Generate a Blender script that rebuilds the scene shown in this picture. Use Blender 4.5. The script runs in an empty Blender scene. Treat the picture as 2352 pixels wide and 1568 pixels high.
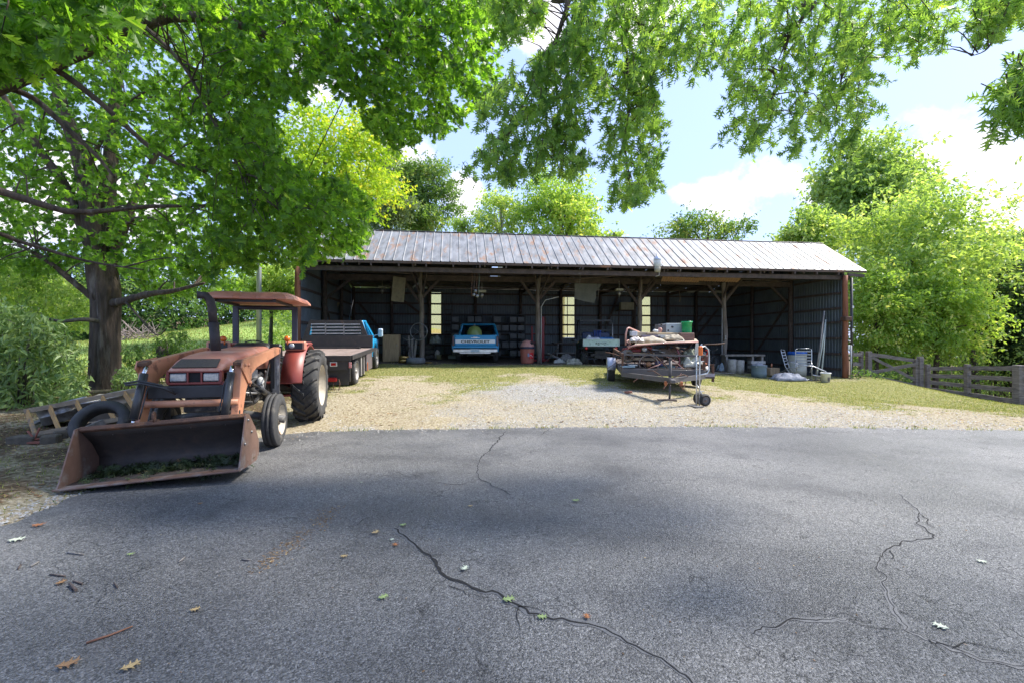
import bpy, math, random
import numpy as np
from mathutils import Vector, Matrix, Euler
R = math.radians
rnd = random.Random(7)
rng = np.random.default_rng(7)
sc = bpy.context.scene
COL = sc.collection

# ---------------------------------------------------------------- camera, sky, sun, exposure
CAMZ = 1.5
cam_data = bpy.data.cameras.new('camera')
cam = bpy.data.objects.new('camera', cam_data); COL.objects.link(cam)
cam.location = (0, 0, CAMZ); cam.rotation_euler = (R(90), 0, 0)
cam_data.sensor_width = 36.0; cam_data.lens = 16.0
cam_data.clip_start = 0.05; cam_data.clip_end = 1500
sc.camera = cam

SUN_DIR = Vector((0.60, 0.16, 0.78)).normalized()      # towards the sun
sun_el = math.asin(SUN_DIR.z); sun_az = math.atan2(SUN_DIR.x, SUN_DIR.y)
world = bpy.data.worlds.new('World'); sc.world = world; world.use_nodes = True
nt = world.node_tree; N = nt.nodes; L = nt.links; N.clear()
sky = N.new('ShaderNodeTexSky'); sky.sky_type = 'NISHITA'; sky.sun_disc = False
sky.sun_elevation = sun_el; sky.sun_rotation = sun_az
sky.air_density = 1.0; sky.dust_density = 1.6; sky.ozone_density = 1.2
bg = N.new('ShaderNodeBackground'); bg.inputs['Strength'].default_value = 0.15
wo = N.new('ShaderNodeOutputWorld')
tc = N.new('ShaderNodeTexCoord')
mp = N.new('ShaderNodeMapping'); mp.inputs['Scale'].default_value = (1.0, 1.0, 2.4); mp.inputs['Location'].default_value = (0.35, 0.1, 0.12)
no = N.new('ShaderNodeTexNoise'); no.inputs['Scale'].default_value = 2.1; no.inputs['Detail'].default_value = 7; no.inputs['Roughness'].default_value = .52
cr = N.new('ShaderNodeValToRGB'); cr.color_ramp.elements[0].position = .64; cr.color_ramp.elements[1].position = .82
cr.color_ramp.elements[1].color = (.92, .92, .92, 1)
veil = N.new('ShaderNodeMixRGB'); veil.inputs[0].default_value = .8; veil.inputs[2].default_value = (1.45, 1.95, 3.45, 1)
mx = N.new('ShaderNodeMixRGB'); mx.inputs[2].default_value = (3.7, 3.55, 3.7, 1)
L.new(tc.outputs['Generated'], mp.inputs['Vector']); L.new(mp.outputs['Vector'], no.inputs['Vector'])
L.new(no.outputs['Fac'], cr.inputs[0])
# single cumulus banks low over the shed and the right hand trees
nc = N.new('ShaderNodeTexNoise'); nc.inputs['Scale'].default_value = 9; nc.inputs['Detail'].default_value = 9; nc.inputs['Roughness'].default_value = .58; L.new(tc.outputs['Generated'], nc.inputs['Vector'])
def wmath(op, a, b_):
    x = N.new('ShaderNodeMath'); x.operation = op
    for k, v in enumerate((a, b_)):
        if isinstance(v, (int, float)): x.inputs[k].default_value = v
        else: L.new(v, x.inputs[k])
    return x.outputs[0]
cloud = cr.outputs[0]
for px_, py_, sx, sz in ((1760, 440, 5.2, 14), (1640, 450, 7, 22), (2300, 370, 4.2, 7.5), (2450, 470, 3.4, 9), (1062, 470, 17, 8), (930, 360, 9, 10), (1180, 40, 5, 9), (120, 450, 4, 6), (720, 200, 8, 10), (1500, 30, 5, 10), (-500, 380, 3, 6), (2900, 330, 3, 6)):
    d_ = Vector(((px_-1176)/1045, 1, (784-py_)/1045)).normalized()
    v1 = N.new('ShaderNodeVectorMath'); v1.operation = 'SUBTRACT'; L.new(tc.outputs['Generated'], v1.inputs[0]); v1.inputs[1].default_value = d_
    v2 = N.new('ShaderNodeVectorMath'); v2.operation = 'MULTIPLY'; L.new(v1.outputs[0], v2.inputs[0]); v2.inputs[1].default_value = (sx, sx, sz)
    v3 = N.new('ShaderNodeVectorMath'); v3.operation = 'LENGTH'; L.new(v2.outputs[0], v3.inputs[0])
    q = wmath('ADD', v3.outputs['Value'], wmath('MULTIPLY', wmath('SUBTRACT', nc.outputs['Fac'], .5), 3.2))
    mr = N.new('ShaderNodeMapRange'); mr.interpolation_type = 'SMOOTHSTEP'; mr.inputs['From Min'].default_value = .72; mr.inputs['From Max'].default_value = .12; L.new(q, mr.inputs['Value'])
    cloud = wmath('MAXIMUM', cloud, mr.outputs[0])
L.new(wmath('MULTIPLY', cloud, .92), mx.inputs[0])
L.new(sky.outputs[0], veil.inputs[1]); L.new(veil.outputs[0], mx.inputs[1])
L.new(mx.outputs[0], bg.inputs[0]); L.new(bg.outputs[0], wo.inputs[0])

sun_data = bpy.data.lights.new('sun', 'SUN'); sun_data.energy = 3.1; sun_data.angle = R(8.0); sun_data.color = (1.0, .95, .87)
sun = bpy.data.objects.new('sun', sun_data); COL.objects.link(sun)
sun.rotation_euler = SUN_DIR.to_track_quat('Z', 'Y').to_euler(); sun.location = (20, -20, 40)
vs = sc.view_settings
vs.view_transform = 'Standard'; vs.look = 'None'; vs.gamma = 1; vs.exposure = 1.55; vs.use_curve_mapping = False
sc.cycles.max_bounces = 7; sc.cycles.diffuse_bounces = 4; sc.cycles.transmission_bounces = 6; sc.cycles.transparent_max_bounces = 8
sc.cycles.caustics_reflective = False; sc.cycles.caustics_refractive = False

# ---------------------------------------------------------------- helpers
def P(px, py, Y):
    """a point of the place seen at (px, py) of a 2352 wide view, Y metres ahead"""
    return Vector(((px-1176)/1045*Y, Y, CAMZ-(py-784)/1045*Y))

def tag(o, label=None, cat=None, group=None, kind=None):
    if label: o['label'] = label
    if cat: o['category'] = cat
    if group: o['group'] = group
    if kind: o['kind'] = kind
    return o

def empty(name, loc=(0, 0, 0), rz=0, label=None, cat=None, group=None, rot=None):
    o = bpy.data.objects.new(name, None); COL.objects.link(o)
    o.location = loc; o.rotation_euler = rot if rot else (0, 0, rz)
    o.empty_display_size = .2
    return tag(o, label, cat, group)

def copy_tree(o, parent=None):
    c = o.copy(); COL.objects.link(c); c.parent = parent
    for ch in KIDS.get(o.name, []):
        copy_tree(ch, c)
    return c
KIDS = {}
def link(name, me, mats, parent=None):
    o = bpy.data.objects.new(name, me); COL.objects.link(o)
    if mats is not None:
        for m in (mats if isinstance(mats, (list, tuple)) else [mats]): me.materials.append(m)
    if parent is not None:
        o.parent = parent; KIDS.setdefault(parent.name, []).append(o)
    return o

def frame(d, up=Vector((0, 0, 1))):
    d = d.normalized()
    if abs(d.dot(up)) > .999: up = Vector((1, 0, 0))
    x = up.cross(d).normalized(); y = d.cross(x)
    return x, y, d

class MB:
    """collects shapes into one mesh"""
    def __init__(s): s.v = []; s.f = []; s.m = []; s.sm = []; s.cur = 0
    def mat(s, i): s.cur = i; return s
    def add(s, vs_, fs_, smooth=False, T=None):
        o = len(s.v)
        for p in vs_:
            p = Vector(p)
            s.v.append(T @ p if T is not None else p)
        for f in fs_:
            s.f.append([i+o for i in f]); s.m.append(s.cur); s.sm.append(smooth)
        return s
    def box(s, c, d, rot=None, bev=0):
        x, y, z = d[0]/2, d[1]/2, d[2]/2
        M_ = Matrix.Translation(c)
        if rot is not None: M_ = M_ @ (rot if isinstance(rot, Matrix) else Euler(rot).to_matrix().to_4x4())
        if bev <= 0:
            vs_ = [(-x,-y,-z),(x,-y,-z),(x,y,-z),(-x,y,-z),(-x,-y,z),(x,-y,z),(x,y,z),(-x,y,z)]
            return s.add(vs_, [(0,3,2,1),(4,5,6,7),(0,1,5,4),(1,2,6,5),(2,3,7,6),(3,0,4,7)], T=M_)
        b = min(bev, x*.9, y*.9, z*.9)
        vs_ = []
        for sz in (-1, 1):
            for sy in (-1, 1):
                for sx in (-1, 1):
                    vs_ += [(sx*x, sy*(y-b), sz*(z-b)), (sx*(x-b), sy*y, sz*(z-b)), (sx*(x-b), sy*(y-b), sz*z)]
        def i(sx, sy, sz, k): return ((sz > 0)*4+(sy > 0)*2+(sx > 0))*3+k
        fs_ = []
        fs_.append([i(1,-1,-1,0), i(1,1,-1,0), i(1,1,1,0), i(1,-1,1,0)]); fs_.append([i(-1,-1,-1,0), i(-1,-1,1,0), i(-1,1,1,0), i(-1,1,-1,0)])
        fs_.append([i(-1,1,-1,1), i(-1,1,1,1), i(1,1,1,1), i(1,1,-1,1)]); fs_.append([i(-1,-1,-1,1), i(1,-1,-1,1), i(1,-1,1,1), i(-1,-1,1,1)])
        fs_.append([i(-1,-1,1,2), i(1,-1,1,2), i(1,1,1,2), i(-1,1,1,2)]); fs_.append([i(-1,-1,-1,2), i(-1,1,-1,2), i(1,1,-1,2), i(1,-1,-1,2)])
        for a in (-1, 1):
            for b_ in (-1, 1):
                fs_.append([i(a,b_,-1,0), i(a,b_,1,0), i(a,b_,1,1), i(a,b_,-1,1)])
                fs_.append([i(a,-1,b_,0), i(a,1,b_,0), i(a,1,b_,2), i(a,-1,b_,2)])
                fs_.append([i(-1,a,b_,1), i(1,a,b_,1), i(1,a,b_,2), i(-1,a,b_,2)])
                for c_ in (-1, 1): fs_.append([i(a,b_,c_,0), i(a,b_,c_,1), i(a,b_,c_,2)])
        return s.add(vs_, fs_, T=M_)
    def bar(s, a, b, w, h=None, up=(0, 0, 1)):
        a = Vector(a); b = Vector(b); h = h or w
        x, y, d = frame(b-a, Vector(up)); vs_ = []
        for p in (a, b):
            for (i, j) in ((-1,-1),(1,-1),(1,1),(-1,1)): vs_.append(p+x*(i*w/2)+y*(j*h/2))
        return s.add(vs_, [(0,3,2,1),(4,5,6,7),(0,1,5,4),(1,2,6,5),(2,3,7,6),(3,0,4,7)])
    def tube(s, pts, r, seg=8, caps=True, smooth=True):
        pts = [Vector(p) for p in pts]; n = len(pts)
        rs = r if isinstance(r, (list, tuple)) else [r]*n
        vs_ = []; fs_ = []; prev = None
        for k, p in enumerate(pts):
            d = (pts[min(k+1, n-1)]-pts[max(k-1, 0)])
            if d.length < 1e-9: d = Vector((0, 0, 1))
            d.normalize()
            if prev is None: x, y, _ = frame(d)
            else:
                x = prev - d*prev.dot(d)
                if x.length < 1e-6: x, _, _ = frame(d)
                x.normalize(); y = d.cross(x)
            prev = x
            for j in range(seg):
                a = 2*math.pi*j/seg
                vs_.append(p+(x*math.cos(a)+y*math.sin(a))*rs[k])
        for k in range(n-1):
            for j in range(seg):
                a = k*seg+j; b = k*seg+(j+1) % seg
                fs_.append((a, b, b+seg, a+seg))
        s.add(vs_, fs_, smooth)
        if caps:
            o = len(s.v)-len(vs_)
            s.f.append([o+j for j in range(seg)][::-1]); s.m.append(s.cur); s.sm.append(False)
            s.f.append([o+(n-1)*seg+j for j in range(seg)]); s.m.append(s.cur); s.sm.append(False)
        return s
    def lathe(s, prof, c=(0, 0, 0), axis=(0, 0, 1), seg=20, smooth=True, closed=False, wob=0):
        """prof: list of (radius, height along the axis)"""
        x, y, d = frame(Vector(axis)); c = Vector(c); vs_ = []; fs_ = []; n = len(prof)
        for (r, h) in prof:
            for j in range(seg):
                a = 2*math.pi*j/seg; rr = r*(1+wob*math.sin(3*a+h*9)*.5+wob*math.sin(7*a+1)*.3)
                vs_.append(c+d*h+(x*math.cos(a)+y*math.sin(a))*rr)
        for k in range(n if closed else n-1):
            k2 = (k+1) % n
            for j in range(seg):
                j2 = (j+1) % seg
                fs_.append((k*seg+j, k*seg+j2, k2*seg+j2, k2*seg+j))
        return s.add(vs_, fs_, smooth)
    def prism(s, poly, p0, ex, ux, uy, t):
        """polygon (2D) in the frame ux, uy at p0, thickened t along ex"""
        p0 = Vector(p0); ex = Vector(ex); ux = Vector(ux); uy = Vector(uy); n = len(poly)
        vs_ = [p0+ux*a+uy*b-ex*t/2 for a, b in poly]+[p0+ux*a+uy*b+ex*t/2 for a, b in poly]
        fs_ = [list(range(n))[::-1], [n+i for i in range(n)]]
        for i in range(n):
            j = (i+1) % n; fs_.append((i, j, n+j, n+i))
        return s.add(vs_, fs_)
    def loft(s, rings, smooth=True, closed=True, cap=True):
        n = len(rings[0]); vs_ = [p for r_ in rings for p in r_]; fs_ = []
        for k in range(len(rings)-1):
            for j in range(n if closed else n-1):
                j2 = (j+1) % n
                fs_.append((k*n+j, k*n+j2, (k+1)*n+j2, (k+1)*n+j))
        s.add(vs_, fs_, smooth)
        if cap:
            o = len(s.v)-len(vs_)
            s.f.append([o+j for j in range(n)][::-1]); s.m.append(s.cur); s.sm.append(False)
            s.f.append([o+(len(rings)-1)*n+j for j in range(n)]); s.m.append(s.cur); s.sm.append(False)
        return s
    def sheet(s, fn, nu, nv, th=0, smooth=True):
        """grid of fn(u,v) with u,v in 0..1"""
        vs_ = [fn(i/nu, j/nv) for j in range(nv+1) for i in range(nu+1)]
        fs_ = [(j*(nu+1)+i, j*(nu+1)+i+1, (j+1)*(nu+1)+i+1, (j+1)*(nu+1)+i) for j in range(nv) for i in range(nu)]
        return s.add(vs_, fs_, smooth)
    def mesh(s, name):
        me = bpy.data.meshes.new(name)
        me.from_pydata([tuple(p) for p in s.v], [], s.f)
        me.polygons.foreach_set('material_index', s.m); me.polygons.foreach_set('use_smooth', s.sm)
        me.update(); return me
    def build(s, name, mats, parent=None, label=None, cat=None, group=None, kind=None, loc=None, solid=0, bevel=0):
        o = link(name, s.mesh(name), mats, parent)
        if loc is not None: o.location = loc
        if solid:
            md = o.modifiers.new('solid', 'SOLIDIFY'); md.thickness = solid; md.offset = 0
        if bevel:
            md = o.modifiers.new('bevel', 'BEVEL'); md.width = bevel; md.segments = 2; md.limit_method = 'ANGLE'; md.angle_limit = R(40)
        return tag(o, label, cat, group, kind)

def np_mesh(name, V, F, mat, parent=None, attr=None, smooth=False):
    """triangle/quad soup from numpy arrays; attr = per vertex float called leafrand"""
    me = bpy.data.meshes.new(name); nv = len(V); nf, k = F.shape
    me.vertices.add(nv); me.vertices.foreach_set('co', np.ascontiguousarray(V, np.float32).ravel())
    me.loops.add(nf*k); me.loops.foreach_set('vertex_index', np.ascontiguousarray(F, np.int32).ravel())
    me.polygons.add(nf); me.polygons.foreach_set('loop_start', np.arange(nf, dtype=np.int32)*k)
    if attr is not None:
        a = me.attributes.new('leafrand', 'FLOAT', 'POINT'); a.data.foreach_set('value', np.ascontiguousarray(attr, np.float32))
    me.update(calc_edges=True)
    if smooth: me.polygons.foreach_set('use_smooth', np.ones(nf, bool))
    return link(name, me, mat, parent)

# ---------------------------------------------------------------- materials
MATS = {}
def mat(name, c1, c2=None, c3=None, scale=6, scale3=3, cut3=.55, rough=.6, rough2=None, metal=0, bump=0, bscale=60, stretch=None, world_space=False, spec=.5, soft3=.1, bdist=.02):
    """c1/c2 mixed by fine noise, c3 = patches (rust, dirt, bare metal)"""
    if name in MATS: return MATS[name]
    m = bpy.data.materials.new(name); m.use_nodes = True; t = m.node_tree; n = t.nodes; l = t.links
    b = n['Principled BSDF']; b.inputs['Roughness'].default_value = rough; b.inputs['Metallic'].default_value = metal
    b.inputs['Specular IOR Level'].default_value = spec
    tc = n.new('ShaderNodeTexCoord'); geo = n.new('ShaderNodeNewGeometry')
    vec = geo.outputs['Position'] if world_space else tc.outputs['Object']
    if stretch:
        mp = n.new('ShaderNodeMapping'); mp.inputs['Scale'].default_value = stretch; l.new(vec, mp.inputs[0]); vec = mp.outputs[0]
    def noise(s_, det=6, ro=.6):
        x = n.new('ShaderNodeTexNoise'); x.inputs['Scale'].default_value = s_; x.inputs['Detail'].default_value = det; x.inputs['Roughness'].default_value = ro
        l.new(vec, x.inputs['Vector']); return x.outputs['Fac']
    def ramp(f, a, b_):
        x = n.new('ShaderNodeMapRange'); x.inputs['From Min'].default_value = a; x.inputs['From Max'].default_value = b_; l.new(f, x.inputs['Value']); return x.outputs[0]
    def mix(f, a, b_):
        x = n.new('ShaderNodeMixRGB'); l.new(f, x.inputs[0])
        for k, c in ((1, a), (2, b_)):
            if isinstance(c, tuple): x.inputs[k].default_value = (*c, 1)
            else: l.new(c, x.inputs[k])
        return x.outputs[0]
    c2 = c2 or tuple(c*.72 for c in c1)
    col = mix(ramp(noise(scale), .35, .65), c1, c2)
    if c3:
        f3 = ramp(noise(scale3, 8, .65), cut3, cut3+soft3); col = mix(f3, col, c3)
        if rough2 is not None:
            rr = n.new('ShaderNodeMapRange'); rr.inputs['To Min'].default_value = rough; rr.inputs['To Max'].default_value = rough2; l.new(f3, rr.inputs['Value']); l.new(rr.outputs[0], b.inputs['Roughness'])
    l.new(col, b.inputs['Base Color'])
    if bump:
        bp = n.new('ShaderNodeBump'); bp.inputs['Strength'].default_value = bump; bp.inputs['Distance'].default_value = bdist
        l.new(noise(bscale, 5), bp.inputs['Height']); l.new(bp.outputs[0], b.inputs['Normal'])
    MATS[name] = m; return m

def leafmat(name, ca, cb, cc=None, trans=.45, rough=.45, tcol=1.6):
    """leaf: per-leaf random colour, light comes through"""
    if name in MATS: return MATS[name]
    m = bpy.data.materials.new(name); m.use_nodes = True; t = m.node_tree; n = t.nodes; l = t.links
    b = n['Principled BSDF']; b.inputs['Roughness'].default_value = rough; b.inputs['Specular IOR Level'].default_value = .35
    at = n.new('ShaderNodeAttribute'); at.attribute_name = 'leafrand'
    rp = n.new('ShaderNodeValToRGB'); e = rp.color_ramp.elements
    e[0].color = (*ca, 1); e[1].color = (*cb, 1); e[1].position = .85
    if cc: x = e.new(.97); x.color = (*cc, 1)
    l.new(at.outputs['Fac'], rp.inputs[0]); l.new(rp.outputs[0], b.inputs['Base Color'])
    tr = n.new('ShaderNodeBsdfTranslucent'); mu = n.new('ShaderNodeMixRGB'); mu.blend_type = 'MULTIPLY'; mu.inputs[0].default_value = 1
    mu.inputs[2].default_value = (tcol*1.15, tcol*1.1, tcol*.45, 1); l.new(rp.outputs[0], mu.inputs[1]); l.new(mu.outputs[0], tr.inputs[0])
    ms = n.new('ShaderNodeMixShader'); ms.inputs[0].default_value = trans
    l.new(b.outputs[0], ms.inputs[1]); l.new(tr.outputs[0], ms.inputs[2]); l.new(ms.outputs[0], n['Material Output'].inputs[0])
    MATS[name] = m; return m

def glassmat(name, c=(.02, .03, .03), rough=.06):
    m = bpy.data.materials.new(name); m.use_nodes = True; b = m.node_tree.nodes['Principled BSDF']
    b.inputs['Base Color'].default_value = (*c, 1); b.inputs['Roughness'].default_value = rough
    b.inputs['Specular IOR Level'].default_value = .8; b.inputs['Coat Weight'].default_value = .5
    return m
def clearglass(name, tint=(.55, .62, .6)):
    m = bpy.data.materials.new(name); m.use_nodes = True; n = m.node_tree.nodes; l = m.node_tree.links
    g = n.new('ShaderNodeBsdfGlossy'); g.inputs['Roughness'].default_value = .05
    t = n.new('ShaderNodeBsdfTransparent'); t.inputs[0].default_value = (*tint, 1)
    ms = n.new('ShaderNodeMixShader'); f = n.new('ShaderNodeFresnel'); f.inputs[0].default_value = 1.5
    l.new(f.outputs[0], ms.inputs[0]); l.new(t.outputs[0], ms.inputs[1]); l.new(g.outputs[0], ms.inputs[2]); l.new(ms.outputs[0], n['Material Output'].inputs[0])
    return m

m_bark = mat('bark', (.13, .095, .072), (.05, .038, .03), (.19, .165, .14), scale=9, scale3=4, cut3=.56, rough=.95, bump=1.0, bscale=11, stretch=(1, 1, .18), bdist=.09)
m_bark2 = mat('bark_grey', (.16, .145, .13), (.08, .07, .06), scale=9, rough=.95, bump=.8, bscale=30, stretch=(1, 1, .3))
m_grayw = mat('weathered_wood', (.25, .23, .21), (.10, .09, .08), (.30, .29, .27), scale=10, scale3=5, cut3=.58, rough=.9, bump=.5, bscale=40, stretch=(1, 1, .2))
m_oldwood = mat('old_brown_wood', (.11, .08, .067), (.055, .042, .036), (.16, .135, .115), scale=8, scale3=4, cut3=.6, rough=.9, bump=.5, bscale=40)
m_pole = mat('debarked_pole', (.26, .22, .18), (.13, .10, .08), (.10, .045, .025), scale=7, scale3=3, cut3=.6, rough=.85, bump=.5, bscale=30, stretch=(1, 1, .25))
m_redpole = mat('orange_stained_pole', (.30, .11, .05), (.15, .055, .028), (.16, .14, .12), scale=7, scale3=1.6, cut3=.62, rough=.8, bump=.4, bscale=30, stretch=(1, 1, .2))
m_rust = mat('rust', (.15, .075, .045), (.075, .042, .03), (.22, .10, .045), scale=9, scale3=5, rough=.85, bump=.4, bscale=60)
m_black = mat('black_paint', (.018, .018, .02), (.03, .03, .032), scale=9, rough=.5)
m_rubber = mat('tyre_rubber', (.035, .035, .036), (.055, .053, .05), (.11, .10, .085), scale=12, scale3=5, cut3=.56, rough=.8, bump=.2, bscale=80)
m_steel = mat('bare_steel', (.35, .35, .35), (.22, .21, .2), scale=14, rough=.45, metal=.8)
m_alu = mat('aluminium', (.62, .63, .64), (.45, .46, .47), scale=12, rough=.35, metal=.8)
m_white = mat('white_plastic', (.72, .72, .70), (.55, .55, .52), scale=5, rough=.5)
m_dark = mat('dark_void', (.015, .015, .015), rough=.9)
m_ply = mat('plywood', (.36, .26, .15), (.24, .17, .10), scale=5, rough=.8, stretch=(4, 4, .6))
# ---------------------------------------------------------------- terrain
CTRL = [(x, 7.9, 0.0) for x in (-3.5, 0, 4, 8, 12)]+[(x, 3, 0.0) for x in (-4.5, 0, 6, 12)]+[(x, -8, 0.0) for x in (-12, 0, 12)]
CTRL += [(-3.8, 8.6, .03), (4, 9.6, .10), (0, 10, .14), (-1.5, 12.5, .36)]
for px, py, Y in [(822,881,11.8),(870,848,15.6),(968,828,19.5),(1090,834,19.2),(1235,833,20.3),(1380,838,18.5),(1414,876,12.9),(1465,840,20.7),(1658,845,21.2),
                  (1945,868,18.71),(1743,865,18.6),(1690,853,19.5),(1985,862,19.2),(2113,895,18.6),(2218,914,17.4),(2340,936,15.8),(245,890,12),(400,850,16),
                  (560,745,45),(290,785,45),(400,770,45),(690,728,45),(1200,905,10.8),(1850,905,13.6),(2100,925,13)]:
    p = P(px, py, Y); CTRL.append((p.x, p.y, p.z))
CTRL += [(-7.5, 7.1, .06), (-9.5, 8, .12), (-6, 5, .02), (-7, 3, .0), (18, 9, -.25), (-5, 30, .9), (5, 28, .45), (14, 27, -.6), (16, 24, -1.6), (22, 26, -2.6), (30, 20, -2.8),
         (0, 60, 1.5), (-60, 62, 4.5), (-70, 10, 1.0), (0, 140, 3), (-90, 140, 8), (90, 140, -2), (50, 60, -3.5), (80, 10, -3), (-40, -30, 0), (40, -30, -.5), (20, 38, -2.4)]
_C = np.array(CTRL); _n = len(_C)
def _tps(d2): return np.where(d2 > 1e-12, d2*np.log(np.maximum(d2, 1e-12)), 0)
_D = ((_C[:, None, :2]-_C[None, :, :2])**2).sum(-1)
_A = np.zeros((_n+3, _n+3)); _A[:_n, :_n] = _tps(_D)+np.eye(_n)*.5; _A[:_n, _n] = 1; _A[:_n, _n+1:] = _C[:, :2]; _A[_n, :_n] = 1; _A[_n+1:, :_n] = _C[:, :2].T
_W = np.linalg.solve(_A, np.concatenate([_C[:, 2], [0, 0, 0]]))
# driveway outline (front edge curves, left edge straight)
EDGE = [(-40,-12),(-4.15,-12),(-4.2,3.0),(-4.22,5.5),(-4.15,6.7),(-3.8,7.35),(-3.3,7.62),(-2,7.75),(0,7.92),(2.5,8.04),(5,8.0),(7,7.85),(9,7.68),(12,7.5),(16,7.4)]
ex_ = np.array([e[0] for e in EDGE[1:]]); 
def on_asphalt(x, y):
    """signed distance-ish: positive inside"""
    yy = np.interp(x, [-4.2,-3.8,-3.3,-2,0,2.5,5,7,9,12,16], [6.7,7.35,7.62,7.75,7.92,8.04,8.0,7.85,7.68,7.5,7.4])
    return np.minimum(yy-y, x+4.2)
def hz(x, y):
    x = np.atleast_1d(np.asarray(x, float)); y = np.atleast_1d(np.asarray(y, float))
    out = np.empty(len(x))
    for i in range(0, len(x), 20000):
        xs = x[i:i+20000]; ys = y[i:i+20000]
        d2 = (xs[:, None]-_C[None, :, 0])**2+(ys[:, None]-_C[None, :, 1])**2
        out[i:i+20000] = _tps(d2)@_W[:_n]+_W[_n]+_W[_n+1]*xs+_W[_n+2]*ys
    d = on_asphalt(x, y)
    k = np.clip((d+.35)/.35, 0, 1)          # below the asphalt the earth is a level bed
    k = k*k*(3-2*k)
    out = out+.012+.018*(1-k)*(np.sin(x*2.3+1)*np.sin(y*1.9)+.6*np.sin(x*5.1+y*3.3))*np.clip(1-y/40, .1, 1)
    return out*(1-k)+k*np.where(d > .02, -.06, -.012)
def gz(x, y): return float(hz([x], [y])[0])
def G(x, y, dz=0): return Vector((x, y, gz(x, y)+dz))
def vnoise(x, y, s, seed=0):
    """cheap smooth noise for layout masks"""
    r_ = np.random.default_rng(seed); t = np.zeros_like(x)
    for k in range(9):
        a = r_.uniform(0, 2*math.pi); f = r_.uniform(.6, 1.9)/s; t = t+np.sin((x*math.cos(a)+y*math.sin(a))*f*2*math.pi+r_.uniform(0, 6.28))
    return t/9**.5/1.2

xs = np.concatenate([-np.geomspace(140, 15, 36)[:-1], np.arange(-15, 19, .16), np.geomspace(19, 140, 34)])
ys = np.concatenate([np.linspace(-30, 2.6, 26), np.arange(2.8, 21.5, .13), np.geomspace(21.7, 160, 60)])
GX, GY = np.meshgrid(xs, ys); gx = GX.ravel(); gy = GY.ravel(); zz = hz(gx, gy)
V = np.stack([gx, gy, zz], 1); nx, ny = len(xs), len(ys)
ii = (np.arange(ny-1)[:, None]*nx+np.arange(nx-1)[None, :]).ravel()
F = np.stack([ii, ii+1, ii+nx+1, ii+nx], 1)
def sstep(a, b, v): t = np.clip((v-a)/(b-a), 0, 1); return t*t*(3-2*t)
def lush_at(x, y):
    n = vnoise(x, y, 3.2, 3)*.30+vnoise(x, y, 1.1, 5)*.22+vnoise(x, y, .45, 6)*.12
    band = sstep(9.6, 15.4, y+n*3+np.where(x > 6, (x-6)*.45, 0)+np.where(x < -2, 0.3, 0))*(1-sstep(17.2, 18.6, y+n*1.5)*(np.abs(x-3) < 11.2))
    fld = sstep(12.5, 15, y-x*.0)*(x < -8.5)
    rightg = sstep(6, 9, x)*sstep(8.4, 11.5, y+n)*.6
    left = (x < -4.3)*.22*(y < 13)
    return np.clip(np.maximum.reduce([band, fld*1.0, rightg, left])+n*.5, 0, 1)
def gravel_at(x, y):
    n = vnoise(x, y, 2.6, 11)*.34+vnoise(x, y, .9, 12)*.26+vnoise(x, y, .4, 13)*.14
    g = sstep(-3.4, -.6, x+n*3)*(1-sstep(8.6, 13.2, y+n*2.0))*.5*(1-.55*sstep(6.5, 10, x+n*2))
    g = np.maximum(g, np.exp(-((x-1.0)**2/5+(y-11.2)**2/2.4))*.95)
    inside = sstep(17.4, 18.4, y+n)*(1-sstep(24, 26, y))*(x > -7.5)*(x < 14)*.3
    return np.clip(np.maximum(g, inside)+n*.25, 0, 1)
def field_at(x, y): return sstep(13.5, 17, y)*(x < -8)*(1-sstep(60, 75, y))
ground = np_mesh('ground', V, F, None, smooth=True); tag(ground, kind='structure')
me = ground.data
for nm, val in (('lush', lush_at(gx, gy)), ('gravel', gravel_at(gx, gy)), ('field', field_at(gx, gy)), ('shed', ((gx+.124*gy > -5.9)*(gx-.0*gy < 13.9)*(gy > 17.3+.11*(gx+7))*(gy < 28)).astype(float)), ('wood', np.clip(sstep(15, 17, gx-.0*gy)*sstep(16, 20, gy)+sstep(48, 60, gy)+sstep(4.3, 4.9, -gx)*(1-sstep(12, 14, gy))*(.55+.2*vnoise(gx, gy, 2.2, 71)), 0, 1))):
    a = me.attributes.new(nm, 'FLOAT', 'POINT'); a.data.foreach_set('value', val.astype(np.float32))

m = bpy.data.materials.new('earth_gravel_grass'); m.use_nodes = True; n = m.node_tree.nodes; l = m.node_tree.links; b = n['Principled BSDF']
b.inputs['Roughness'].default_value = .95; b.inputs['Specular IOR Level'].default_value = .2
geo = n.new('ShaderNodeNewGeometry')
def noise_(s, det=6, ro=.65):
    x = n.new('ShaderNodeTexNoise'); x.inputs['Scale'].default_value = s; x.inputs['Detail'].default_value = det; x.inputs['Roughness'].default_value = ro
    l.new(geo.outputs['Position'], x.inputs['Vector']); return x.outputs['Fac']
def ramp_(f, stops):
    x = n.new('ShaderNodeValToRGB'); e = x.color_ramp.elements
    while len(e) < len(stops): e.new(.5)
    for k, (p, c) in enumerate(stops): e[k].position = p; e[k].color = (*c, 1)
    l.new(f, x.inputs[0]); return x.outputs[0]
def mth(op, a, b_, c=None):
    x = n.new('ShaderNodeMath'); x.operation = op
    for k, v in enumerate((a, b_, c)):
        if v is None: continue
        if isinstance(v, (int, float)): x.inputs[k].default_value = v
        else: l.new(v, x.inputs[k])
    return x.outputs[0]
def mixc(f, a, b_):
    x = n.new('ShaderNodeMixRGB')
    l.new(f, x.inputs[0]) if not isinstance(f, float) else setattr(x.inputs[0], 'default_value', f)
    for k, c in ((1, a), (2, b_)):
        if isinstance(c, tuple): x.inputs[k].default_value = (*c, 1)
        else: l.new(c, x.inputs[k])
    return x.outputs[0]
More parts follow.
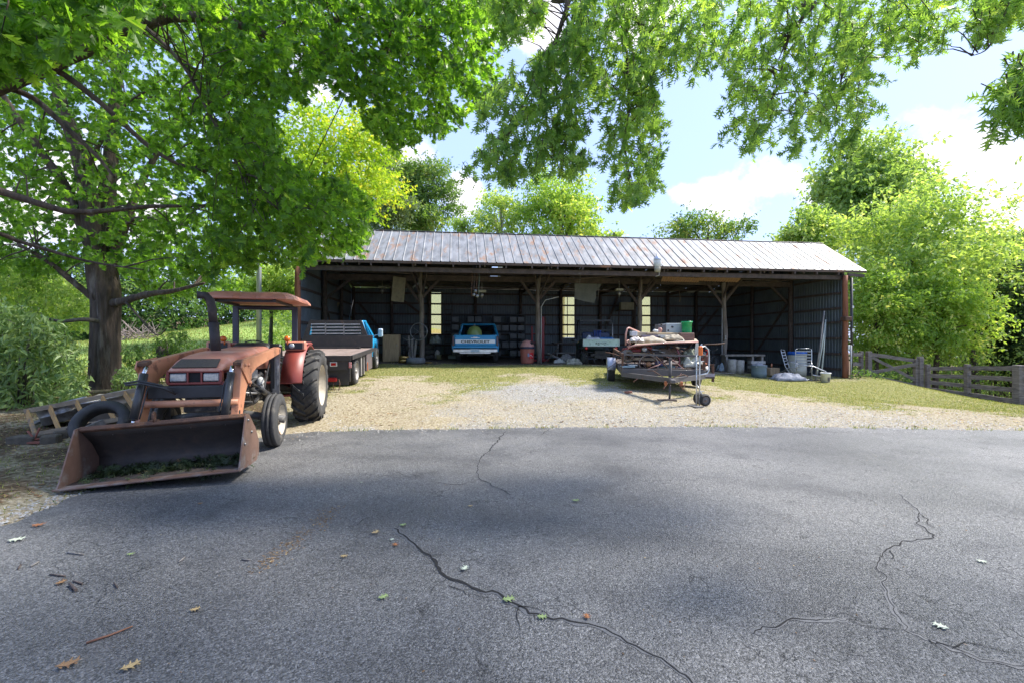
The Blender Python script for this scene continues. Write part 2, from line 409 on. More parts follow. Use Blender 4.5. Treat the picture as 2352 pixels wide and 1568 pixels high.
def attr_(nm): x = n.new('ShaderNodeAttribute'); x.attribute_name = nm; return x.outputs['Fac']
def sharp(a, nz, w=.14):
    """mask broken up by noise"""
    x = n.new('ShaderNodeMapRange'); x.inputs['From Min'].default_value = -w; x.inputs['From Max'].default_value = w
    l.new(mth('SUBTRACT', a, nz), x.inputs['Value']); return x.outputs[0]
nf = noise_(55, 5); nm_ = noise_(7, 7, .7); nl = noise_(1.3, 5); nn = noise_(22, 6, .7)
straw = ramp_(nn, [(.3, (.11, .075, .045)), (.46, (.32, .265, .17)), (.6, (.46, .40, .29)), (.75, (.58, .53, .42))])
grav = ramp_(nf, [(.3, (.12, .105, .085)), (.45, (.25, .235, .205)), (.55, (.36, .345, .315)), (.7, (.48, .47, .44))])
grass = ramp_(nn, [(.28, (.045, .06, .014)), (.46, (.18, .19, .055)), (.6, (.34, .31, .12)), (.76, (.46, .40, .24))])
fieldc = ramp_(noise_(3, 8, .7), [(.3, (.16, .25, .05)), (.5, (.25, .36, .08)), (.7, (.38, .44, .14))])
litter = ramp_(nn, [(.3, (.03, .022, .015)), (.5, (.10, .07, .04)), (.65, (.22, .15, .08)), (.8, (.34, .26, .16))])
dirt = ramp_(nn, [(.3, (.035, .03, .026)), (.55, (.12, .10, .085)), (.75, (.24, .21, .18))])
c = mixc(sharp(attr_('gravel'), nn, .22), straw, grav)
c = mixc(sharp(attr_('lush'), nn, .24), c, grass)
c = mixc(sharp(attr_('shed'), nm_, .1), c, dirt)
c = mixc(attr_('field'), c, fieldc)
c = mixc(sharp(attr_('wood'), nm_, .1), c, litter)
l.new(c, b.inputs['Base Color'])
bp = n.new('ShaderNodeBump'); bp.inputs['Strength'].default_value = .9; bp.inputs['Distance'].default_value = .03
l.new(mth('ADD', nf, mth('MULTIPLY', nn, 1.2)), bp.inputs['Height']); l.new(bp.outputs[0], b.inputs['Normal'])
me.materials.append(m)

# ---------------------------------------------------------------- asphalt driveway
ab = MB(); top = []
edge = [(-4.2, -12), (-4.2, 1), (-4.2, 2.4)]
ypts = np.concatenate([np.arange(2.5, 6.7, .1)]); 
for y in ypts: edge.append((-4.2+.05*math.sin(y*5.3)+.03*math.sin(y*17), y))
for x in np.arange(-4.12, 16.1, .1):
    y = float(np.interp(x, [-4.2,-3.8,-3.3,-2,0,2.5,5,7,9,12,16], [6.7,7.35,7.62,7.75,7.92,8.04,8.0,7.85,7.68,7.5,7.4]))
    edge.append((x, y+.03*math.sin(x*7.1)+.025*math.sin(x*19+1)+.03*math.sin(x*2.3)+rnd.uniform(-.02, .02)))
edge.append((16.1, -12))
nE = len(edge)
vs_ = [(x, y, 0) for x, y in edge]+[(x+(-.03 if i < 45 else 0), y+(.04 if i >= 45 else 0), -.05) for i, (x, y) in enumerate(edge)]
ab.add(vs_, [list(range(nE))[::-1]]+[(i, (i+1) % nE, nE+(i+1) % nE, nE+i) for i in range(nE)])
asphalt = ab.build('driveway', [], None, kind='structure')
m = bpy.data.materials.new('asphalt'); m.use_nodes = True; n = m.node_tree.nodes; l = m.node_tree.links; b = n['Principled BSDF']; geo = n.new('ShaderNodeNewGeometry')
def vor(s, feat='F1', dist=0, nvec=None):
    x = n.new('ShaderNodeTexVoronoi'); x.inputs['Scale'].default_value = s; x.feature = feat
    l.new(nvec or geo.outputs['Position'], x.inputs['Vector']); return x
nf = noise_(150, 3); nm_ = noise_(38, 6, .75); nl = noise_(.55, 6, .6); nk = noise_(2.2, 5); nst = noise_(1.4, 8, .7)
agg = vor(120); 
base = ramp_(nl, [(.32, (.092, .092, .093)), (.5, (.128, .127, .126)), (.68, (.170, .167, .162))])
sp = ramp_(agg.outputs['Color'], [(.25, (.5, .5, .5)), (.5, (.95, .95, .96)), (.78, (1.45, 1.45, 1.45)), (.95, (2.3, 2.28, 2.25))])
mu = n.new('ShaderNodeMixRGB'); mu.blend_type = 'MULTIPLY'; mu.inputs[0].default_value = 1; l.new(base, mu.inputs[1]); l.new(sp, mu.inputs[2])
# open joints between stones, pits
pit = ramp_(nm_, [(.36, (.18, .18, .18)), (.45, (1, 1, 1))])
mu2 = n.new('ShaderNodeMixRGB'); mu2.blend_type = 'MULTIPLY'; mu2.inputs[0].default_value = .85; l.new(mu.outputs[0], mu2.inputs[1]); l.new(pit, mu2.inputs[2])
# oil and damp stains, polished tyre tracks bending across the yard
stn = ramp_(nst, [(.36, (.62, .62, .63)), (.47, (1, 1, 1)), (.66, (1.10, 1.09, 1.07))])
mus = n.new('ShaderNodeMixRGB'); mus.blend_type = 'MULTIPLY'; mus.inputs[0].default_value = .8; l.new(mu2.outputs[0], mus.inputs[1]); l.new(stn, mus.inputs[2])
wv = n.new('ShaderNodeTexWave'); wv.wave_type = 'RINGS'; wv.rings_direction = 'Z'; wv.inputs['Scale'].default_value = .17; wv.inputs['Distortion'].default_value = 1.6; wv.inputs['Detail'].default_value = 3; wv.inputs['Detail Scale'].default_value = .6
wmp = n.new('ShaderNodeMapping'); wmp.inputs['Location'].default_value = (5, 16, 0); l.new(geo.outputs['Position'], wmp.inputs[0]); l.new(wmp.outputs[0], wv.inputs['Vector'])
trk = ramp_(wv.outputs['Fac'], [(.0, (.82, .82, .83)), (.12, (1, 1, 1)), (1, (1.03, 1.03, 1.03))])
mut = n.new('ShaderNodeMixRGB'); mut.blend_type = 'MULTIPLY'; mut.inputs[0].default_value = .7; l.new(mus.outputs[0], mut.inputs[1]); l.new(trk, mut.inputs[2]); mu2 = mut
# fine map cracking, only in worn patches
nv = n.new('ShaderNodeTexNoise'); nv.inputs['Scale'].default_value = 6; nv.inputs['Detail'].default_value = 5; l.new(geo.outputs['Position'], nv.inputs['Vector'])
vm = n.new('ShaderNodeVectorMath'); vm.operation = 'MULTIPLY_ADD'; vm.inputs[1].default_value = (.35, .35, .35)
l.new(nv.outputs['Color'], vm.inputs[0]); l.new(geo.outputs['Position'], vm.inputs[2])
v2 = vor(5.5, 'DISTANCE_TO_EDGE', nvec=vm.outputs[0])
crk = n.new('ShaderNodeMapRange'); crk.inputs['From Min'].default_value = .006; crk.inputs['From Max'].default_value = .03; l.new(v2.outputs['Distance'], crk.inputs['Value'])
pm = n.new('ShaderNodeMapRange'); pm.inputs['From Min'].default_value = .52; pm.inputs['From Max'].default_value = .6; l.new(nk, pm.inputs['Value'])
ck = mth('SUBTRACT', 1.0, mth('MULTIPLY', mth('SUBTRACT', 1.0, crk.outputs[0]), mth('MULTIPLY', pm.outputs[0], .75)))
mu3 = n.new('ShaderNodeMixRGB'); mu3.blend_type = 'MULTIPLY'; mu3.inputs[0].default_value = 1; l.new(mu2.outputs[0], mu3.inputs[1])
cb = n.new('ShaderNodeCombineColor'); [l.new(ck, cb.inputs[k]) for k in range(3)]; l.new(cb.outputs[0], mu3.inputs[2])
l.new(mu3.outputs[0], b.inputs['Base Color'])
rr = n.new('ShaderNodeMapRange'); rr.inputs['From Min'].default_value = .35; rr.inputs['From Max'].default_value = .65; rr.inputs['To Min'].default_value = .36; rr.inputs['To Max'].default_value = .55; l.new(nl, rr.inputs['Value']); l.new(rr.outputs[0], b.inputs['Roughness'])
hgt = mth('ADD', mth('MULTIPLY', agg.outputs['Distance'], -.8), mth('MULTIPLY', nm_, 1.3))
hgt = mth('ADD', hgt, mth('MULTIPLY', ck, .6))
bp = n.new('ShaderNodeBump'); bp.inputs['Strength'].default_value = .75; bp.inputs['Distance'].default_value = .012; l.new(hgt, bp.inputs['Height']); l.new(bp.outputs[0], b.inputs['Normal'])
asphalt.data.materials.append(m)

def ground_pt(px, py): Y = 1045*CAMZ/(py-784); return Vector(((px-1176)/1045*Y, Y, 0))
m_crack = mat('crack_shadow', (.010, .010, .010), (.016, .015, .014), scale=20, rough=1)
m_seal = mat('worn_crack_edge', (.12, .12, .122), (.095, .095, .098), scale=18, rough=.6, bump=.2, bscale=60)
def crack(pts, w, seal=0, seed=1, z=.004):
    r_ = random.Random(seed); path = [ground_pt(*p) for p in pts]; fine = []
    for a, b_ in zip(path, path[1:]):
        k = max(3, int((b_-a).length/.035)); d = (b_-a); nrm = Vector((-d.y, d.x, 0)).normalized()
        off = 0
        for i in range(k):
            t = i/k; off = off*.7+r_.uniform(-1, 1)*.014; fine.append(a+d*t+nrm*off*min(1, 4*t*(1-t)+.15))
    fine.append(path[-1])
    def ribbon(name, wf, mt, zz, kind='structure'):
        mb = MB(); vs_ = []
        for i, p in enumerate(fine):
            d = fine[min(i+1, len(fine)-1)]-fine[max(i-1, 0)]; nrm = Vector((-d.y, d.x, 0)).normalized(); ww = wf(i/len(fine))
            vs_ += [p+nrm*ww*r_.uniform(.3, 1)+Vector((0, 0, zz)), p-nrm*ww*r_.uniform(.3, 1)+Vector((0, 0, zz))]
        mb.add(vs_, [(2*i, 2*i+1, 2*i+3, 2*i+2) for i in range(len(fine)-1)])
        return mb.build(name, mt, None, kind=kind)
    if seal: ribbon('crack_edge', lambda t: seal*(.75+.25*math.sin(t*9+seed)), m_seal, .002)
    ribbon('crack', lambda t: w*(.35+.65*math.sin(math.pi*min(1, t*1.2+.1))), m_crack, z)
def spurs(pts, k, seed, L0=.10, L1=.38):
    r_ = random.Random(seed); path = [ground_pt(*p) for p in pts]
    for _ in range(k):
        i = r_.randrange(len(path)-1); a = path[i].lerp(path[i+1], r_.random()); d = (path[i+1]-path[i]).normalized(); ang = r_.choice((-1, 1))*r_.uniform(.5, 1.3); L_ = r_.uniform(L0, L1)
        q = a; w = []
        for j in range(5): w.append(q); ang += r_.uniform(-.4, .4); q = q+(Matrix.Rotation(ang, 3, 'Z') @ d)*L_/4
        mb = MB(); vs_ = []
        for j, p in enumerate(w): n2 = Vector((-d.y, d.x, 0))*(.0035*(1-j/5)+.0008); vs_ += [p+n2+Vector((0, 0, .0045)), p-n2+Vector((0, 0, .0045))]
        mb.add(vs_, [(2*j, 2*j+1, 2*j+3, 2*j+2) for j in range(4)]); mb.build('crack', m_crack, None, kind='structure')
spurs([(905,1213),(965,1262),(1040,1330),(1130,1357),(1215,1408),(1330,1430),(1440,1475),(1560,1545)], 10, 3, .06, .22)
def cr4(L_): return [((1536+x/1.531)*.7656, (1200+y/1.531)*.7656) for x, y in L_]
crack([(905,1213),(935,1235),(965,1262),(990,1280),(1010,1305),(1040,1330),(1095,1352),(1130,1357),(1160,1375),(1215,1408),(1270,1422),(1330,1430),(1390,1443),(1440,1475),(1500,1505),(1560,1545),(1590,1568),(1640,1610)], .015, .036, 2)
crack([(1262,985),(1240,1000)], .006, 0, 3)
crack([(1162,990),(1130,1025),(1102,1055),(1097,1080),(1103,1100),(1130,1115),(1172,1135)], .012, .03, 4)
spurs(cr4([(1845,490),(1940,618),(1745,672),(1680,780),(1740,930),(1900,1095),(2155,1190)]), 9, 5, .06, .2)
spurs([(1162,990),(1102,1055),(1103,1100),(1172,1135)], 5, 6, .15, .4)
crack([(1030,1345),(1070,1365),(1120,1372)], .005, 0, 5)
crack(cr4([(1775,430),(1845,490),(1870,515),(1857,565),(1900,590),(1940,618),(1920,635),(1790,645),(1745,672),(1705,700),(1690,730),(1680,780),(1725,815),(1705,850),(1740,930),(1780,1000),(1810,1055),(1900,1095),(2020,1140),(2155,1190),(2352,1222)]), .007, .028, 6)
crack(cr4([(1870,515),(1910,545),(1925,580)]), .006, 0, 7)
crack(cr4([(1110,1070),(1150,1040),(1230,1035),(1290,1000),(1400,1010),(1480,1000),(1540,1005)]), .007, .03, 8)
crack(cr4([(1540,1005),(1640,1040),(1740,1050),(1810,1055)]), .004, 0, 9)
crack(cr4([(2020,1140),(2080,1110),(2200,1140),(2352,1165)]), .005, 0, 10)
crack([(1000,1108),(1060,1112),(1100,1100)], .006, 0, 12); crack([(820,1205),(840,1190),(870,1180)], .004, 0, 13)

# ---------------------------------------------------------------- loose stuff on the ground (nobody could count it)
def scatter(n_, x0, x1, y0, y1, fn, seed):
    r_ = np.random.default_rng(seed); x = r_.uniform(x0, x1, n_); y = y0+(y1-y0)*r_.uniform(0, 1, n_)**1.25
    k = (r_.uniform(0, 1, n_) < fn(x, y)) & (on_asphalt(x, y) < -.01); return x[k], y[k], r_
def blades(name, x, y, r_, hmin, hmax, w, mat_, lean=.5, z=None, kind='stuff', lab=None):
    n_ = len(x); z = hz(x, y) if z is None else z; h = r_.uniform(hmin, hmax, n_); a = r_.uniform(0, 2*math.pi, n_); la = r_.uniform(0, 2*math.pi, n_); ln = r_.uniform(0, lean, n_)*h
    dx = np.cos(a)*w/2; dy = np.sin(a)*w/2
    V = np.stack([np.stack([x-dx, y-dy, z-.01], 1), np.stack([x+dx, y+dy, z-.01], 1), np.stack([x+np.cos(la)*ln, y+np.sin(la)*ln, z+h], 1)], 1).reshape(-1, 3)
    F = np.arange(n_*3).reshape(-1, 3); o = np_mesh(name, V, F, mat_, attr=np.repeat(r_.uniform(0, 1, n_), 3)); return tag(o, lab, None, None, kind)
m_grass = leafmat('grass_blade', (.09, .15, .03), (.30, .31, .10), (.48, .40, .20), trans=.35, rough=.6, tcol=1.4)
m_grassd = leafmat('grass_blade_dry', (.20, .22, .07), (.45, .38, .20), (.5, .42, .26), trans=.3, rough=.7, tcol=1.2)
x, y, r_ = scatter(150000, -5, 17, 8, 19, lambda x, y: np.clip(lush_at(x, y)*1.1-.3, 0, .55), 21); blades('grass', x, y, r_, .015, .05, .014, m_grass, 1.0)
x, y, r_ = scatter(60000, -5, 17, 8, 19, lambda x, y: .35+.3*lush_at(x, y), 22); blades('dry_grass', x, y, r_, .008, .03, .016, m_grassd, 2.4)
x, y, r_ = scatter(24000, -13, -4.15, 2.5, 13, lambda x, y: .5+0*x, 23); blades('lawn_grass', x, y, r_, .012, .05, .012, m_grass, 1.6)
x, y, r_ = scatter(60000, -34, -8, 12.5, 44, lambda x, y: .8+0*x, 24); blades('field_grass', x, y, r_, .04, .14, .05, m_grass, .6)
def pebbles(name, x, y, r_, s0, s1, mat_, dz=0, zf=None):
    n_ = len(x); s = r_.uniform(s0, s1, n_); z = (hz(x, y) if zf is None else zf)+dz
    base = np.array([(1,0,0),(0,1,0),(-1,0,0),(0,-1,0),(0,0,.7)], float)
    V = base[None]*s[:, None, None]*r_.uniform(.6, 1.2, (n_, 5, 1)); a = r_.uniform(0, 6.28, n_); ca, sa = np.cos(a), np.sin(a)
    X = V[..., 0]*ca[:, None]-V[..., 1]*sa[:, None]; Y = V[..., 0]*sa[:, None]+V[..., 1]*ca[:, None]
    V = np.stack([X+x[:, None], Y+y[:, None], V[..., 2]+z[:, None]], 2).reshape(-1, 3)
    f = np.array([(0,1,4),(1,2,4),(2,3,4),(3,0,4)]); F = (f[None]+np.arange(n_)[:, None, None]*5).reshape(-1, 3)
    return tag(np_mesh(name, V, F, mat_, attr=np.repeat(r_.uniform(0, 1, n_), 5)), kind='stuff')
m_peb = leafmat('limestone_gravel', (.17, .165, .155), (.42, .41, .39), (.30, .23, .16), trans=0, rough=.9)
x, y, r_ = scatter(60000, -4.6, 13, 7.5, 13.5, lambda x, y: np.clip(gravel_at(x, y)*.8-.12+.3*np.exp(on_asphalt(x, y)/.25), 0, .9), 31); pebbles('gravel', x, y, r_, .006, .024, m_peb)
x, y, r_ = scatter(3000, -4.75, -4.1, 2.6, 6.0, lambda x, y: .9*np.exp(-((x+4.32)/.16)**2), 32); pebbles('edge_gravel', x, y, r_, .008, .022, m_peb)
m_lit = leafmat('leaf_litter', (.10, .06, .03), (.32, .20, .10), (.5, .38, .2), trans=.1, rough=.8)
def litter_bits(name, x, y, r_, s0, s1, z=None):
    n_ = len(x); z = hz(x, y) if z is None else z; s = r_.uniform(s0, s1, n_); a = r_.uniform(0, 6.28, n_)
    c, s_ = np.cos(a)*s, np.sin(a)*s; t = r_.uniform(.2, .6, n_); h = lambda: z+r_.uniform(.003, .3, n_)*s
    V = np.stack([np.stack([x+c, y+s_, h()], 1), np.stack([x-s_*t, y+c*t, h()], 1), np.stack([x-c, y-s_, h()], 1), np.stack([x+s_*t, y-c*t, h()], 1)], 1).reshape(-1, 3)
    return tag(np_mesh(name, V, np.arange(n_*4).reshape(-1, 4), m_lit, attr=np.repeat(r_.uniform(0, 1, n_), 4)), kind='stuff')
x, y, r_ = scatter(26000, -14, -4.3, 3.5, 12, lambda x, y: np.clip(.15+.9*np.exp(-((y-6.9-.12*(x+8))/1.0)**2)+.3*vnoise(x, y, 1.2, 9), 0, 1), 41); litter_bits('leaf_litter', x, y, r_, .015, .045)
x, y, r_ = scatter(9500, -5, 14, 8, 19, lambda x, y: .5+.5*vnoise(x, y, 2, 19), 42); litter_bits('leaf_litter', x, y, r_, .012, .045)
# stones and grit spilled over the edge of the driveway, weeds in the joint
r_ = np.random.default_rng(47); n_ = 1500; x = r_.uniform(-3.6, 12, n_); ye = np.interp(x, [-4.2,-3.8,-3.3,-2,0,2.5,5,7,9,12,16], [6.7,7.35,7.62,7.75,7.92,8.04,8.0,7.85,7.68,7.5,7.4]); y = ye+.05-r_.exponential(.13, n_)*(1+.8*vnoise(x, x*0, 1.1, 3))
pebbles('spilled_gravel', x, y, r_, .004, .017, m_peb, zf=np.zeros(n_)+.001)
n_ = 1500; x = r_.uniform(-3.6, 12, n_); x = x[vnoise(x, x*0, .5, 5) > .1]; ye = np.interp(x, [-4.2,-3.8,-3.3,-2,0,2.5,5,7,9,12,16], [6.7,7.35,7.62,7.75,7.92,8.04,8.0,7.85,7.68,7.5,7.4]); y = ye+r_.normal(0, .05, len(x)); blades('edge_weeds', x, y, r_, .02, .07, .012, m_grass, 1.2, z=np.zeros(len(x))-.0)
# ---------------------------------------------------------------- the pole shed
SO = Vector((-7.62, 16.06, 0)); SA = math.atan2(.123, .992)
UH = Vector((math.cos(SA), math.sin(SA), 0)); VH = Vector((-math.sin(SA), math.cos(SA), 0))
def W(u, v, z=0): return SO+UH*u+VH*v+Vector((0, 0, z))
def shedp(px, py, v):
    d = Vector(((px-1176)/1045, 1, -(py-784)/1045)); o = Vector((0, 0, CAMZ))
    t = (v-(o-SO).dot(VH))/d.dot(VH); p = o+d*t-SO
    return p.dot(UH), p.z
def onplane(px, py, v): u, z = shedp(px, py, v); return W(u, v, z)
def gu(u, v): p = W(u, v); return gz(p.x, p.y)
shed = empty('pole_shed', SO, SA, 'long open fronted pole shed with silver rusty metal roof behind the gravel yard', 'shed')
LEN = 21.55; DEP = 8.56; ZE = 4.42; ZR = 6.02; VR = 2.28; ZB = 4.46
U0, U1 = -.45, 22.45
def roofz(v): return ZE+(ZR-ZE)*v/VR if v <= VR else ZR+(ZB-ZR)*(v-VR)/(DEP-VR)
m_roof = mat('silver_roof_metal', (.32, .32, .315), (.17, .17, .165), (.27, .15, .09), scale=2.2, scale3=1.7, cut3=.53, soft3=.14, rough=.5, rough2=.85, metal=.35, world_space=True, bump=.08, bscale=30, stretch=(2.2, .7, .7))
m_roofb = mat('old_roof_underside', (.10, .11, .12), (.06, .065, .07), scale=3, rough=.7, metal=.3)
m_sheet = mat('grey_wall_metal', (.14, .165, .18), (.095, .115, .13), (.11, .08, .065), scale=1.5, scale3=2, cut3=.64, rough=.55, metal=.3, world_space=True, bump=.05)
m_outer = m_sheet
m_lath = mat('dark_lath', (.16, .14, .125), (.08, .07, .062), scale=5, rough=.9, world_space=True)
m_fascia = mat('rusty_fascia', (.13, .085, .06), (.07, .05, .04), (.30, .14, .07), scale=3, scale3=1.2, cut3=.6, rough=.8, world_space=True)
# front slope: one panel per seam
W_ = (U1-U0)/67
mb = MB(); L_ = math.hypot(VR, ZR-ZE)
prof = [(0, .0), (.02, .028), (.04, .028), (.058, 0), (W_*.5, .004), (W_-.002, 0)]
th = .004
for a, b_ in zip(prof, prof[1:]):
    v0, z0, v1, z1 = -.02, ZE-.01, VR, ZR
    mb.add([(a[0], v0, z0+a[1]), (b_[0], v0, z0+b_[1]), (b_[0], v1, z1+b_[1]), (a[0], v1, z1+a[1])], [(0, 1, 2, 3)])
pm_ = mb.mesh('roof_panel')
for k in range(67):
    o = link('roof_panel', pm_, None if k else [m_roof], shed); o.location = (U0+k*W_, 0, .002*(k % 3)+rnd.uniform(0, .004))
MB().box(((U0+U1)/2, VR, ZR+.022), (U1-U0+.04, .10, .014), bev=.004).build('ridge_cap', m_roof, shed)
# back slope sheets with a gap where daylight shows
GV0, GV1 = 5.7, 7.1
gu0 = shedp(1128, 629, 6.3)[0]; gu1 = shedp(1152, 629, 6.3)[0]
def slopepts(u0, u1, v0, v1, dz=.03): return [(u0, v0, roofz(v0)+dz), (u1, v0, roofz(v0)+dz), (u1, v1, roofz(v1)+dz), (u0, v1, roofz(v1)+dz)]
nb = 26; wb = (U1-U0)/nb; us = [U0+i*wb for i in range(nb+1)]
for i in range(nb):
    mb = MB(); a, b_ = us[i], us[i+1]
    if b_ > gu0 and a < gu1:
        for (p, q, r0, r1) in ((a, b_, VR, GV0), (a, b_, GV1, DEP+.35)): mb.add(slopepts(p, q, r0, r1), [(0, 1, 2, 3)])
        if a < gu0: mb.add(slopepts(a, gu0, GV0, GV1), [(0, 1, 2, 3)])
        if b_ > gu1: mb.add(slopepts(gu1, b_, GV0, GV1), [(0, 1, 2, 3)])
    else: mb.add(slopepts(a, b_, VR, DEP+.35, .03+.004*(i % 2)), [(0, 1, 2, 3)])
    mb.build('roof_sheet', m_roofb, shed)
for k in range(15):
    v = VR+.25+k*.41
    MB().box(((U0+U1)/2, v, roofz(v)-.005+rnd.uniform(-.012, .006)), (U1-U0-.1, .20+rnd.uniform(-.04, .05), .025), rot=(math.atan2(ZB-ZR, DEP-VR), 0, rnd.uniform(-.002, .002))).build('lath_board', m_lath, shed)
for k in range(5):
    v = .2+k*.48
    MB().box(((U0+U1)/2, v, roofz(v)-.03), (U1-U0-.1, .12, .025), rot=(math.atan2(ZR-ZE, VR), 0, 0)).build('lath_board', m_lath, shed)
# rafters, beams, posts
postx = [(968, 828), (1235, 833), (1465, 838), (1658, 845)]; PV = 2.96
pu = [shedp(x, y, PV)[0] for x, y in postx]
allu = [.15]+pu+[LEN-.15]
raft = sorted(allu+[(a+b_)/2 for a, b_ in zip(allu, allu[1:])])
for u in raft:
    mb = MB(); mb.bar((u, -.0, roofz(0)-.12), (u, VR, roofz(VR)-.12), .05, .13); mb.bar((u+.002, VR, roofz(VR)-.12), (u, DEP, roofz(DEP)-.12), .05, .13)
    mb.build('rafter', m_oldwood, shed)
for i in range(22):
    u = .6+i*.98
    MB().box((u, .06, ZE-.14), (.05, .16, .12)).build('rafter_tail', m_oldwood, shed)
MB().box(((U0+U1)/2, -.0, ZE-.055), (U1-U0-.02, .03, .085)).build('fascia', m_fascia, shed)
MB().box((LEN/2+.1, .22, ZE-.28), (LEN+.5, .06, .17)).build('eave_beam', m_oldwood, shed)
def wobbly(p0, p1, w, h, seed):
    r_ = random.Random(seed); mb = MB(); n_ = 6; p0 = Vector(p0); p1 = Vector(p1)
    pts = [p0.lerp(p1, i/n_)+Vector((0, r_.uniform(-.02, .02), r_.uniform(-.025, .025)*(0 < i < n_))) for i in range(n_+1)]
    mb.tube(pts, [max(w, h)*.5*r_.uniform(.9, 1.1) for _ in pts], 6); return mb
for a, b_ in zip(allu, allu[1:]):
    MB().box(((a+b_)/2, PV+rnd.uniform(-.01, .01), 4.2+rnd.uniform(-.02, .03)), (b_-a-.02, .09, .24), rot=(0, rnd.uniform(-.006, .006), 0)).build('header_beam', m_oldwood, shed)
    MB().box(((a+b_)/2, PV+.12, 4.48), (b_-a-.1, .05, .14), rot=(0, rnd.uniform(-.01, .01), 0)).build('top_plate', m_oldwood, shed)
for i, u in enumerate(pu):
    g = gu(u, PV); r_ = random.Random(i+3); mb = MB(); n_ = 14; pts = []; rs = []
    for k in range(n_+1):
        t = k/n_; pts.append((u+.035*math.sin(t*5+i*2)+.02*math.sin(t*13+i), PV-.16+.03*math.sin(t*4+i), g-.1+(4.5-g+.1)*t)); rs.append(.112*(1-.18*t)*r_.uniform(.94, 1.07))
    mb.tube(pts, rs, 10); mb.build('post', m_pole, shed)
    for s in (-1, 1):   # knee braces
        MB().bar((u+s*.05, PV-.18, 3.25+.1*s), (u+s*.8, PV-.08, 4.2), .05, .11).build('knee_brace', m_oldwood, shed)
        MB().bar((u+s*.06, PV-.2, 3.5), (u+s*.3, PV-1.1, 4.3), .045, .09).build('knee_brace', m_oldwood, shed)
    MB().bar((u-.1, .1, 4.3), (u-.1, PV, 4.26), .06, .15).build('tie_beam', m_oldwood, shed)
    MB().bar((u+.1, PV, 4.22), (u+.1, DEP-.1, 4.26), .06, .15).build('tie_beam', m_oldwood, shed)
    MB().bar((u+.1, PV+1.6, 4.2), (u+.1, PV+.2, 5.4), .04, .09).build('roof_brace', m_oldwood, shed)
# long thin poles under the roof in the right bays
for (ua, za, ub, zb, v) in [(pu[3]-1.5, 4.3, LEN-.3, 4.33, 1.6), (pu[3]+.6, 4.0, LEN-.3, 4.36, 2.2), (pu[2]-.5, 4.28, pu[3]+2, 4.22, 1.9), (pu[1]+1.2, 4.02, pu[2]-.1, 4.4, 1.2), (.3, 4.42, pu[0]-.3, 4.16, 1.4), (.8, 4.1, pu[0], 4.05, 5.2), (pu[0]+.2, 4.1, pu[1], 4.12, 5.6), (pu[1], 4.12, pu[2], 4.06, 5.6), (pu[2], 4.1, pu[3]+1, 4.15, 5.6)]:
    wobbly((ua, v, za), (ub, v, zb), .07, .07, int(ua*10)).build('pole_purlin', m_oldwood, shed)
# metal sheeting
def corrugated(w, h, n_=6, d=.018):
    pts = []
    for i in range(n_):
        x = w*i/n_; s = w/n_; pts += [(x, 0), (x+s*.55, 0), (x+s*.7, d), (x+s*.88, d)]
    pts.append((w, 0)); return pts
def sheetmesh(w, z0, z1a, z1b=None):
    z1b = z1a if z1b is None else z1b; pts = corrugated(w, 0); mb = MB(); vs_ = []
    for x, d in pts: vs_ += [(x, d, z0), (x, d, z1a+(z1b-z1a)*x/w)]
    mb.add(vs_, [(2*i, 2*i+2, 2*i+3, 2*i+1) for i in range(len(pts)-1)]); return mb
wins = []
for (xa, xb, ya, yb) in [(990.5, 1013, 672, 766), (1292, 1319, 683, 775), (1469, 1493, 682, 764)]:
    ua, zt = shedp(xa, ya, DEP); ub, _ = shedp(xb, ya, DEP); _, zb_ = shedp(xa, yb, DEP); wins.append((ua, ub, zb_, zt))
m_fib = bpy.data.materials.new('yellowed_fibreglass'); m_fib.use_nodes = True
n = m_fib.node_tree.nodes; l = m_fib.node_tree.links; b = n['Principled BSDF']; b.inputs['Base Color'].default_value = (.55, .48, .20, 1); b.inputs['Roughness'].default_value = .5
t1 = n.new('ShaderNodeBsdfTranslucent'); t1.inputs[0].default_value = (1, .86, .36, 1); t2 = n.new('ShaderNodeBsdfTransparent'); t2.inputs[0].default_value = (1.0, .88, .42, 1)
ms1 = n.new('ShaderNodeMixShader'); ms1.inputs[0].default_value = .85; ms2 = n.new('ShaderNodeMixShader'); ms2.inputs[0].default_value = .42
l.new(b.outputs[0], ms1.inputs[1]); l.new(t1.outputs[0], ms1.inputs[2]); l.new(ms1.outputs[0], ms2.inputs[1]); l.new(t2.outputs[0], ms2.inputs[2]); l.new(ms2.outputs[0], n['Material Output'].inputs[0])
cur = 0.0; segs = []
for (a, b_, z0, z1) in wins+[(LEN, LEN, 0, 0)]:
    k = max(1, round((a-cur)/.9)); w = (a-cur)/k
    for i in range(k): segs.append((cur+i*w, w, -.1, 4.38))
    if b_ > a: segs += [(a, b_-a, -.1, z0), (a, b_-a, z1, 4.38)]
    cur = b_
for (u, w, z0, z1) in segs:
    o = sheetmesh(w+.01, z0, z1+rnd.uniform(-.015, .02)).build('wall_sheet', m_sheet, shed); o.location = (u, DEP+rnd.uniform(0, .004), 0)
for i, (a, b_, z0, z1) in enumerate(wins):
    wn = sheetmesh(b_-a, z0, z1).build('window', m_fib, shed, label='yellowed translucent window strip'); wn.location = (a, DEP+.006, 0)
    mb = MB(); mb.box((a-.03, DEP-.03, (z0+z1)/2), (.06, .05, z1-z0+.1)); mb.box((b_+.03, DEP-.03, (z0+z1)/2), (.06, .05, z1-z0+.1)); mb.build('window_frame', m_oldwood, shed)
    if i == 1: MB().box((a*.6+b_*.4, DEP-.03, (z0+z1)/2), (.035, .04, z1-z0)).build('mullion', m_oldwood, shed)
nrow = 7; gz_ = [.75+i*.56 for i in range(nrow)]
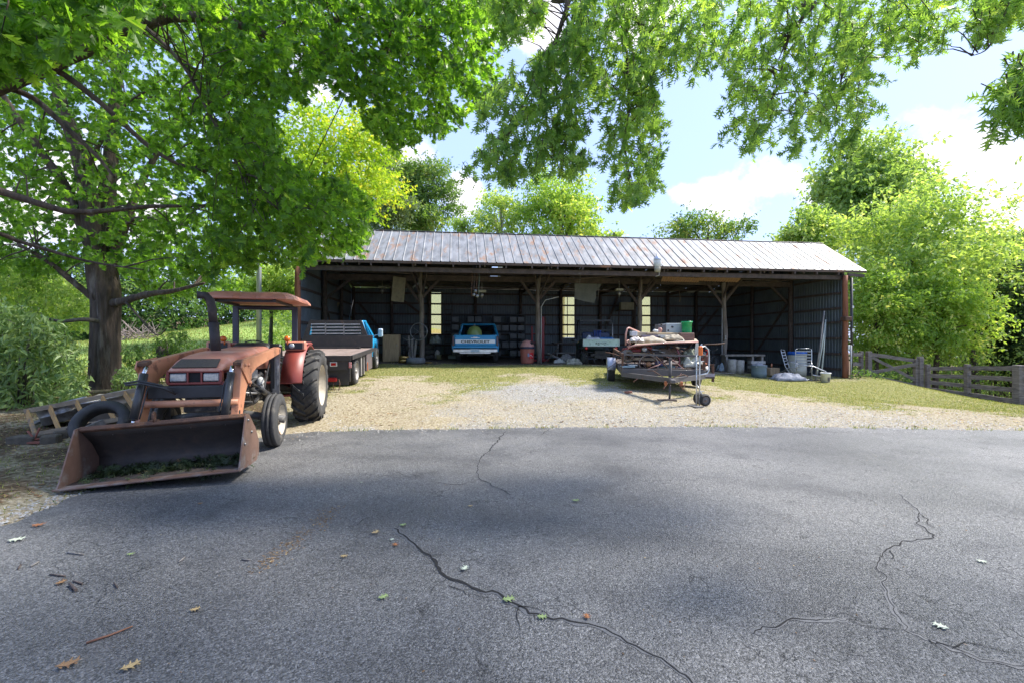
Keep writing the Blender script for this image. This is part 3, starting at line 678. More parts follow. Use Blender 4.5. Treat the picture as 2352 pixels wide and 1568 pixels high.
for z in gz_:
    for a, b_ in zip(allu, allu[1:]):
        MB().box(((a+b_)/2, DEP-.055, z+rnd.uniform(-.02, .02)), (b_-a-.01, .04, .09), rot=(0, rnd.uniform(-.004, .004), 0)).build('girt', m_oldwood, shed)
for u in sorted(allu+[(a+b_)/2 for a, b_ in zip(allu, allu[1:])]):
    MB().tube([(u, DEP-.17, -.1), (u+.02, DEP-.16, 2), (u, DEP-.17, 4.4)], [.10, .09, .08], 8).build('wall_post', m_oldwood, shed)
for (ua, ub, za, zb) in [(pu[3]+.2, pu[3]+2.4, .7, 3.2), (LEN-.5, LEN-2.7, 3.4, .7), (pu[2]+.4, pu[2]+1.1, 2.4, 4.2), (.4, 2.3, 3.6, 1.2), (pu[0]-1.9, pu[0]-.3, 4.1, 2.9)]:
    MB().bar((ua, DEP-.11, za), (ub, DEP-.11, zb), .03, .12).build('wall_brace', m_oldwood, shed)
# side walls
for side, uu in (('l', .0), ('r', LEN)):
    for i in range(9):
        v0 = .12+i*(DEP-.12)/9; v1 = v0+(DEP-.12)/9; s = 1 if side == 'r' else -1
        g = min(gu(uu, v0), gu(uu, v1))-.2
        mb = MB(); pts = corrugated(v1-v0, 0); vs_ = []
        for x, d in pts: vs_ += [(uu+s*d, v0+x, g), (uu+s*d, v0+x, roofz(min(v0+x, DEP))-.07)]
        mb.add(vs_, [(2*j, 2*j+2, 2*j+3, 2*j+1) for j in range(len(pts)-1)]); mb.build('wall_sheet', m_sheet, shed)
    ins = uu-.05 if side == 'r' else uu+.05
    for k, z in enumerate([gu(uu, .2)+.35+i*.63 for i in range(7)]):
        v1 = DEP-.2
        for a, b_ in ((.25, PV-.1), (PV+.1, 5.8), (5.8, DEP-.2)):
            if z > 4.6 and a > 3: continue
            MB().box((ins, (a+b_)/2, z+rnd.uniform(-.03, .03)), (.04, b_-a, .09), rot=(rnd.uniform(-.012, .012), 0, 0)).build('girt', m_oldwood, shed)
    for v, r_ in ((PV, .12), (5.8, .10)):
        MB().tube([(ins-(.12 if side == 'r' else -.12), v, gu(uu, v)-.1), (ins-(.1 if side == 'r' else -.1), v+.02, 2.3), (ins-(.1 if side == 'r' else -.1), v, roofz(v)-.15)], [r_, r_*.9, r_*.8], 8).build('wall_post', m_oldwood, shed)
    MB().bar((ins-(.1 if side == 'r' else -.1), PV+.2, 3.3), (ins-(1.2 if side == 'r' else -1.2), PV, 4.15), .05, .11).build('knee_brace', m_oldwood, shed)
    MB().bar((ins, PV+.3, 3.4), (ins, 5.6, .9), .03, .11).build('wall_brace', m_oldwood, shed)
# corner posts
for u, v, g in ((.05, .02, .45), (LEN-.05, .02, None)):
    g = gu(u, v) if g is None else g
    pts = [(u+.012*math.sin(k*1.3), v+.01*math.cos(k*2), g-.1+(4.3-g)*k/10) for k in range(11)]
    MB().tube(pts, [.115*(1-.02*k)*rnd.uniform(.97, 1.03) for k in range(11)], 12).build('corner_post', m_redpole, shed)
MB().box((LEN-.05, -.02, 2.42), (.30, .27, .17), bev=.02).build('post_collar', m_rust, shed)
MB().box((LEN+.42, -.0, ZE-.2), (.75, .05, .12), rot=(0, .06, 0)).build('outrigger', m_oldwood, shed)
# things fixed on the right corner post
MB().tube([(LEN+.17, -.05, -.05), (LEN+.17, -.05, 4.1)], .05, 8).build('corner_trim', m_black, shed)
MB().tube([(LEN+.11, -.09, -.05), (LEN+.11, -.09, 1.35)], .028, 8).build('conduit', mat('grey_pvc', (.45, .46, .46), rough=.5), shed)
MB().box((LEN-.02, -.13, 1.27), (.10, .03, .17), bev=.01).build('outlet_plate', m_white, shed)
MB().box((LEN+.17, -.12, 2.9), (.07, .02, .1)).box((LEN+.17, -.12, 1.95), (.07, .02, .14)).build('warning_tag', m_white, shed)
MB().lathe([(0, 0), (.04, 0), (.04, .03), (0, .035)], (LEN+.0, -.12, 1.5), (0, -1, 0), 12).build('glass_meter', m_steel, shed)
# insulator spots and plastic pipe on the fourth post
u = pu[3]
for z in (1.63, 1.72):
    MB().lathe([(0, 0), (.035, .0), (.035, .03), (.015, .05), (0, .05)], (u+.0, PV-.27, z), (0, -1, 0), 12).build('insulator', m_white, shed)
MB().tube([(u-.13, PV-.22, .3), (u-.13, PV-.22, 3.0)], .014, 6).build('conduit', m_white, shed)
MB().tube([(pu[1]+.11, PV-.24, .5), (pu[1]+.12, PV-.22, 3.0), (pu[1]+.3, PV-.2, 3.3), (pu[1]+.9, PV-.2, 3.45)], .018, 6).build('conduit', m_white, shed)
# ---------------------------------------------------------------- shared: wheels, text
def text(name, s, size, loc, ux, uy, mt, parent=None, ext=.002, squash=1.0, bold=0.0, label=None):
    cu = bpy.data.curves.new(name, 'FONT'); cu.body = s; cu.size = size; cu.extrude = ext; cu.align_x = 'CENTER'; cu.align_y = 'CENTER'; cu.offset = bold
    cu.materials.append(mt); o = bpy.data.objects.new(name, cu); COL.objects.link(o)
    ux = Vector(ux).normalized(); uy = Vector(uy).normalized(); uz = ux.cross(uy)
    M_ = Matrix((ux*squash, uy, uz)).transposed().to_4x4(); M_.translation = Vector(loc); o.matrix_local = M_
    bpy.context.view_layer.update(); mw = o.matrix_world.copy(); me = bpy.data.meshes.new_from_object(o.evaluated_get(bpy.context.evaluated_depsgraph_get()))
    bpy.data.objects.remove(o); o = bpy.data.objects.new(name, me); COL.objects.link(o); o.matrix_local = M_
    if parent is not None: o.parent = parent; KIDS.setdefault(parent.name, []).append(o)
    if label: o['label'] = label
    return o
TYRES = {}
def tyre_mb(r, w, rr, kind):
    mb = MB(); h = w/2
    if kind == 'rib':
        prof = [(rr, -h*.7), (rr+.02, -h*.92), ((r+rr)/2, -h), (r-.06, -h*.9), (r-.02, -h*.78), (r, -h*.7), (r, -h*.32), (r-.016, -h*.28), (r-.016, -h*.2), (r+.006, -h*.16), (r+.006, h*.16), (r-.016, h*.2), (r-.016, h*.28), (r, h*.32), (r, h*.7), (r-.02, h*.78), (r-.06, h*.9), ((r+rr)/2, h), (rr+.02, h*.92), (rr, h*.7), (rr-.005, 0)]
        mb.lathe(prof, axis=(1, 0, 0), seg=36, closed=True)
    else:
        c = .042 if kind == 'lug' else .012
        prof = [(rr, -h*.75), (rr+.025, -h*.95), ((r+rr)/2, -h*1.02), (r-.09*r/.6, -h*.97), (r-c-.015, -h*.82), (r-c, -h*.5), (r-c+.004, 0), (r-c, h*.5), (r-c-.015, h*.82), (r-.09*r/.6, h*.97), ((r+rr)/2, h*1.02), (rr+.025, h*.95), (rr, h*.75), (rr-.005, 0)]
        mb.lathe(prof, axis=(1, 0, 0), seg=40, closed=True)
        if kind == 'lug':
            nl = 19
            for s in (-1, 1):
                for k in range(nl):
                    a0 = 2*math.pi*(k+(.5 if s > 0 else 0))/nl; rings = []
                    for t, lw in ((0, .036), (.35, .040), (.75, .046), (1.02, .056)):
                        a = a0+.30*t; x = s*h*(t*1.0-.04); rt = r-.008*(t > .9)-.03*(t > 1); rb = r-c-.03-(.05 if t > 1 else 0)
                        dv = Vector((0, math.cos(a), math.sin(a))); tv = Vector((0, -math.sin(a), math.cos(a)))*(lw*.5); c0 = Vector((x, 0, 0))
                        rings.append([c0+dv*rb-tv*1.5, c0+dv*rt-tv, c0+dv*rt+tv, c0+dv*rb+tv*1.5])
                    mb.loft(rings, smooth=False)
        else:
            nl = 44
            for row, (x0, x1) in enumerate(((-.88, -.5), (-.42, -.04), (.04, .42), (.5, .88))):
                for k in range(nl):
                    a = 2*math.pi*(k+.5*(row % 2))/nl; dv = Vector((0, math.cos(a), math.sin(a))); tv = Vector((0, -math.sin(a), math.cos(a)))*(r*math.pi/nl*.62)
                    e0 = .012 if row == 0 else 0; e1 = .012 if row == 3 else 0
                    mb.add([Vector((x0*h, 0, 0))+dv*(r-c-.01)-tv, Vector((x0*h, 0, 0))+dv*(r-e0)-tv*.9, Vector((x0*h, 0, 0))+dv*(r-e0)+tv*.9, Vector((x0*h, 0, 0))+dv*(r-c-.01)+tv,
                            Vector((x1*h, 0, 0))+dv*(r-c-.01)-tv, Vector((x1*h, 0, 0))+dv*(r-e1)-tv*.9, Vector((x1*h, 0, 0))+dv*(r-e1)+tv*.9, Vector((x1*h, 0, 0))+dv*(r-c-.01)+tv], [(0,1,2,3), (7,6,5,4), (1,5,6,2), (0,4,5,1), (2,6,7,3)])
    return mb
def wheel(parent, name, loc, r, w, rr, kind, mrim, out=1, holes=8, deep=.3, label=None, rot=None, group=None, mt=None):
    e = empty(name, loc); e.parent = parent; KIDS.setdefault(parent.name, []).append(e)
    if rot: e.rotation_euler = rot
    if label: e['label'] = label
    key = (r, w, rr, kind)
    if key not in TYRES: TYRES[key] = tyre_mb(r, w, rr, kind).mesh('tyre'); TYRES[key].materials.append(mt or m_rubber)
    link('tyre', TYRES[key], None, e)
    h = w/2; d = deep*h; o = out
    mb = MB(); mb.lathe([(rr+.012, o*h*.95), (rr+.004, o*h*.8), (rr-.02, o*h*.7), (rr-.035, o*(h*.7-d)), (rr*.62, o*(h*.7-d*1.15)), (rr*.45, o*(h*.75-d)), (rr*.28, o*(h*.8-d)), (.0, o*(h*.8-d))], axis=(1, 0, 0), seg=28)
    mb.lathe([(rr+.012, -o*h*.95), (rr-.03, -o*h*.6), (rr-.04, 0), (rr*.5, 0)], axis=(1, 0, 0), seg=20)
    mb.build('rim', mrim, e)
    mb = MB(); mb.lathe([(rr*.26, o*(h*.78-d)), (rr*.24, o*(h*1.0-d)), (rr*.14, o*(h*1.15-d)), (0, o*(h*1.2-d))], axis=(1, 0, 0), seg=16)
    for k in range(holes):
        a = 2*math.pi*k/holes; mb.lathe([(rr*.045, 0), (rr*.045, o*.022), (0, o*.022)], (o*(h*.78-d), math.cos(a)*rr*.38, math.sin(a)*rr*.38), (1, 0, 0), 6)
    mb.build('hub', mrim, e)
    mb = MB()
    for k in range(holes):
        a = 2*math.pi*(k+.5)/holes; mb.lathe([(0, 0), (rr*.085, 0)], (o*(h*.735-d+.004), math.cos(a)*rr*.66, math.sin(a)*rr*.66), (1, 0, 0), 8)
    mb.build('vent_hole', m_dark, e)
    return e

# ---------------------------------------------------------------- tractor with front loader
m_tred = mat('faded_tractor_red', (.58, .25, .17), (.50, .19, .125), (.66, .42, .33), scale=3, scale3=2.2, cut3=.52, soft3=.2, rough=.5, bump=.03)
m_tdred = mat('deep_tractor_red', (.25, .05, .038), (.19, .036, .028), scale=4, rough=.45)
m_loader = mat('loader_orange', (.58, .27, .15), (.50, .21, .115), (.24, .11, .065), scale=4, scale3=5, cut3=.54, rough=.5, bump=.05)
m_brust = mat('bucket_rust', (.052, .040, .034), (.034, .028, .026), (.095, .055, .038), scale=7, scale3=3, cut3=.55, soft3=.2, rough=.7, bump=.3, bscale=40)
m_bworn = mat('bucket_worn_steel', (.17, .10, .075), (.12, .07, .05), (.26, .24, .23), scale=6, scale3=3, cut3=.5, soft3=.15, rough=.55, bump=.15, metal=.2)
m_cream = mat('cream_rim', (.46, .41, .33), (.36, .32, .25), (.30, .16, .09), scale=6, scale3=5, cut3=.58, rough=.6)
m_cyl = mat('greasy_black_cylinder', (.03, .03, .032), (.05, .048, .045), scale=14, rough=.32)
m_chrome = mat('chrome_rod', (.75, .75, .76), (.65, .65, .66), rough=.15, metal=1)
m_engine = mat('oily_engine', (.10, .095, .09), (.045, .045, .045), (.22, .20, .17), scale=10, scale3=6, rough=.6)
m_lens = mat('headlamp_lens', (.55, .58, .58), (.35, .38, .40), scale=40, rough=.15, metal=.4)
m_amber = mat('amber_lens', (.75, .18, .02), (.65, .14, .02), rough=.25)
m_redlens = mat('red_lens', (.55, .02, .015), rough=.2)
m_muff = mat('muffler', (.055, .045, .045), (.035, .03, .03), (.11, .08, .07), scale=8, scale3=4, cut3=.55, rough=.6, metal=.3)
T = empty('tractor', (-4.56, 8.36, .02), R(193.2), 'faded red farm tractor with canopy and front loader parked at the driveway edge', 'tractor')
for s in (1, -1):
    wheel(T, 'rear_wheel', (s*.80, 0, .665), .67, .44, .37, 'lug', m_cream, out=s, holes=8, deep=.55)
    wheel(T, 'front_wheel', (s*.70, 2.03, .36), .37, .21, .20, 'rib', m_cream, out=s, holes=6, deep=.35)
# chassis, engine
mb = MB(); mb.box((0, .55, .72), (.42, 1.2, .42), bev=.05).box((0, 1.55, .80), (.36, 1.0, .42), bev=.04).box((0, 2.2, .66), (.40, .9, .16), bev=.02)
mb.box((0, 1.3, .55), (.30, 1.0, .2), bev=.04)
for k in range(8): mb.box((-.22, 1.15+k*.11, .92), (.07, .06, .16), bev=.01); mb.box((-.24, 1.1+k*.11, .70), (.05, .05, .06))
mb.tube([(-.26, .9, .86), (-.30, 1.3, .98), (-.27, 1.7, .86)], .035, 8).tube([(-.25, 1.0, .62), (-.27, 1.5, .55), (-.24, 1.9, .6)], .028, 8)
mb.lathe([(0, -.12), (.07, -.12), (.07, .1), (0, .1)], (-.3, 1.5, .72), (0, 1, 0), 12)
mb.build('engine', m_engine, T)
MB().tube([(-.84, 2.03, .36), (-.3, 2.03, .46), (.3, 2.03, .46), (.84, 2.03, .36)], .055, 8).box((-.62, 2.03, .48), (.08, .1, .3)).box((.62, 2.03, .48), (.08, .1, .3)).build('front_axle', m_engine, T)
MB().tube([(-.7, 0, .67), (.7, 0, .67)], .12, 10).box((0, .02, .68), (.5, .5, .5), bev=.06).build('rear_axle', m_engine, T)
# hood
def hood_ring(y, w, zt, zb, r_=.10):
    pts = []; w2 = w/2
    for a in range(0, 91, 18): pts.append(Vector((w2-r_+r_*math.cos(R(a)), y, zt-r_*.8+r_*.8*math.sin(R(a)))))
    for a in range(90, 181, 18): pts.append(Vector((-w2+r_+r_*math.cos(R(a)), y, zt-r_*.8+r_*.8*math.sin(R(a)))))
    pts.append(Vector((-w2, y, zb))); pts.append(Vector((w2, y, zb))); return pts
mb = MB(); mb.loft([hood_ring(.78, .62, 1.40, 1.04), hood_ring(1.2, .63, 1.375, 1.05), hood_ring(1.9, .63, 1.35, 1.10), hood_ring(2.35, .62, 1.31, 1.12), hood_ring(2.60, .61, 1.265, 1.12), hood_ring(2.80, .58, 1.165, 1.115, .06), hood_ring(2.83, .56, 1.14, 1.115, .03)])
mb.build('hood', m_tred, T)
# screen on the sloping nose
mb = MB(); mb.add([(.22, 2.632, 1.257), (-.22, 2.632, 1.257), (-.245, 2.825, 1.163), (.245, 2.825, 1.163)], [(0, 1, 2, 3)]); mb.build('nose_screen', mat('mesh_grille', (.11, .085, .065), (.055, .045, .035), scale=90, rough=.8), T, solid=.012)
mb = MB(); mb.box((0, 2.76, 1.04), (.56, .08, .14), bev=.01); mb.build('headlamp_panel', m_dark, T)
mb = MB(); mb.box((0, 2.80, 1.115), (.60, .06, .03), bev=.008).box((0, 2.80, .965), (.60, .06, .03), bev=.008).box((.29, 2.80, 1.04), (.03, .06, .13)).box((-.29, 2.80, 1.04), (.03, .06, .13)).box((.075, 2.80, 1.04), (.018, .05, .13)).box((-.075, 2.80, 1.04), (.018, .05, .13)); mb.build('headlamp_surround', m_tdred, T)
for s in (1, -1): MB().box((s*.182, 2.81, 1.04), (.18, .03, .10), bev=.012).build('headlamp', m_lens, T)
for s in (1, -1):
    MB().box((s*.305, 2.05, 1.03), (.012, 1.2, .15), bev=.004).build('side_stripe', m_black, T)
text('model_number', '3230', .125, (-.314, 2.56, 1.03), (0, -1, 0), (0, 0, 1), m_white, T, bold=.003)
for a_ in (((0, 2.70, .91), (.03, .05, .10)), ((.27, 2.76, .90), (.05, .06, .14)), ((-.29, 2.78, .90), (.06, .08, .18))): MB().box(*a_).build('grille_post', m_tdred, T)
MB().box((0, 2.86, .87), (.90, .16, .15), bev=.012).build('front_bumper', m_black, T)
MB().box((0, 2.60, .93), (.46, .3, .02), rot=(.15, 0, 0)).build('tray', m_engine, T)
# dash, steering, seat
MB().loft([hood_ring(.78, .60, 1.41, .9), hood_ring(.62, .54, 1.46, .95, .06), hood_ring(.56, .44, 1.42, 1.0, .04)]).build('dash', m_black, T)
MB().lathe([(.19, -.012), (.205, 0), (.19, .012), (.18, 0)], (0, .42, 1.40), (0, -.5, .86), 28, closed=True).tube([(0, .42, 1.40), (0, .62, 1.2)], .02, 8).bar((-.18, .42, 1.4), (.18, .42, 1.4), .02).build('steering_wheel', m_black, T)
MB().box((0, -.12, 1.05), (.48, .46, .12), bev=.04).box((0, -.36, 1.24), (.46, .10, .40), rot=(-.2, 0, 0), bev=.04).box((-.24, -.12, 1.17), (.06, .3, .05), bev=.02).build('seat', m_black, T)
MB().box((0, .35, .78), (1.1, .7, .03)).box((-.5, .5, .55), (.2, .3, .03)).build('platform', m_tdred, T)
for s in (1, -1):
    # fender: curved sheet over and in front of the tyre, inner side
    mb = MB(); rings = []
    for k in range(10):
        a = R(8+k*15.5); r_ = .74
        yy, z_ = r_*math.cos(a), .68+r_*math.sin(a)
        if k > 6: z_ = min(z_, 1.36)
        rings.append([Vector((s*.46, yy, z_)), Vector((s*.80, yy, z_)), Vector((s*.80, yy-.008*math.cos(a), z_-.02)), Vector((s*.46, yy, z_-.02))])
    mb.loft(rings, smooth=True); mb.add([(s*.47, .73*math.cos(R(8+k*15.5)), .68+.73*math.sin(R(8+k*15.5))) for k in range(10)]+[(s*.47, 0, .6)], [list(range(11))])
    mb.box((s*.62, .02, 1.43), (.36, .50, .07), bev=.03)
    mb.build('fender', m_tdred, T)
    MB().box((s*.62, .34, 1.40), (.34, .14, .16), bev=.02).build('lamp_box', m_tred, T)
    MB().box((s*.60, .415, 1.40), (.29, .014, .115), bev=.005).build('lamp_panel', m_black, T)
    MB().lathe([(0, .0), (.042, 0), (.046, .012), (.03, .022), (0, .026)], (s*(.66 if s > 0 else .57), .422, 1.40), (0, 1, 0), 16).build('work_lamp', m_lens, T)
    MB().lathe([(.0, 0), (.045, 0), (.05, .03), (.045, .06), (0, .065)], (s*.50 if s < 0 else s*.48, .42 if s < 0 else .5, 1.52), (0, 1, .2), 16).tube([(s*.5, .42, 1.42), (s*.5, .42, 1.5)], .012, 6).build('turn_lamp', m_amber, T)
for (y_, z_, w_, h_) in ((1.17, 1.02, .04, .16), (1.18, .82, .035, .12)):
    MB().box((-.535, y_, z_), (.006, w_, h_)).build('sticker', m_white, T)
MB().tube([(-.30, 1.0, 1.0), (-.36, 1.25, .86), (-.34, 1.6, .70), (-.28, 1.9, .74)], .016, 6).build('fuel_line', m_steel, T)
MB().box((-.27, 1.62, 1.0), (.10, .34, .16), rot=(.1, 0, 0), bev=.02).build('manifold', mat('pale_metal', (.42, .41, .38), (.28, .27, .25), scale=9, rough=.6), T)
MB().lathe([(0, -.1), (.055, -.1), (.055, .09), (.03, .11), (0, .11)], (-.31, 1.32, .82), (0, .2, 1), 14).build('oil_filter', m_white, T)
MB().box((-.29, 2.2, .95), (.04, .3, .3), bev=.01).build('radiator_side', m_engine, T)
# roll frame and canopy
mb = MB()
for s in (1, -1): mb.bar((s*.50, -.12, .7), (s*.50, -.12, 2.12), .07, .09)
mb.tube([(-.50, -.12, 2.10), (.50, -.12, 2.10)], .04, 8); mb.build('roll_bar', mat('dark_blue_frame', (.045, .05, .075), (.03, .033, .05), rough=.35), T)
mb = MB(); mb.bar((.45, -.1, 2.14), (.45, 1.05, 2.14), .04, .04).bar((-.45, -.1, 2.14), (-.45, 1.05, 2.14), .04, .04).bar((-.45, .95, 2.14), (.45, .95, 2.14), .04, .04); mb.build('canopy_frame', m_black, T)
def can_ring(z, k, o=0):
    x, y0, y1 = .67*k, -.42, 1.12; my = (y0+y1)/2; c = .10
    pts = [(-x+c, y0), (x-c, y0), (x, y0+c), (x, y1-c), (x-c, y1), (.2, y1+.0), (.12, y1-.05), (-.12, y1-.05), (-.2, y1), (-x+c, y1), (-x, y1-c), (-x, y0+c)]
    return [Vector((a-.06, my+(b-my)*k, z)) for a, b in pts]
MB().loft([can_ring(2.165, .97), can_ring(2.165, 1.02), can_ring(2.20, 1.01), can_ring(2.26, .93), can_ring(2.29, .80), can_ring(2.30, .5)], smooth=False).build('canopy', m_tred, T)
# exhaust
mb = MB(); mb.tube([(.11, 1.85, 1.28), (.145, 1.85, 1.75)], .066, 14).tube([(.142, 1.85, 1.70), (.165, 1.85, 1.95), (.185, 1.86, 2.06), (.235, 1.88, 2.13), (.33, 1.92, 2.13)], [.056, .056, .056, .055, .054], 14)
mb.lathe([(.064, 0), (.066, .015), (.064, .03)], (.142, 1.85, 1.70), seg=14); mb.build('exhaust_pipe', m_muff, T)
# loader
for s in (1, -1):
    x = s*.46
    MB().box((x, 1.12, .95), (.07, .16, .84), bev=.008).box((x*.93, 1.12, .6), (.2, .3, .14), bev=.01).build('loader_tower', m_tdred if s > 0 else m_black, T)
    MB().bar((x-s*-.05, 1.2, .52), (x+s*.05, 1.16, 1.36), .02, .10, up=(1, 0, 0)).build('tower_plate', m_steel if s < 0 else m_black, T)
    arm = [(1.08, 1.37), (1.1, 1.29), (2.30, 1.13), (2.58, 1.03), (2.74, .86), (2.95, .40), (3.10, .40), (2.97, .80), (2.92, 1.10), (2.85, 1.20), (2.72, 1.25), (2.1, 1.31), (1.2, 1.39)]
    MB().prism(arm, (x+s*.05, 0, 0), (1, 0, 0), (0, 1, 0), (0, 0, 1), .085).build('loader_arm', m_loader, T, bevel=.008)
    tri = [(2.48, 1.28), (2.92, 1.25), (2.96, 1.16), (2.64, .90)]
    MB().prism(tri, (x+s*.103, 0, 0), (1, 0, 0), (0, 1, 0), (0, 0, 1), .014).lathe([(.022, 0), (.022, .02), (0, .02)], (x+s*.108, 2.85, 1.19), (s, 0, 0), 10).lathe([(.022, 0), (.022, .02), (0, .02)], (x+s*.108, 2.72, 1.18), (s, 0, 0), 10).lathe([(.022, 0), (.022, .02), (0, .02)], (x+s*.108, 2.66, .95), (s, 0, 0), 10).build('pivot_plate', m_loader, T)
    MB().box((x+s*.05, 2.87, 1.22), (.10, .14, .05), rot=(-.2, 0, 0), bev=.01).build('arm_cap', m_rust, T)
    MB().lathe([(0, 0), (.028, 0)], (x+s*.094, 2.985, .62), (s, 0, 0), 12).build('arm_hole', m_dark, T)
    MB().tube([(x+s*.0, 2.98, 1.10), (x+s*.0, 3.20, .60)], .043, 12).build('tilt_cylinder', m_cyl, T)
    MB().tube([(x+s*.0, 3.19, .62), (x+s*.0, 3.22, .50)], .018, 10).build('cylinder_rod', m_chrome, T); MB().tube([(x+s*.0, 2.94, 1.18), (x+s*.0, 3.0, 1.06)], .025, 8).build('cylinder_rod', m_chrome, T)
    MB().tube([(x-s*.02, 1.2, .60), (x-s*.0, 1.95, .82)], .042, 12).tube([(x, 1.9, .81), (x, 2.35, .95)], .018, 8).build('lift_cylinder', m_cyl, T)
    MB().tube([(x, 2.98, 1.14), (x-s*.065, 3.04, .95), (x-s*.06, 3.10, .8), (x-s*.065, 3.17, .68), (x-s*.05, 3.18, .60)], .008, 6).build('hose', m_black, T); MB().tube([(x-s*.04, 1.2, 1.2), (x-s*.05, 1.5, .7), (x-s*.04, 2.0, .62), (x, 2.3, .8)], .012, 6).build('hose', m_black, T)
MB().tube([(-.54, 2.97, .74), (.54, 2.97, .74)], .042, 12).build('cross_tube', m_loader, T)
MB().tube([(.62, 3.05, 1.0), (.45, 3.1, 1.03), (.25, 3.06, .97), (.16, 2.98, .88)], .014, 6).build('hose', m_black, T); MB().tube([(.60, 3.07, .98), (.42, 3.12, 1.0), (.22, 3.08, .94), (.13, 2.99, .86)], .014, 6).build('hose', m_black, T)
# bucket, its right end carried a little higher
BK0 = len(KIDS.get(T.name, []))
prof = [(3.80, .035), (3.45, .03), (3.26, .04), (3.16, .10), (3.15, .20), (3.25, .37), (3.42, .54)]
mb = MB(); mb.sheet(lambda u, v: Vector((-.80+1.60*u, np.interp(v, np.linspace(0, 1, 7), [p[0] for p in prof]), np.interp(v, np.linspace(0, 1, 7), [p[1] for p in prof]))), 12, 12)
mb.build('bucket_shell', m_brust, T, solid=.012)
for s in (1, -1):
    side = [(3.82, .02), (3.78, .07), (3.50, .57), (3.40, .58), (3.20, .38), (3.10, .2), (3.13, .06), (3.22, .0), (3.4, .0)]
    MB().prism(side, (s*.808, 0, 0), (1, 0, 0), (0, 1, 0), (0, 0, 1), .014).build('bucket_side', m_bworn, T)
    for (a, b_) in ((3.45, .51), (3.36, .36), (3.6, .27)):
        MB().lathe([(.014, 0), (.014, .012), (0, .014)], (s*.816, a, b_), (s, 0, 0), 8).build('bolt', m_steel, T)
MB().box((0, 3.77, .032), (1.66, .13, .018), bev=.004).build('cutting_edge', m_bworn, T)
MB().box((0, 3.425, .555), (1.60, .06, .05), rot=(.5, 0, 0), bev=.008).build('bucket_lip', m_rust, T)
for x in (-.55, -.2, .25, .55): MB().lathe([(.013, 0), (.013, .012), (0, .014)], (x, 3.345, .475), (0, 1, -.9), 8).build('bolt', m_steel, T)
mb = MB(); mb.lathe([(.05, -.015), (.065, 0), (.05, .015), (.035, 0)], (.12, 3.42, .63), (1, .3, 0), 14, closed=True).box((.12, 3.42, .585), (.08, .05, .02)); mb.build('lifting_hook', m_rust, T)
for o_ in KIDS[T.name][BK0:]:
    o_.rotation_euler = (0, R(3.2), 0); o_.location = (0, 0, .035)
# drawn red implement behind the rear wheel
imp = empty('hay_rake', (-4.62, 11.0, gz(-4.6, 11)-.02), R(6), 'small red tined rake standing behind the tractor rear wheel', 'rake')
MB().box((0, 0, .27), (.75, .08, .10), bev=.02).build('frame', mat('bright_red', (.50, .02, .018), (.40, .02, .02), rough=.4), imp)
for k in range(5): MB().tube([(-.3+k*.15, 0, .26), (-.3+k*.15, -.02, .12), (-.3+k*.15+.03, -.06, .0)], .010, 6).build('tine', m_rust, imp)
MB().tube([(.36, 0, .26), (.42, 0, .27), (.45, -.02, .18), (.43, -.05, .0)], .011, 6).build('tine', m_rust, imp)

# ---------------------------------------------------------------- trucks
m_blue = mat('truck_blue', (.02, .29, .55), (.018, .25, .50), (.05, .34, .60), scale=2, scale3=3, cut3=.6, soft3=.2, rough=.28)
m_glass = glassmat('dark_glass'); m_cglass = clearglass('window_glass')
m_bump = mat('dull_chrome', (.75, .75, .75), (.55, .55, .55), (.30, .25, .22), scale=5, scale3=5, cut3=.62, rough=.3, metal=.85)
m_grime = mat('grey_underbody', (.05, .045, .04), (.03, .028, .026), scale=8, rough=.9)
m_wrim = mat('painted_rim', (.40, .38, .35), (.28, .26, .24), scale=9, rough=.5, metal=.3)
def cab(T_, y0, y1, zf, zb_, zr, hw, mpaint, hood_y=None):
    """pickup cab: lower body, roof with pillars, glass, doors"""
    hw2 = hw*.80
    mb = MB(); mb.box((0, (y0+y1)/2, (zf+zb_)/2), (2*hw, y1-y0, zb_-zf), bev=.05)
    mb.build('cab_body', mpaint, T_)
    mb = MB(); pl = .07
    base = [(-hw*.95, y0+.03), (hw*.95, y0+.03), (hw*.95, y1+.25), (-hw*.95, y1+.25)]; topp = [(-hw2, y0+.16), (hw2, y0+.16), (hw2*.96, y1-.35), (-hw2*.96, y1-.35)]
    B = [Vector((x, y, zb_-.01)) for x, y in base]; Tt = [Vector((x, y, zr-.06)) for x, y in topp]
    for a, b_ in zip(B, Tt): mb.bar(a, b_, .08, .08)
    mb.bar(B[1].lerp(B[2], .52), Tt[1].lerp(Tt[2], .62), .09, .05, up=(0, 1, 0)).bar(B[0].lerp(B[3], .52), Tt[0].lerp(Tt[3], .62), .09, .05, up=(0, 1, 0))
    mb.build('pillars', mpaint, T_)
    cx = (topp[0][1]+topp[2][1])/2; mb = MB()
    mb.box((0, cx, zr-.03), (2*hw2+.06, topp[2][1]-topp[0][1]+.1, .08), bev=.035); mb.build('roof', mpaint, T_)
    for (i, j, nm) in ((0, 1, 'rear_window'), (1, 2, 'side_window'), (2, 3, 'windscreen'), (3, 0, 'side_window')):
        q = [B[i].lerp(B[j], .04), B[j].lerp(B[i], .04), Tt[j].lerp(Tt[i], .03), Tt[i].lerp(Tt[j], .03)]
        MB().add(q, [(0, 1, 2, 3)]).build(nm, m_cglass, T_)
    MB().box((0, y0+.45, zb_-.05), (1.3, .16, .62), rot=(-.15, 0, 0), bev=.05).build('seat', mat('seat_cloth', (.06, .06, .07), rough=.9), T_)
    MB().lathe([(.18, -.012), (.195, 0), (.18, .012), (.17, 0)], (-.4, y1-.1, zb_+.06), (0, -.8, .5), 20, closed=True).build('steering_wheel', m_black, T_)
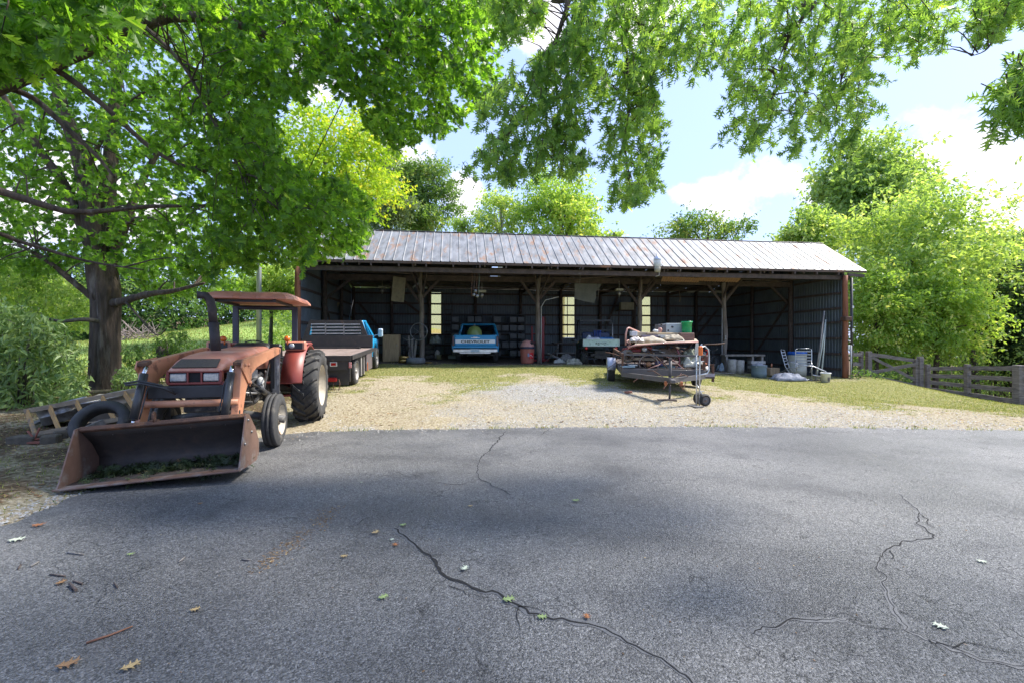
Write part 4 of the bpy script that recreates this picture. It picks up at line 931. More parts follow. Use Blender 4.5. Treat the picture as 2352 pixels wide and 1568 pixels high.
# flatbed truck
Fd = Vector((-.146, .989, 0)); F_ = empty('flatbed_truck', (-4.94, 10.74, .345), rot=(R(2.3), 0, math.atan2(.146, .989)), label='blue flatbed truck with black headache rack backed beside the left shed wall', cat='truck')
m_deck = mat('flatbed_deck', (.27, .20, .17), (.20, .145, .12), (.15, .12, .10), scale=4, scale3=3, cut3=.55, rough=.75, stretch=(1, .3, 1), bump=.1)
m_bframe = mat('flatbed_black_steel', (.035, .033, .035), (.055, .048, .046), (.13, .085, .065), scale=5, scale3=4, cut3=.6, rough=.5)
nb_ = 9
for k in range(nb_): MB().box((-1.1+2.2*(k+.5)/nb_, 1.7, .80+.002*(k % 2)), (2.2/nb_-.008, 3.36, .035)).build('deck_board', m_deck, F_)
mb = MB(); mb.box((1.12, 1.7, .775), (.05, 3.42, .10)).box((-1.12, 1.7, .775), (.05, 3.42, .10)).box((0, -.01, .765), (2.2, .05, .12)); mb.build('deck_rail', m_bframe, F_)
mb = MB(); mb.box((0, .03, .60), (2.1, .05, .24)).bar((1.05, .03, .74), (1.05, .03, .2), .05).box((.42, 1.7, .62), (.12, 3.4, .16)).box((-.42, 1.7, .62), (.12, 3.4, .16)); mb.build('rear_panel', m_bframe, F_)
mb = MB(); mb.box((.70, .0, .62), (.12, .02, .07), bev=.01); mb.build('tail_lamp', m_redlens, F_)
mb = MB(); mb.box((.70, .006, .62), (.17, .02, .11), bev=.01); mb.build('lamp_surround', m_white, F_)
MB().box((1.08, -.0, .60), (.06, .02, .14), bev=.005).build('reflector', mat('red_white_reflector', (.6, .1, .1), (.7, .6, .6), scale=30), F_)
for x in (.55, -.55): MB().box((x, .3, .30), (.85, .02, .42), rot=(.04, 0, 0)).build('mud_flap', mat('rubber_flap', (.06, .06, .062), (.04, .04, .042), scale=4, rough=.7), F_)
for (y, w) in ((1.45, .16), (1.85, .12)):
    MB().box((1.04, y, .46), (.10, w, .55)).build('stake_panel', m_grayw, F_)
MB().box((.95, 2.55, .48), (.36, .95, .50), bev=.015).build('tool_box', mat('dull_mauve_steel', (.16, .13, .13), (.12, .10, .10), (.22, .19, .18), scale=4, scale3=3, cut3=.55, rough=.5), F_)
MB().box((1.135, 2.85, .62), (.01, .08, .03)).build('latch', m_steel, F_)
MB().box((1.135, 2.15, .36), (.012, .05, .24)).build('marker', m_amber, F_)
for s in (1, -1):
    wheel(F_, 'rear_wheel', (s*.95, .95, .35), .36, .24, .21, 'block', m_wrim, out=s, holes=8, deep=.2)
    wheel(F_, 'front_wheel', (s*.88, 5.05, .37), .37, .24, .21, 'block', m_wrim, out=s, holes=8, deep=.2)
# headache rack
mb = MB(); y = 3.38
for s in (1, -1):
    mb.prism([(s*1.08, .82), (s*.76, 1.68), (s*.70, 1.68), (s*.78, 1.22), (s*.78, .82)], (0, y, 0), (0, 1, 0), (1, 0, 0), (0, 0, 1), .06)
mb.box((0, y, 1.02), (1.56, .055, .40)).box((0, y, 1.62), (1.44, .055, .10)); mb.build('headache_rack', m_bframe, F_)
MB().box((.1, y-.04, 1.03), (2.0, .03, .36), bev=.01).build('bulkhead_panel', m_bframe, F_)
for x in (-.30, .24): MB().box((x, y-.01, 1.40), (.035, .05, .36)).build('rack_bar', m_steel, F_)
MB().box((0, y+.035, 1.42), (1.44, .01, .40)).build('rack_mesh', mat('dark_green_mesh', (.015, .03, .03), (.03, .05, .05), scale=18, rough=.4), F_)  # dark sheet added to stand for the darkness seen through the rack
for (a, b_) in ((-.74, -.32), (-.28, .22), (.26, .74)):
    for k in range(4): MB().bar((a, y-.01, 1.26+k*.095), (b_, y-.01, 1.265+k*.095), .03, .022).build('rack_louvre', m_bump, F_)
MB().tube([(-.75, 2.3, .84), (-.75, 2.3, 1.0)], .05, 10).build('hitch_pot', m_rust, F_)
MB().box((-.1, 3.05, .845), (1.5, .05, .05)).bar((.65, 3.05, .845), (.8, 2.9, .845), .05).build('cargo_bar', m_bframe, F_)
cab(F_, 3.52, 4.75, .42, 1.12, 1.66, .90, m_blue)
mb = MB(); mb.box((0, 5.35, .86), (1.62, 1.3, .36), bev=.08)
for s in (1, -1): mb.loft([[Vector((s*.70, 4.6+dy, z)), Vector((s*(.90+.03*k), 4.6+dy, z)), Vector((s*(.90+.03*k), 4.6+dy, z-h)), Vector((s*.70, 4.6+dy, z-h))] for (dy, z, h, k) in ((0, 1.08, .62, 0), (.12, 1.08, .45, 1), (.25, 1.06, .26, 1), (.5, 1.05, .22, 1), (.75, 1.03, .26, 1), (.9, 1.0, .5, 1), (1.35, .98, .5, 0))])
mb.build('hood', m_blue, F_)
MB().box((0, 6.02, .55), (1.8, .14, .25), bev=.04).build('front_bumper', m_bump, F_)
MB().box((1.16, 4.62, 1.26), (.16, .10, .28), bev=.03).tube([(.88, 4.65, 1.15), (1.1, 4.64, 1.2)], .015, 6).build('door_mirror', mat('mirror_shell', (.45, .58, .68), (.40, .5, .6), rough=.2), F_)
MB().tube([(.2, 4.3, 1.66), (.3, 4.55, 2.35)], .006, 5).build('aerial', m_black, F_)

# pickup in the bay
m_stripe = mat('white_tailgate_stripe', (.84, .85, .86), (.78, .79, .80), scale=4, rough=.35)
C_ = empty('pickup_truck', (-1.53, 19.0, .575), R(1.0), 'blue pickup truck with white lettered tailgate parked nose in between the posts', 'pickup')
hw = .965
for s in (1, -1):
    wheel(C_, 'wheel', (s*.80, 1.15, .36), .37, .24, .20, 'block', m_wrim, out=s, holes=6, deep=.2)
    wheel(C_, 'wheel', (s*.80, 4.35, .36), .37, .24, .20, 'block', m_wrim, out=s, holes=6, deep=.2)
def side_ring(y, s, zb_, k=0):
    return [Vector((s*(hw-.07), y, zb_)), Vector((s*(hw-.01), y, zb_+.02)), Vector((s*(hw+.02), y, .78)), Vector((s*(hw-.01), y, .92)), Vector((s*(hw-.05), y, 1.16)), Vector((s*(hw-.12), y, 1.20)), Vector((s*(hw-.15), y, 1.16))]
for s in (1, -1):
    mb = MB(); mb.loft([side_ring(y, s, z_) for y, z_ in ((.02, .50), (.55, .47), (.72, .62), (.9, .78), (1.15, .84), (1.4, .78), (1.58, .62), (1.72, .44), (2.05, .42))]); mb.build('bedside', m_blue, C_)
    MB().box((s*(hw-.045), -.005, .94), (.09, .06, .40), bev=.015).build('tail_lamp', mat('dark_tail_lamp', (.05, .03, .035), (.09, .05, .055), rough=.15), C_)
MB().box((0, 1.0, .74), (1.66, 2.0, .05)).box((0, 2.0, .97), (1.66, .05, .42)).build('bed_floor', m_grime, C_)
MB().box((0, 0, .97), (1.70, .06, .43), bev=.02).build('tailgate', m_blue, C_)
MB().box((0, -.034, .925), (1.66, .008, .15)).build('tailgate_stripe', m_stripe, C_)
text('tailgate_lettering', 'CHEVROLET', .135, (0, -.044, .915), (1, 0, 0), (0, 0, 1), m_black, C_, squash=1.60, bold=.004)
MB().box((0, -.036, 1.08), (.17, .02, .06), bev=.01).box((-.13, -.034, 1.07), (.10, .012, .02)).box((.13, -.034, 1.07), (.10, .012, .02)).build('tailgate_handle', m_bump, C_)
MB().box((0, -.04, .70), (1.84, .06, .10), bev=.02).build('lower_panel', m_blue, C_)
MB().box((0, -.13, .55), (1.86, .17, .17), bev=.035).box((0, -.14, .47), (1.3, .12, .1), bev=.02).build('rear_bumper', m_bump, C_)
MB().box((0, -.222, .565), (.36, .012, .13), bev=.004).build('licence_plate', mat('plate', (.55, .62, .66), (.35, .45, .52), scale=25, rough=.5), C_)
MB().box((0, .5, .40), (.7, 1.2, .12), bev=.03).tube([(-.78, 1.15, .36), (.78, 1.15, .36)], .06, 8).tube([(-.5, 0, .36), (-.8, -.06, .37)], .03, 8).tube([(.5, 0, .36), (.8, -.06, .37)], .03, 8).build('underbody', m_grime, C_)
cab(C_, 2.08, 3.55, .42, 1.17, 1.74, .94, m_blue)
MB().box((0, 4.4, .88), (1.80, 1.75, .50), bev=.10).build('hood', m_blue, C_)
tk = empty('round_tank', (-1.66, 20.2, 1.36), 0, 'round olive green tank standing in the pickup bed behind its cab', 'tank')
MB().lathe([(.0, -.02), (.30, 0), (.38, .10), (.40, .25), (.36, .42), (.25, .53), (.10, .58), (0, .585)], seg=24).build('tank_body', mat('olive_enamel', (.28, .36, .12), (.22, .29, .09), rough=.2), tk)
MB().lathe([(.05, .58), (.05, .62), (0, .62)], seg=12).build('tank_cap', m_steel, tk)
tk.scale = (.86, .86, 1.42)

# utility vehicle
m_mint = mat('faded_mint_paint', (.48, .60, .53), (.38, .50, .43), (.10, .17, .13), scale=3, scale3=7, cut3=.56, rough=.5)
m_utvd = mat('utv_dark_green', (.03, .055, .045), (.02, .035, .03), scale=5, rough=.45)
Uv = empty('utility_vehicle', (3.60, 18.4, .53), R(-2), 'old mint green dump bed utility cart with open cage parked in the third bay', 'utility cart')
for s in (1, -1):
    wheel(Uv, 'wheel', (s*.60, .55, .31), .32, .26, .16, 'lug', m_utvd, out=s, holes=4, deep=.2)
    wheel(Uv, 'wheel', (s*.62, 2.35, .30), .30, .22, .16, 'lug', m_utvd, out=s, holes=4, deep=.2)
MB().box((0, -.02, .92), (1.42, .05, .27), bev=.012).build('tailgate', m_mint, Uv)
MB().box((0, -.035, 1.05), (1.46, .05, .03)).box((0, -.035, .79), (1.46, .05, .03)).box((.72, -.035, .92), (.03, .05, .28)).box((-.72, -.035, .92), (.03, .05, .28)).build('tailgate_rim', mat('pale_mint_edge', (.55, .62, .58), (.4, .48, .44), scale=9, rough=.4), Uv)
text('tailgate_lettering', 'RANGER', .10, (0, -.05, .90), (1, 0, 0), (0, 0, 1), m_utvd, Uv, squash=1.1, ext=.001)
mb = MB(); mb.box((0, .62, .78), (1.42, 1.25, .04)).box((.70, .62, .92), (.04, 1.25, .27)).box((-.70, .62, .92), (.04, 1.25, .27)).box((0, 1.24, .95), (1.42, .04, .30)); mb.build('cargo_bed', m_utvd, Uv)
mb = MB(); mb.box((0, 1.4, .42), (.8, 2.6, .12), bev=.02).box((0, .35, .46), (.5, .5, .3), bev=.05).box((0, .05, .36), (.5, .08, .12)).tube([(-.6, .55, .31), (.6, .55, .31)], .03, 6).tube([(-.35, 0, .3), (.35, 0, .3)], .02, 6); mb.build('rear_frame', m_grime, Uv)
for s in (1, -1):
    MB().lathe([(0, 0), (.05, 0), (.055, .02), (.03, .035), (0, .04)], (s*.60, -.02, .70), (0, -1, 0), 14).build('tail_lamp', m_redlens, Uv)
    MB().tube([(s*.70, 1.3, .5), (s*.70, 1.32, 1.75), (s*.66, 1.6, 1.86), (s*.66, 2.6, 1.86), (s*.66, 3.0, 1.1)], .026, 8).build('cage_bar', m_steel if s > 0 else m_black, Uv)
    MB().box((s*.62, .55, .68), (.30, .8, .04), bev=.02).build('mud_guard', m_utvd, Uv)
MB().box((0, 1.5, 1.86), (1.38, .06, .05)).box((0, 2.1, 1.9), (1.38, 1.2, .03)).box((0, 1.33, 1.45), (1.36, .02, .05)).build('cage_top', m_black, Uv)
MB().box((0, 1.65, .90), (1.3, .45, .12), bev=.04).box((-.35, 1.45, 1.15), (.5, .1, .45), bev=.04).box((.35, 1.45, 1.15), (.5, .1, .45), bev=.04).build('seat', mat('navy_vinyl', (.03, .05, .12), (.02, .03, .08), rough=.4), Uv)
MB().box((0, 3.0, .75), (1.3, .8, .5), bev=.12).build('front_body', m_utvd, Uv)
for (nm, x, y, z, d, c, lb) in (('folded_tarp', .27, .35, 1.08, (.62, .5, .12), (.03, .16, .42), 'folded blue tarp lying on the right of the mint cart bed'), ('feed_sack', -.28, .35, 1.08, (.60, .5, .12), (.55, .56, .62), 'pale crumpled sack lying on the left of the mint cart bed')):
    p = Matrix.LocRotScale(Uv.location, Uv.rotation_euler, None) @ Vector((x, y, z-.03))
    mb = MB(); r_ = random.Random(3)
    mb.sheet(lambda u, v: Vector(((u-.5)*d[0], (v-.5)*d[1], d[2]*(.5+.5*math.sin(u*7+v*5)*.4)*min(1, 6*u, 6*(1-u), 6*v, 6*(1-v))+.01*r_.random())), 12, 10)
    o = mb.build(nm, mat(nm, c, tuple(k*.8 for k in c), rough=.6), None, label=lb, cat='tarp' if 'tarp' in nm else 'sack', solid=.01); o.location = p
p = Matrix.LocRotScale(Uv.location, Uv.rotation_euler, None)
wc = empty('sprayer_jug', p @ Vector((-.38, .75, .81)), 0, 'white plastic jug with spout standing upright in the mint cart bed', 'jug')
MB().lathe([(.0, 0), (.12, 0), (.14, .05), (.14, .28), (.06, .38), (.05, .42), (0, .42)], seg=16).build('jug_body', m_white, wc); MB().tube([(.04, 0, .40), (-.1, 0, .46), (-.2, 0, .5)], .015, 6).build('spout', m_black, wc)
bs = empty('tool_basket', p @ Vector((-.02, .8, .81)), 0, 'teal bucket of tools standing in the middle of the mint cart bed', 'bucket')
MB().lathe([(.0, 0), (.15, 0), (.18, .3), (.19, .3), (.19, .32), (.17, .32), (.14, .03)], seg=18).build('bucket_body', mat('teal_plastic', (.10, .30, .32), rough=.4), bs)
for k in range(5): MB().tube([(-.1+k*.05, 0, .1), (-.14+k*.07, .02, .62)], .012, 6).build('tool_handle', mat('blue_handle', (.03, .08, .35), rough=.4), bs)

# ---------------------------------------------------------------- utility trailer loaded with junk
tdir = Vector((.16, .987, 0)).normalized(); TL = empty('utility_trailer', (3.74, 11.3, .26), rot=(R(1.2), R(1.0), -math.atan2(.16, .987)), label='flat utility trailer with jack stand heaped with scrap on the gravel', cat='trailer')
m_tsteel = mat('trailer_grey_steel', (.13, .12, .12), (.09, .085, .085), (.20, .11, .07), scale=4, scale3=4, cut3=.57, rough=.55, metal=.3)
tw = .98
MB().box((0, .03, .47), (2.0, .06, .17), bev=.008).build('front_rail', m_tsteel, TL)
for s in (1, -1):
    MB().box((s*tw, 1.9, .47), (.06, 3.7, .15), bev=.008).build('side_rail', m_tsteel, TL)
    MB().bar((s*tw, .05, .40), (0, -1.15, .40), .07, .11).build('tongue_beam', m_tsteel, TL)
    MB().bar((s*tw, .05, .5), (s*tw, .05, .92), .05, .05).bar((s*tw, 3.7, .5), (s*tw, 3.7, .92), .05, .05).bar((s*tw, 0, .90), (s*tw, 3.7, .90), .05, .05).build('side_post', m_rust, TL)
    wheel(TL, 'wheel', (s*1.17, 1.7, .33), .34, .20, .19, 'block', m_wrim, out=s, holes=5, deep=.2)
    MB().lathe([(.38, -.11), (.38, .11)], (s*1.17, 1.7, .33), (1, 0, 0), 24) if False else None
    mb = MB(); rings = []
    for k in range(9):
        a = R(10+k*20); rings.append([Vector((s*1.06, 1.7+.40*math.cos(a), .33+.40*math.sin(a))), Vector((s*1.29, 1.7+.40*math.cos(a), .33+.40*math.sin(a))), Vector((s*1.29, 1.7+.385*math.cos(a), .33+.385*math.sin(a))), Vector((s*1.06, 1.7+.385*math.cos(a), .33+.385*math.sin(a)))])
    mb.loft(rings); mb.build('fender', mat('pale_fender', (.42, .45, .55), (.32, .34, .40), rough=.45, metal=.3), TL)
MB().bar((-tw, .05, .90), (tw, .05, .90), .045, .045).build('front_bar', m_tsteel, TL)
for k in range(10): MB().box((-.9+k*.2, 1.9, .56), (.19, 3.65, .03), rot=(0, 0, 0)).build('deck_board', m_oldwood, TL)
MB().box((0, -1.2, .40), (.12, .3, .09), bev=.02).build('coupler', m_tsteel, TL)
MB().box((-.62, -.36, .42), (.12, .015, .05), rot=(0, 0, -.88)).build('sticker', m_white, TL)
MB().tube([(0, -.95, .85), (0, -.95, .3)], .035, 10).tube([(0, -.95, .3), (0, -.95, -.12)], .024, 8).box((0, -.95, .87), (.07, .07, .05)).build('jack', m_tsteel, TL)
MB().tube([(.05, -1.0, .40), (.2, -.85, .30), (.33, -.75, .16), (.4, -.68, .32), (.42, -.62, .42)], .012, 6).tube([(-.1, -1.0, .42), (-.35, -.8, .58), (-.45, -.6, .55)], .010, 6).tube([(.0, -1.1, .45), (.3, -.9, .52), (.45, -.65, .46)], .010, 6).build('safety_chain', m_rust, TL)
for x in (-.12, .22): MB().box((x, -1.12, .33), (.06, .05, .10), bev=.01).build('chain_hook', mat('orange_rust', (.45, .16, .06), (.3, .1, .05), scale=20, rough=.8), TL)
TLM = Matrix.LocRotScale(TL.location, TL.rotation_euler, None)
jf = tag(MB().box((0, 0, 0), (.42, .20, .07), bev=.004).build('timber_block', m_oldwood), 'short dark timber block under the trailer jack foot', 'block'); jf.location = P(1531, 922, 10.3)+Vector((0, 0, .02)); jf.rotation_euler = (0, 0, -.1)
# ---------------------------------------------------------------- foliage
def tri_leaf(lobes, body, reach, lw, sweep):
    """flat leaf along +x, unit length: centre blade plus pointed side lobes"""
    T_ = [[(0, 0), (.5, body), (1, 0)], [(0, 0), (1, 0), (.5, -body)]]
    for p, rc in lobes:
        for s in (1, -1):
            T_.append([(p-lw, s*body*.4), (p+lw, s*body*.4), (p+sweep, s*rc*reach)][::s])
    V_ = np.array([v for t in T_ for v in t]); x, y = V_[:, 0], V_[:, 1]
    z = -.18*x*x+.22*np.abs(y); return np.stack([x, y, z], 1)
LEAF_OAK = tri_leaf([(.28, .8), (.52, 1), (.76, .7)], .22, .50, .15, .16)
LEAF_PIN = tri_leaf([(.25, .9), (.50, 1), (.75, .6)], .12, .52, .10, .2)
LEAF_OVAL = np.array([(0, 0, 0), (.45, .26, .06), (1, 0, -.15), (0, 0, 0), (1, 0, -.15), (.45, -.26, .06)], float)
LEAF_LONG = np.array([(0, 0, 0), (.4, .20, .04), (1, 0, -.3), (0, 0, 0), (1, 0, -.3), (.4, -.20, .04)], float)
def unit(a): return a/np.maximum(np.linalg.norm(a, axis=-1, keepdims=True), 1e-9)
def foliage(name, pos, dirs, mt, parent, leaf=LEAF_OAK, k=8, slen=.32, ls=(.09, .14), droop=.35, flat=.7, seed=1, twig=None, twigr=.004, kind='stuff', label=None, tone=None):
    """sprigs at pos pointing along dirs, k leaves on each, as one mesh"""
    r_ = np.random.default_rng(seed); n_ = len(pos); dirs = unit(dirs)
    t = (np.arange(k)+.5)/k; t = t[None, :, None]+r_.uniform(-.06, .06, (n_, k, 1)); L_ = slen*r_.uniform(.7, 1.25, (n_, 1, 1))
    pos = pos-dirs*L_[:, 0, :]*.6; base = pos[:, None, :]+dirs[:, None, :]*(t*L_); base[..., 2] -= (t[..., 0]**2)*.10*L_[..., 0]
    rv = unit(r_.normal(size=(n_, k, 3))); ld = unit(dirs[:, None, :]*.55+rv*.9+np.array([0, 0, -droop]))
    nrm = unit(np.array([0, 0, flat])+r_.normal(size=(n_, k, 3))*.55); yv = unit(np.cross(nrm, ld)); zv = np.cross(ld, yv)
    s = r_.uniform(ls[0], ls[1], (n_, k, 1, 1)); lf = leaf[None, None]
    Vv = base[:, :, None, :]+s*(lf[..., 0:1]*ld[:, :, None, :]+lf[..., 1:2]*yv[:, :, None, :]+lf[..., 2:3]*zv[:, :, None, :])
    m_ = leaf.shape[0]; V_ = Vv.reshape(-1, 3); F_ = np.arange(len(V_)).reshape(-1, 3)
    tn = r_.uniform(0, 1, (n_, 1))*.45 if tone is None else tone[:, None]*.6
    at = np.clip(tn+r_.uniform(0, .55, (n_, k)), 0, 1); at = np.repeat(at.ravel(), m_)
    o = np_mesh(name, V_, F_, mt, parent, at)
    if kind: o['kind'] = kind
    if label: o['label'] = label
    if twig is not None:
        a = pos; b_ = pos+dirs*L_[:, 0, :]; b_[:, 2] -= .10*L_[:, 0, 0]; w = np.array([twigr, 0, 0]); w2 = np.array([0, twigr, 0])
        Vt = np.stack([a-w-w2, a+w-w2, a+w2*1.5, b_], 1).reshape(-1, 3); ft = np.array([(0, 1, 3), (1, 2, 3), (2, 0, 3)])
        Ft = (ft[None]+np.arange(n_)[:, None, None]*4).reshape(-1, 3); o2 = np_mesh('twigs', Vt, Ft, twig, parent); o2['kind'] = 'stuff'
    return o
def inpoly(x, y, poly):
    c = np.zeros(len(x), bool); n_ = len(poly)
    for i in range(n_):
        x1, y1 = poly[i]; x2, y2 = poly[(i+1) % n_]
        k = ((y1 > y) != (y2 > y)) & (x < (x2-x1)*(y-y1)/((y2-y1) or 1e-9)+x1); c ^= k
    return c
def fill(poly, n_, y0, y1, seed, s=60, thr=-.35, grow=0):
    """points of a leafy mass whose outline fills poly, between depths y0 and y1, with gaps"""
    r_ = np.random.default_rng(seed); P_ = np.array(poly, float); out = []
    x = r_.uniform(P_[:, 0].min(), P_[:, 0].max(), n_*6); y = r_.uniform(P_[:, 1].min(), P_[:, 1].max(), n_*6); Y = r_.uniform(y0, y1, n_*6)
    k = inpoly(x, y, poly) & (vnoise(x+Y*40, y-Y*25, s, seed)+.3*vnoise(x, y, s*.35, seed+1)+.25*r_.normal(size=n_*6) > thr)
    x, y, Y = x[k][:n_], y[k][:n_], Y[k][:n_]
    return np.stack([(x-1176)/1045*Y, Y, CAMZ-(y-784)/1045*Y], 1), x, y
def limb(pts, radii, mt, parent, name='limb', seg=9, seed=0, wob=.02):
    r_ = random.Random(seed); pts = [Vector(p) for p in pts]; out = []; rs = []
    for i in range(len(pts)-1):
        k = 5
        for j in range(k):
            t = j/k; p0 = pts[max(i-1, 0)]; p1 = pts[i]; p2 = pts[i+1]; p3 = pts[min(i+2, len(pts)-1)]
            q = .5*((2*p1)+(p2-p0)*t+(2*p0-5*p1+4*p2-p3)*t*t+(3*p1-p0-3*p2+p3)*t**3)
            rr = radii[i]+(radii[i+1]-radii[i])*t
            out.append(q+Vector((r_.uniform(-1, 1), r_.uniform(-1, 1), r_.uniform(-1, 1)))*wob*rr*4); rs.append(rr*r_.uniform(.93, 1.07))
    out.append(pts[-1]); rs.append(radii[-1])
    return MB().tube(out, rs, seg).build(name, mt, parent)
def branches_to(pos, anchors, n_, mt, parent, r0=.02, seed=1, name='branch'):
    """thin branches from the nearest limb anchor out into the leaf mass, joined"""
    r_ = random.Random(seed); mb = MB(); A = np.array([tuple(a) for a in anchors])
    for i in range(n_):
        p = pos[r_.randrange(len(pos))]; d = np.linalg.norm(A-p, axis=1); a = A[int(np.argsort(d)[r_.randrange(min(5, len(d)))])]
        if np.linalg.norm(np.array(a)-p) > (.8 if r0 < .01 else 1.9): continue
        a = Vector(a); p = Vector(p); mid = a.lerp(p, .5)+Vector((r_.uniform(-.15, .15), r_.uniform(-.15, .15), r_.uniform(0, .2)))*min(1, (p-a).length)
        mb.tube([a, a.lerp(mid, .6)+Vector((0, 0, .03)), mid, p], [r0, r0*.8, r0*.55, r0*.2], 5, caps=False)
    return mb.build(name, mt, parent, kind='stuff')
m_lo = leafmat('red_oak_leaf', (.028, .085, .014), (.17, .32, .04), (.34, .45, .07), trans=.6, tcol=2.1, rough=.4)
m_lp = leafmat('pin_oak_leaf', (.07, .16, .045), (.26, .40, .11), (.42, .52, .15), trans=.55, tcol=1.9, rough=.4)
m_lb = leafmat('trunk_oak_leaf', (.04, .11, .02), (.20, .34, .06), (.34, .45, .10), trans=.6, tcol=2.0)
m_ly = leafmat('yellow_maple_leaf', (.15, .30, .025), (.38, .50, .05), (.58, .54, .08), trans=.5, tcol=1.5)
m_lyg = leafmat('yellow_green_leaf', (.12, .24, .06), (.40, .52, .18), (.62, .66, .32), trans=.5, tcol=1.5)
m_lgl = leafmat('fresh_green_leaf', (.11, .22, .07), (.34, .46, .16), (.50, .56, .26), trans=.5, tcol=1.5)
m_lyy = leafmat('lime_yellow_leaf', (.13, .26, .05), (.36, .50, .12), (.60, .62, .24), trans=.5, tcol=1.5)
m_lg = leafmat('mid_green_leaf', (.06, .14, .04), (.18, .29, .08), (.34, .38, .14), trans=.45, tcol=1.5)
m_ld = leafmat('dark_green_leaf', (.022, .055, .020), (.055, .11, .035), (.13, .17, .05), trans=.4, tcol=1.4)
m_lgg = leafmat('grey_green_leaf', (.11, .17, .08), (.20, .27, .13), (.28, .32, .18), trans=.4, tcol=1.3)
m_lsh = leafmat('shrub_leaf', (.12, .22, .07), (.32, .44, .19), (.50, .58, .32), trans=.4, tcol=1.3, rough=.4)

# --- red oak whose trunk stands just left of the view, limbs over the tractor
RO = empty('red_oak_tree', (-9.2, 6.2, .05), 0, 'near red oak with broad lobed leaves whose limbs hang over the tractor', 'tree')
def rel(p, o): return Vector(p)-o.location
ROP = [(-80,-80),(1090,-80),(1130,-20),(1152,60),(1150,130),(1138,200),(1095,245),(1060,235),(1045,290),(1000,310),(950,320),(905,350),(880,325),(850,290),(800,215),(740,190),(690,215),(640,225),(625,300),(660,370),(720,400),(800,420),(845,440),(850,490),(838,540),(830,565),(790,580),(755,575),(705,605),(640,600),(560,612),(480,630),(380,620),(300,610),(200,600),(100,520),(0,560),(-80,560)]
pos, px_, py_ = fill(ROP, 6000, 5.6, 9.4, 101, 95, -.22)
k = ~((px_ < 480) & (py_ > 40) & (py_ < 580) & (rng.uniform(0, 1, len(px_)) < .45+.25*(px_ < 330))); pos = pos[k]; px_ = px_[k]; py_ = py_[k]
far_ = 1+np.clip((520-px_)/160, 0, 1)*(py_ > 30)*rng.uniform(.22, .5, len(px_)); pos = (pos-np.array([0, 0, CAMZ]))*far_[:, None]+np.array([0, 0, CAMZ])
d = np.stack([rng.normal(size=len(pos))*.5+.5, rng.normal(size=len(pos))*.5-.1, rng.normal(size=len(pos))*.3-.35], 1)
foliage('crown', pos-np.array(RO.location), d, m_lo, RO, LEAF_OAK, 9, .32, (.08, .128), .45, .6, 5, m_bark, .005)
posb, _, _ = fill([(-80,-80),(330,-80),(300,60),(180,90),(60,140),(-80,180)], 240, 3.6, 5.2, 103, 80, -.2)
foliage('near_leaves', posb-np.array(RO.location), np.array([.5, 0, -.4])+rng.normal(size=(len(posb), 3))*.4, m_lo, RO, LEAF_OAK, 8, .34, (.11, .16), .45, .6, 6, m_bark, .005)
limb([rel(p, RO) for p in ((-9.2,6.2,-.2),(-9.25,6.2,1.5),(-9.1,6.25,3.5),(-8.6,6.4,5.5))], [.42,.34,.30,.26], m_bark, RO, 'trunk', 14)
ROL = [([Vector((-9.1,6.25,3.3)),P(-200,270,6.8),P(-60,215,7.0),P(90,160,7.2),P(200,112,7.4),P(330,62,7.7),P(430,30,7.8)], [.24,.19,.15,.13,.11,.08,.06]),
 ([P(200,112,7.4),P(390,40,7.7),P(560,60,7.6),P(640,95,7.5),P(745,125,7.4),P(860,130,7.3),P(930,90,7.2)], [.10,.09,.075,.065,.055,.04,.02]),
 ([P(640,70,7.5),P(740,45,7.3),P(870,55,7.2),P(960,75,7.2)], [.05,.04,.03,.015]),
 ([Vector((-8.9,6.3,4.6)),P(-60,180,6.6),P(40,140,6.8),P(90,160,7.2)], [.08,.05,.05,.06]),
 ([Vector((-9.15,6.25,2.6)),P(-120,410,6.6),P(0,440,7.0),P(97,470,7.2),P(185,488,7.4),P(350,475,7.8),P(545,472,8.0)], [.12,.085,.065,.055,.045,.035,.015]),
 ([P(100,160,7.2),P(145,171,7.4),P(237,242,7.6),P(334,330,7.7),P(413,378,7.8),P(520,400,7.8),P(640,410,7.8)], [.06,.05,.045,.038,.03,.02,.01]),
 ([Vector((-8.9,6.3,4.2)),P(-80,180,7.2),P(0,198,7.2),P(79,228,7.4),P(158,299,7.5),P(220,356,7.6),P(264,409,7.6)], [.08,.06,.05,.045,.04,.03,.015]),
 ([P(430,30,7.8),P(560,-30,7.8)], [.06,.05]), ([P(260,20,7.0),P(330,60,7.0),P(420,150,6.8),P(480,260,6.7),P(560,400,6.6),P(680,520,6.4)], [.03,.03,.025,.02,.015,.008]),
 ([Vector((-9.2,6.25,2.2)),P(-60,540,6.4),P(60,560,6.8),P(200,600,7.2),P(330,620,7.4)], [.06,.035,.03,.02,.01])]
anch = []
for i, (p, r_) in enumerate(ROL):
    limb([rel(q, RO) for q in p], r_, m_bark, RO, seed=i, seg=8)
    for a, b_ in zip(p, p[1:]):
        for t in (0, .33, .66): anch.append(rel(a.lerp(b_, t), RO))
branches_to(pos-np.array(RO.location), anch, 420, m_bark, RO, .014, 4)

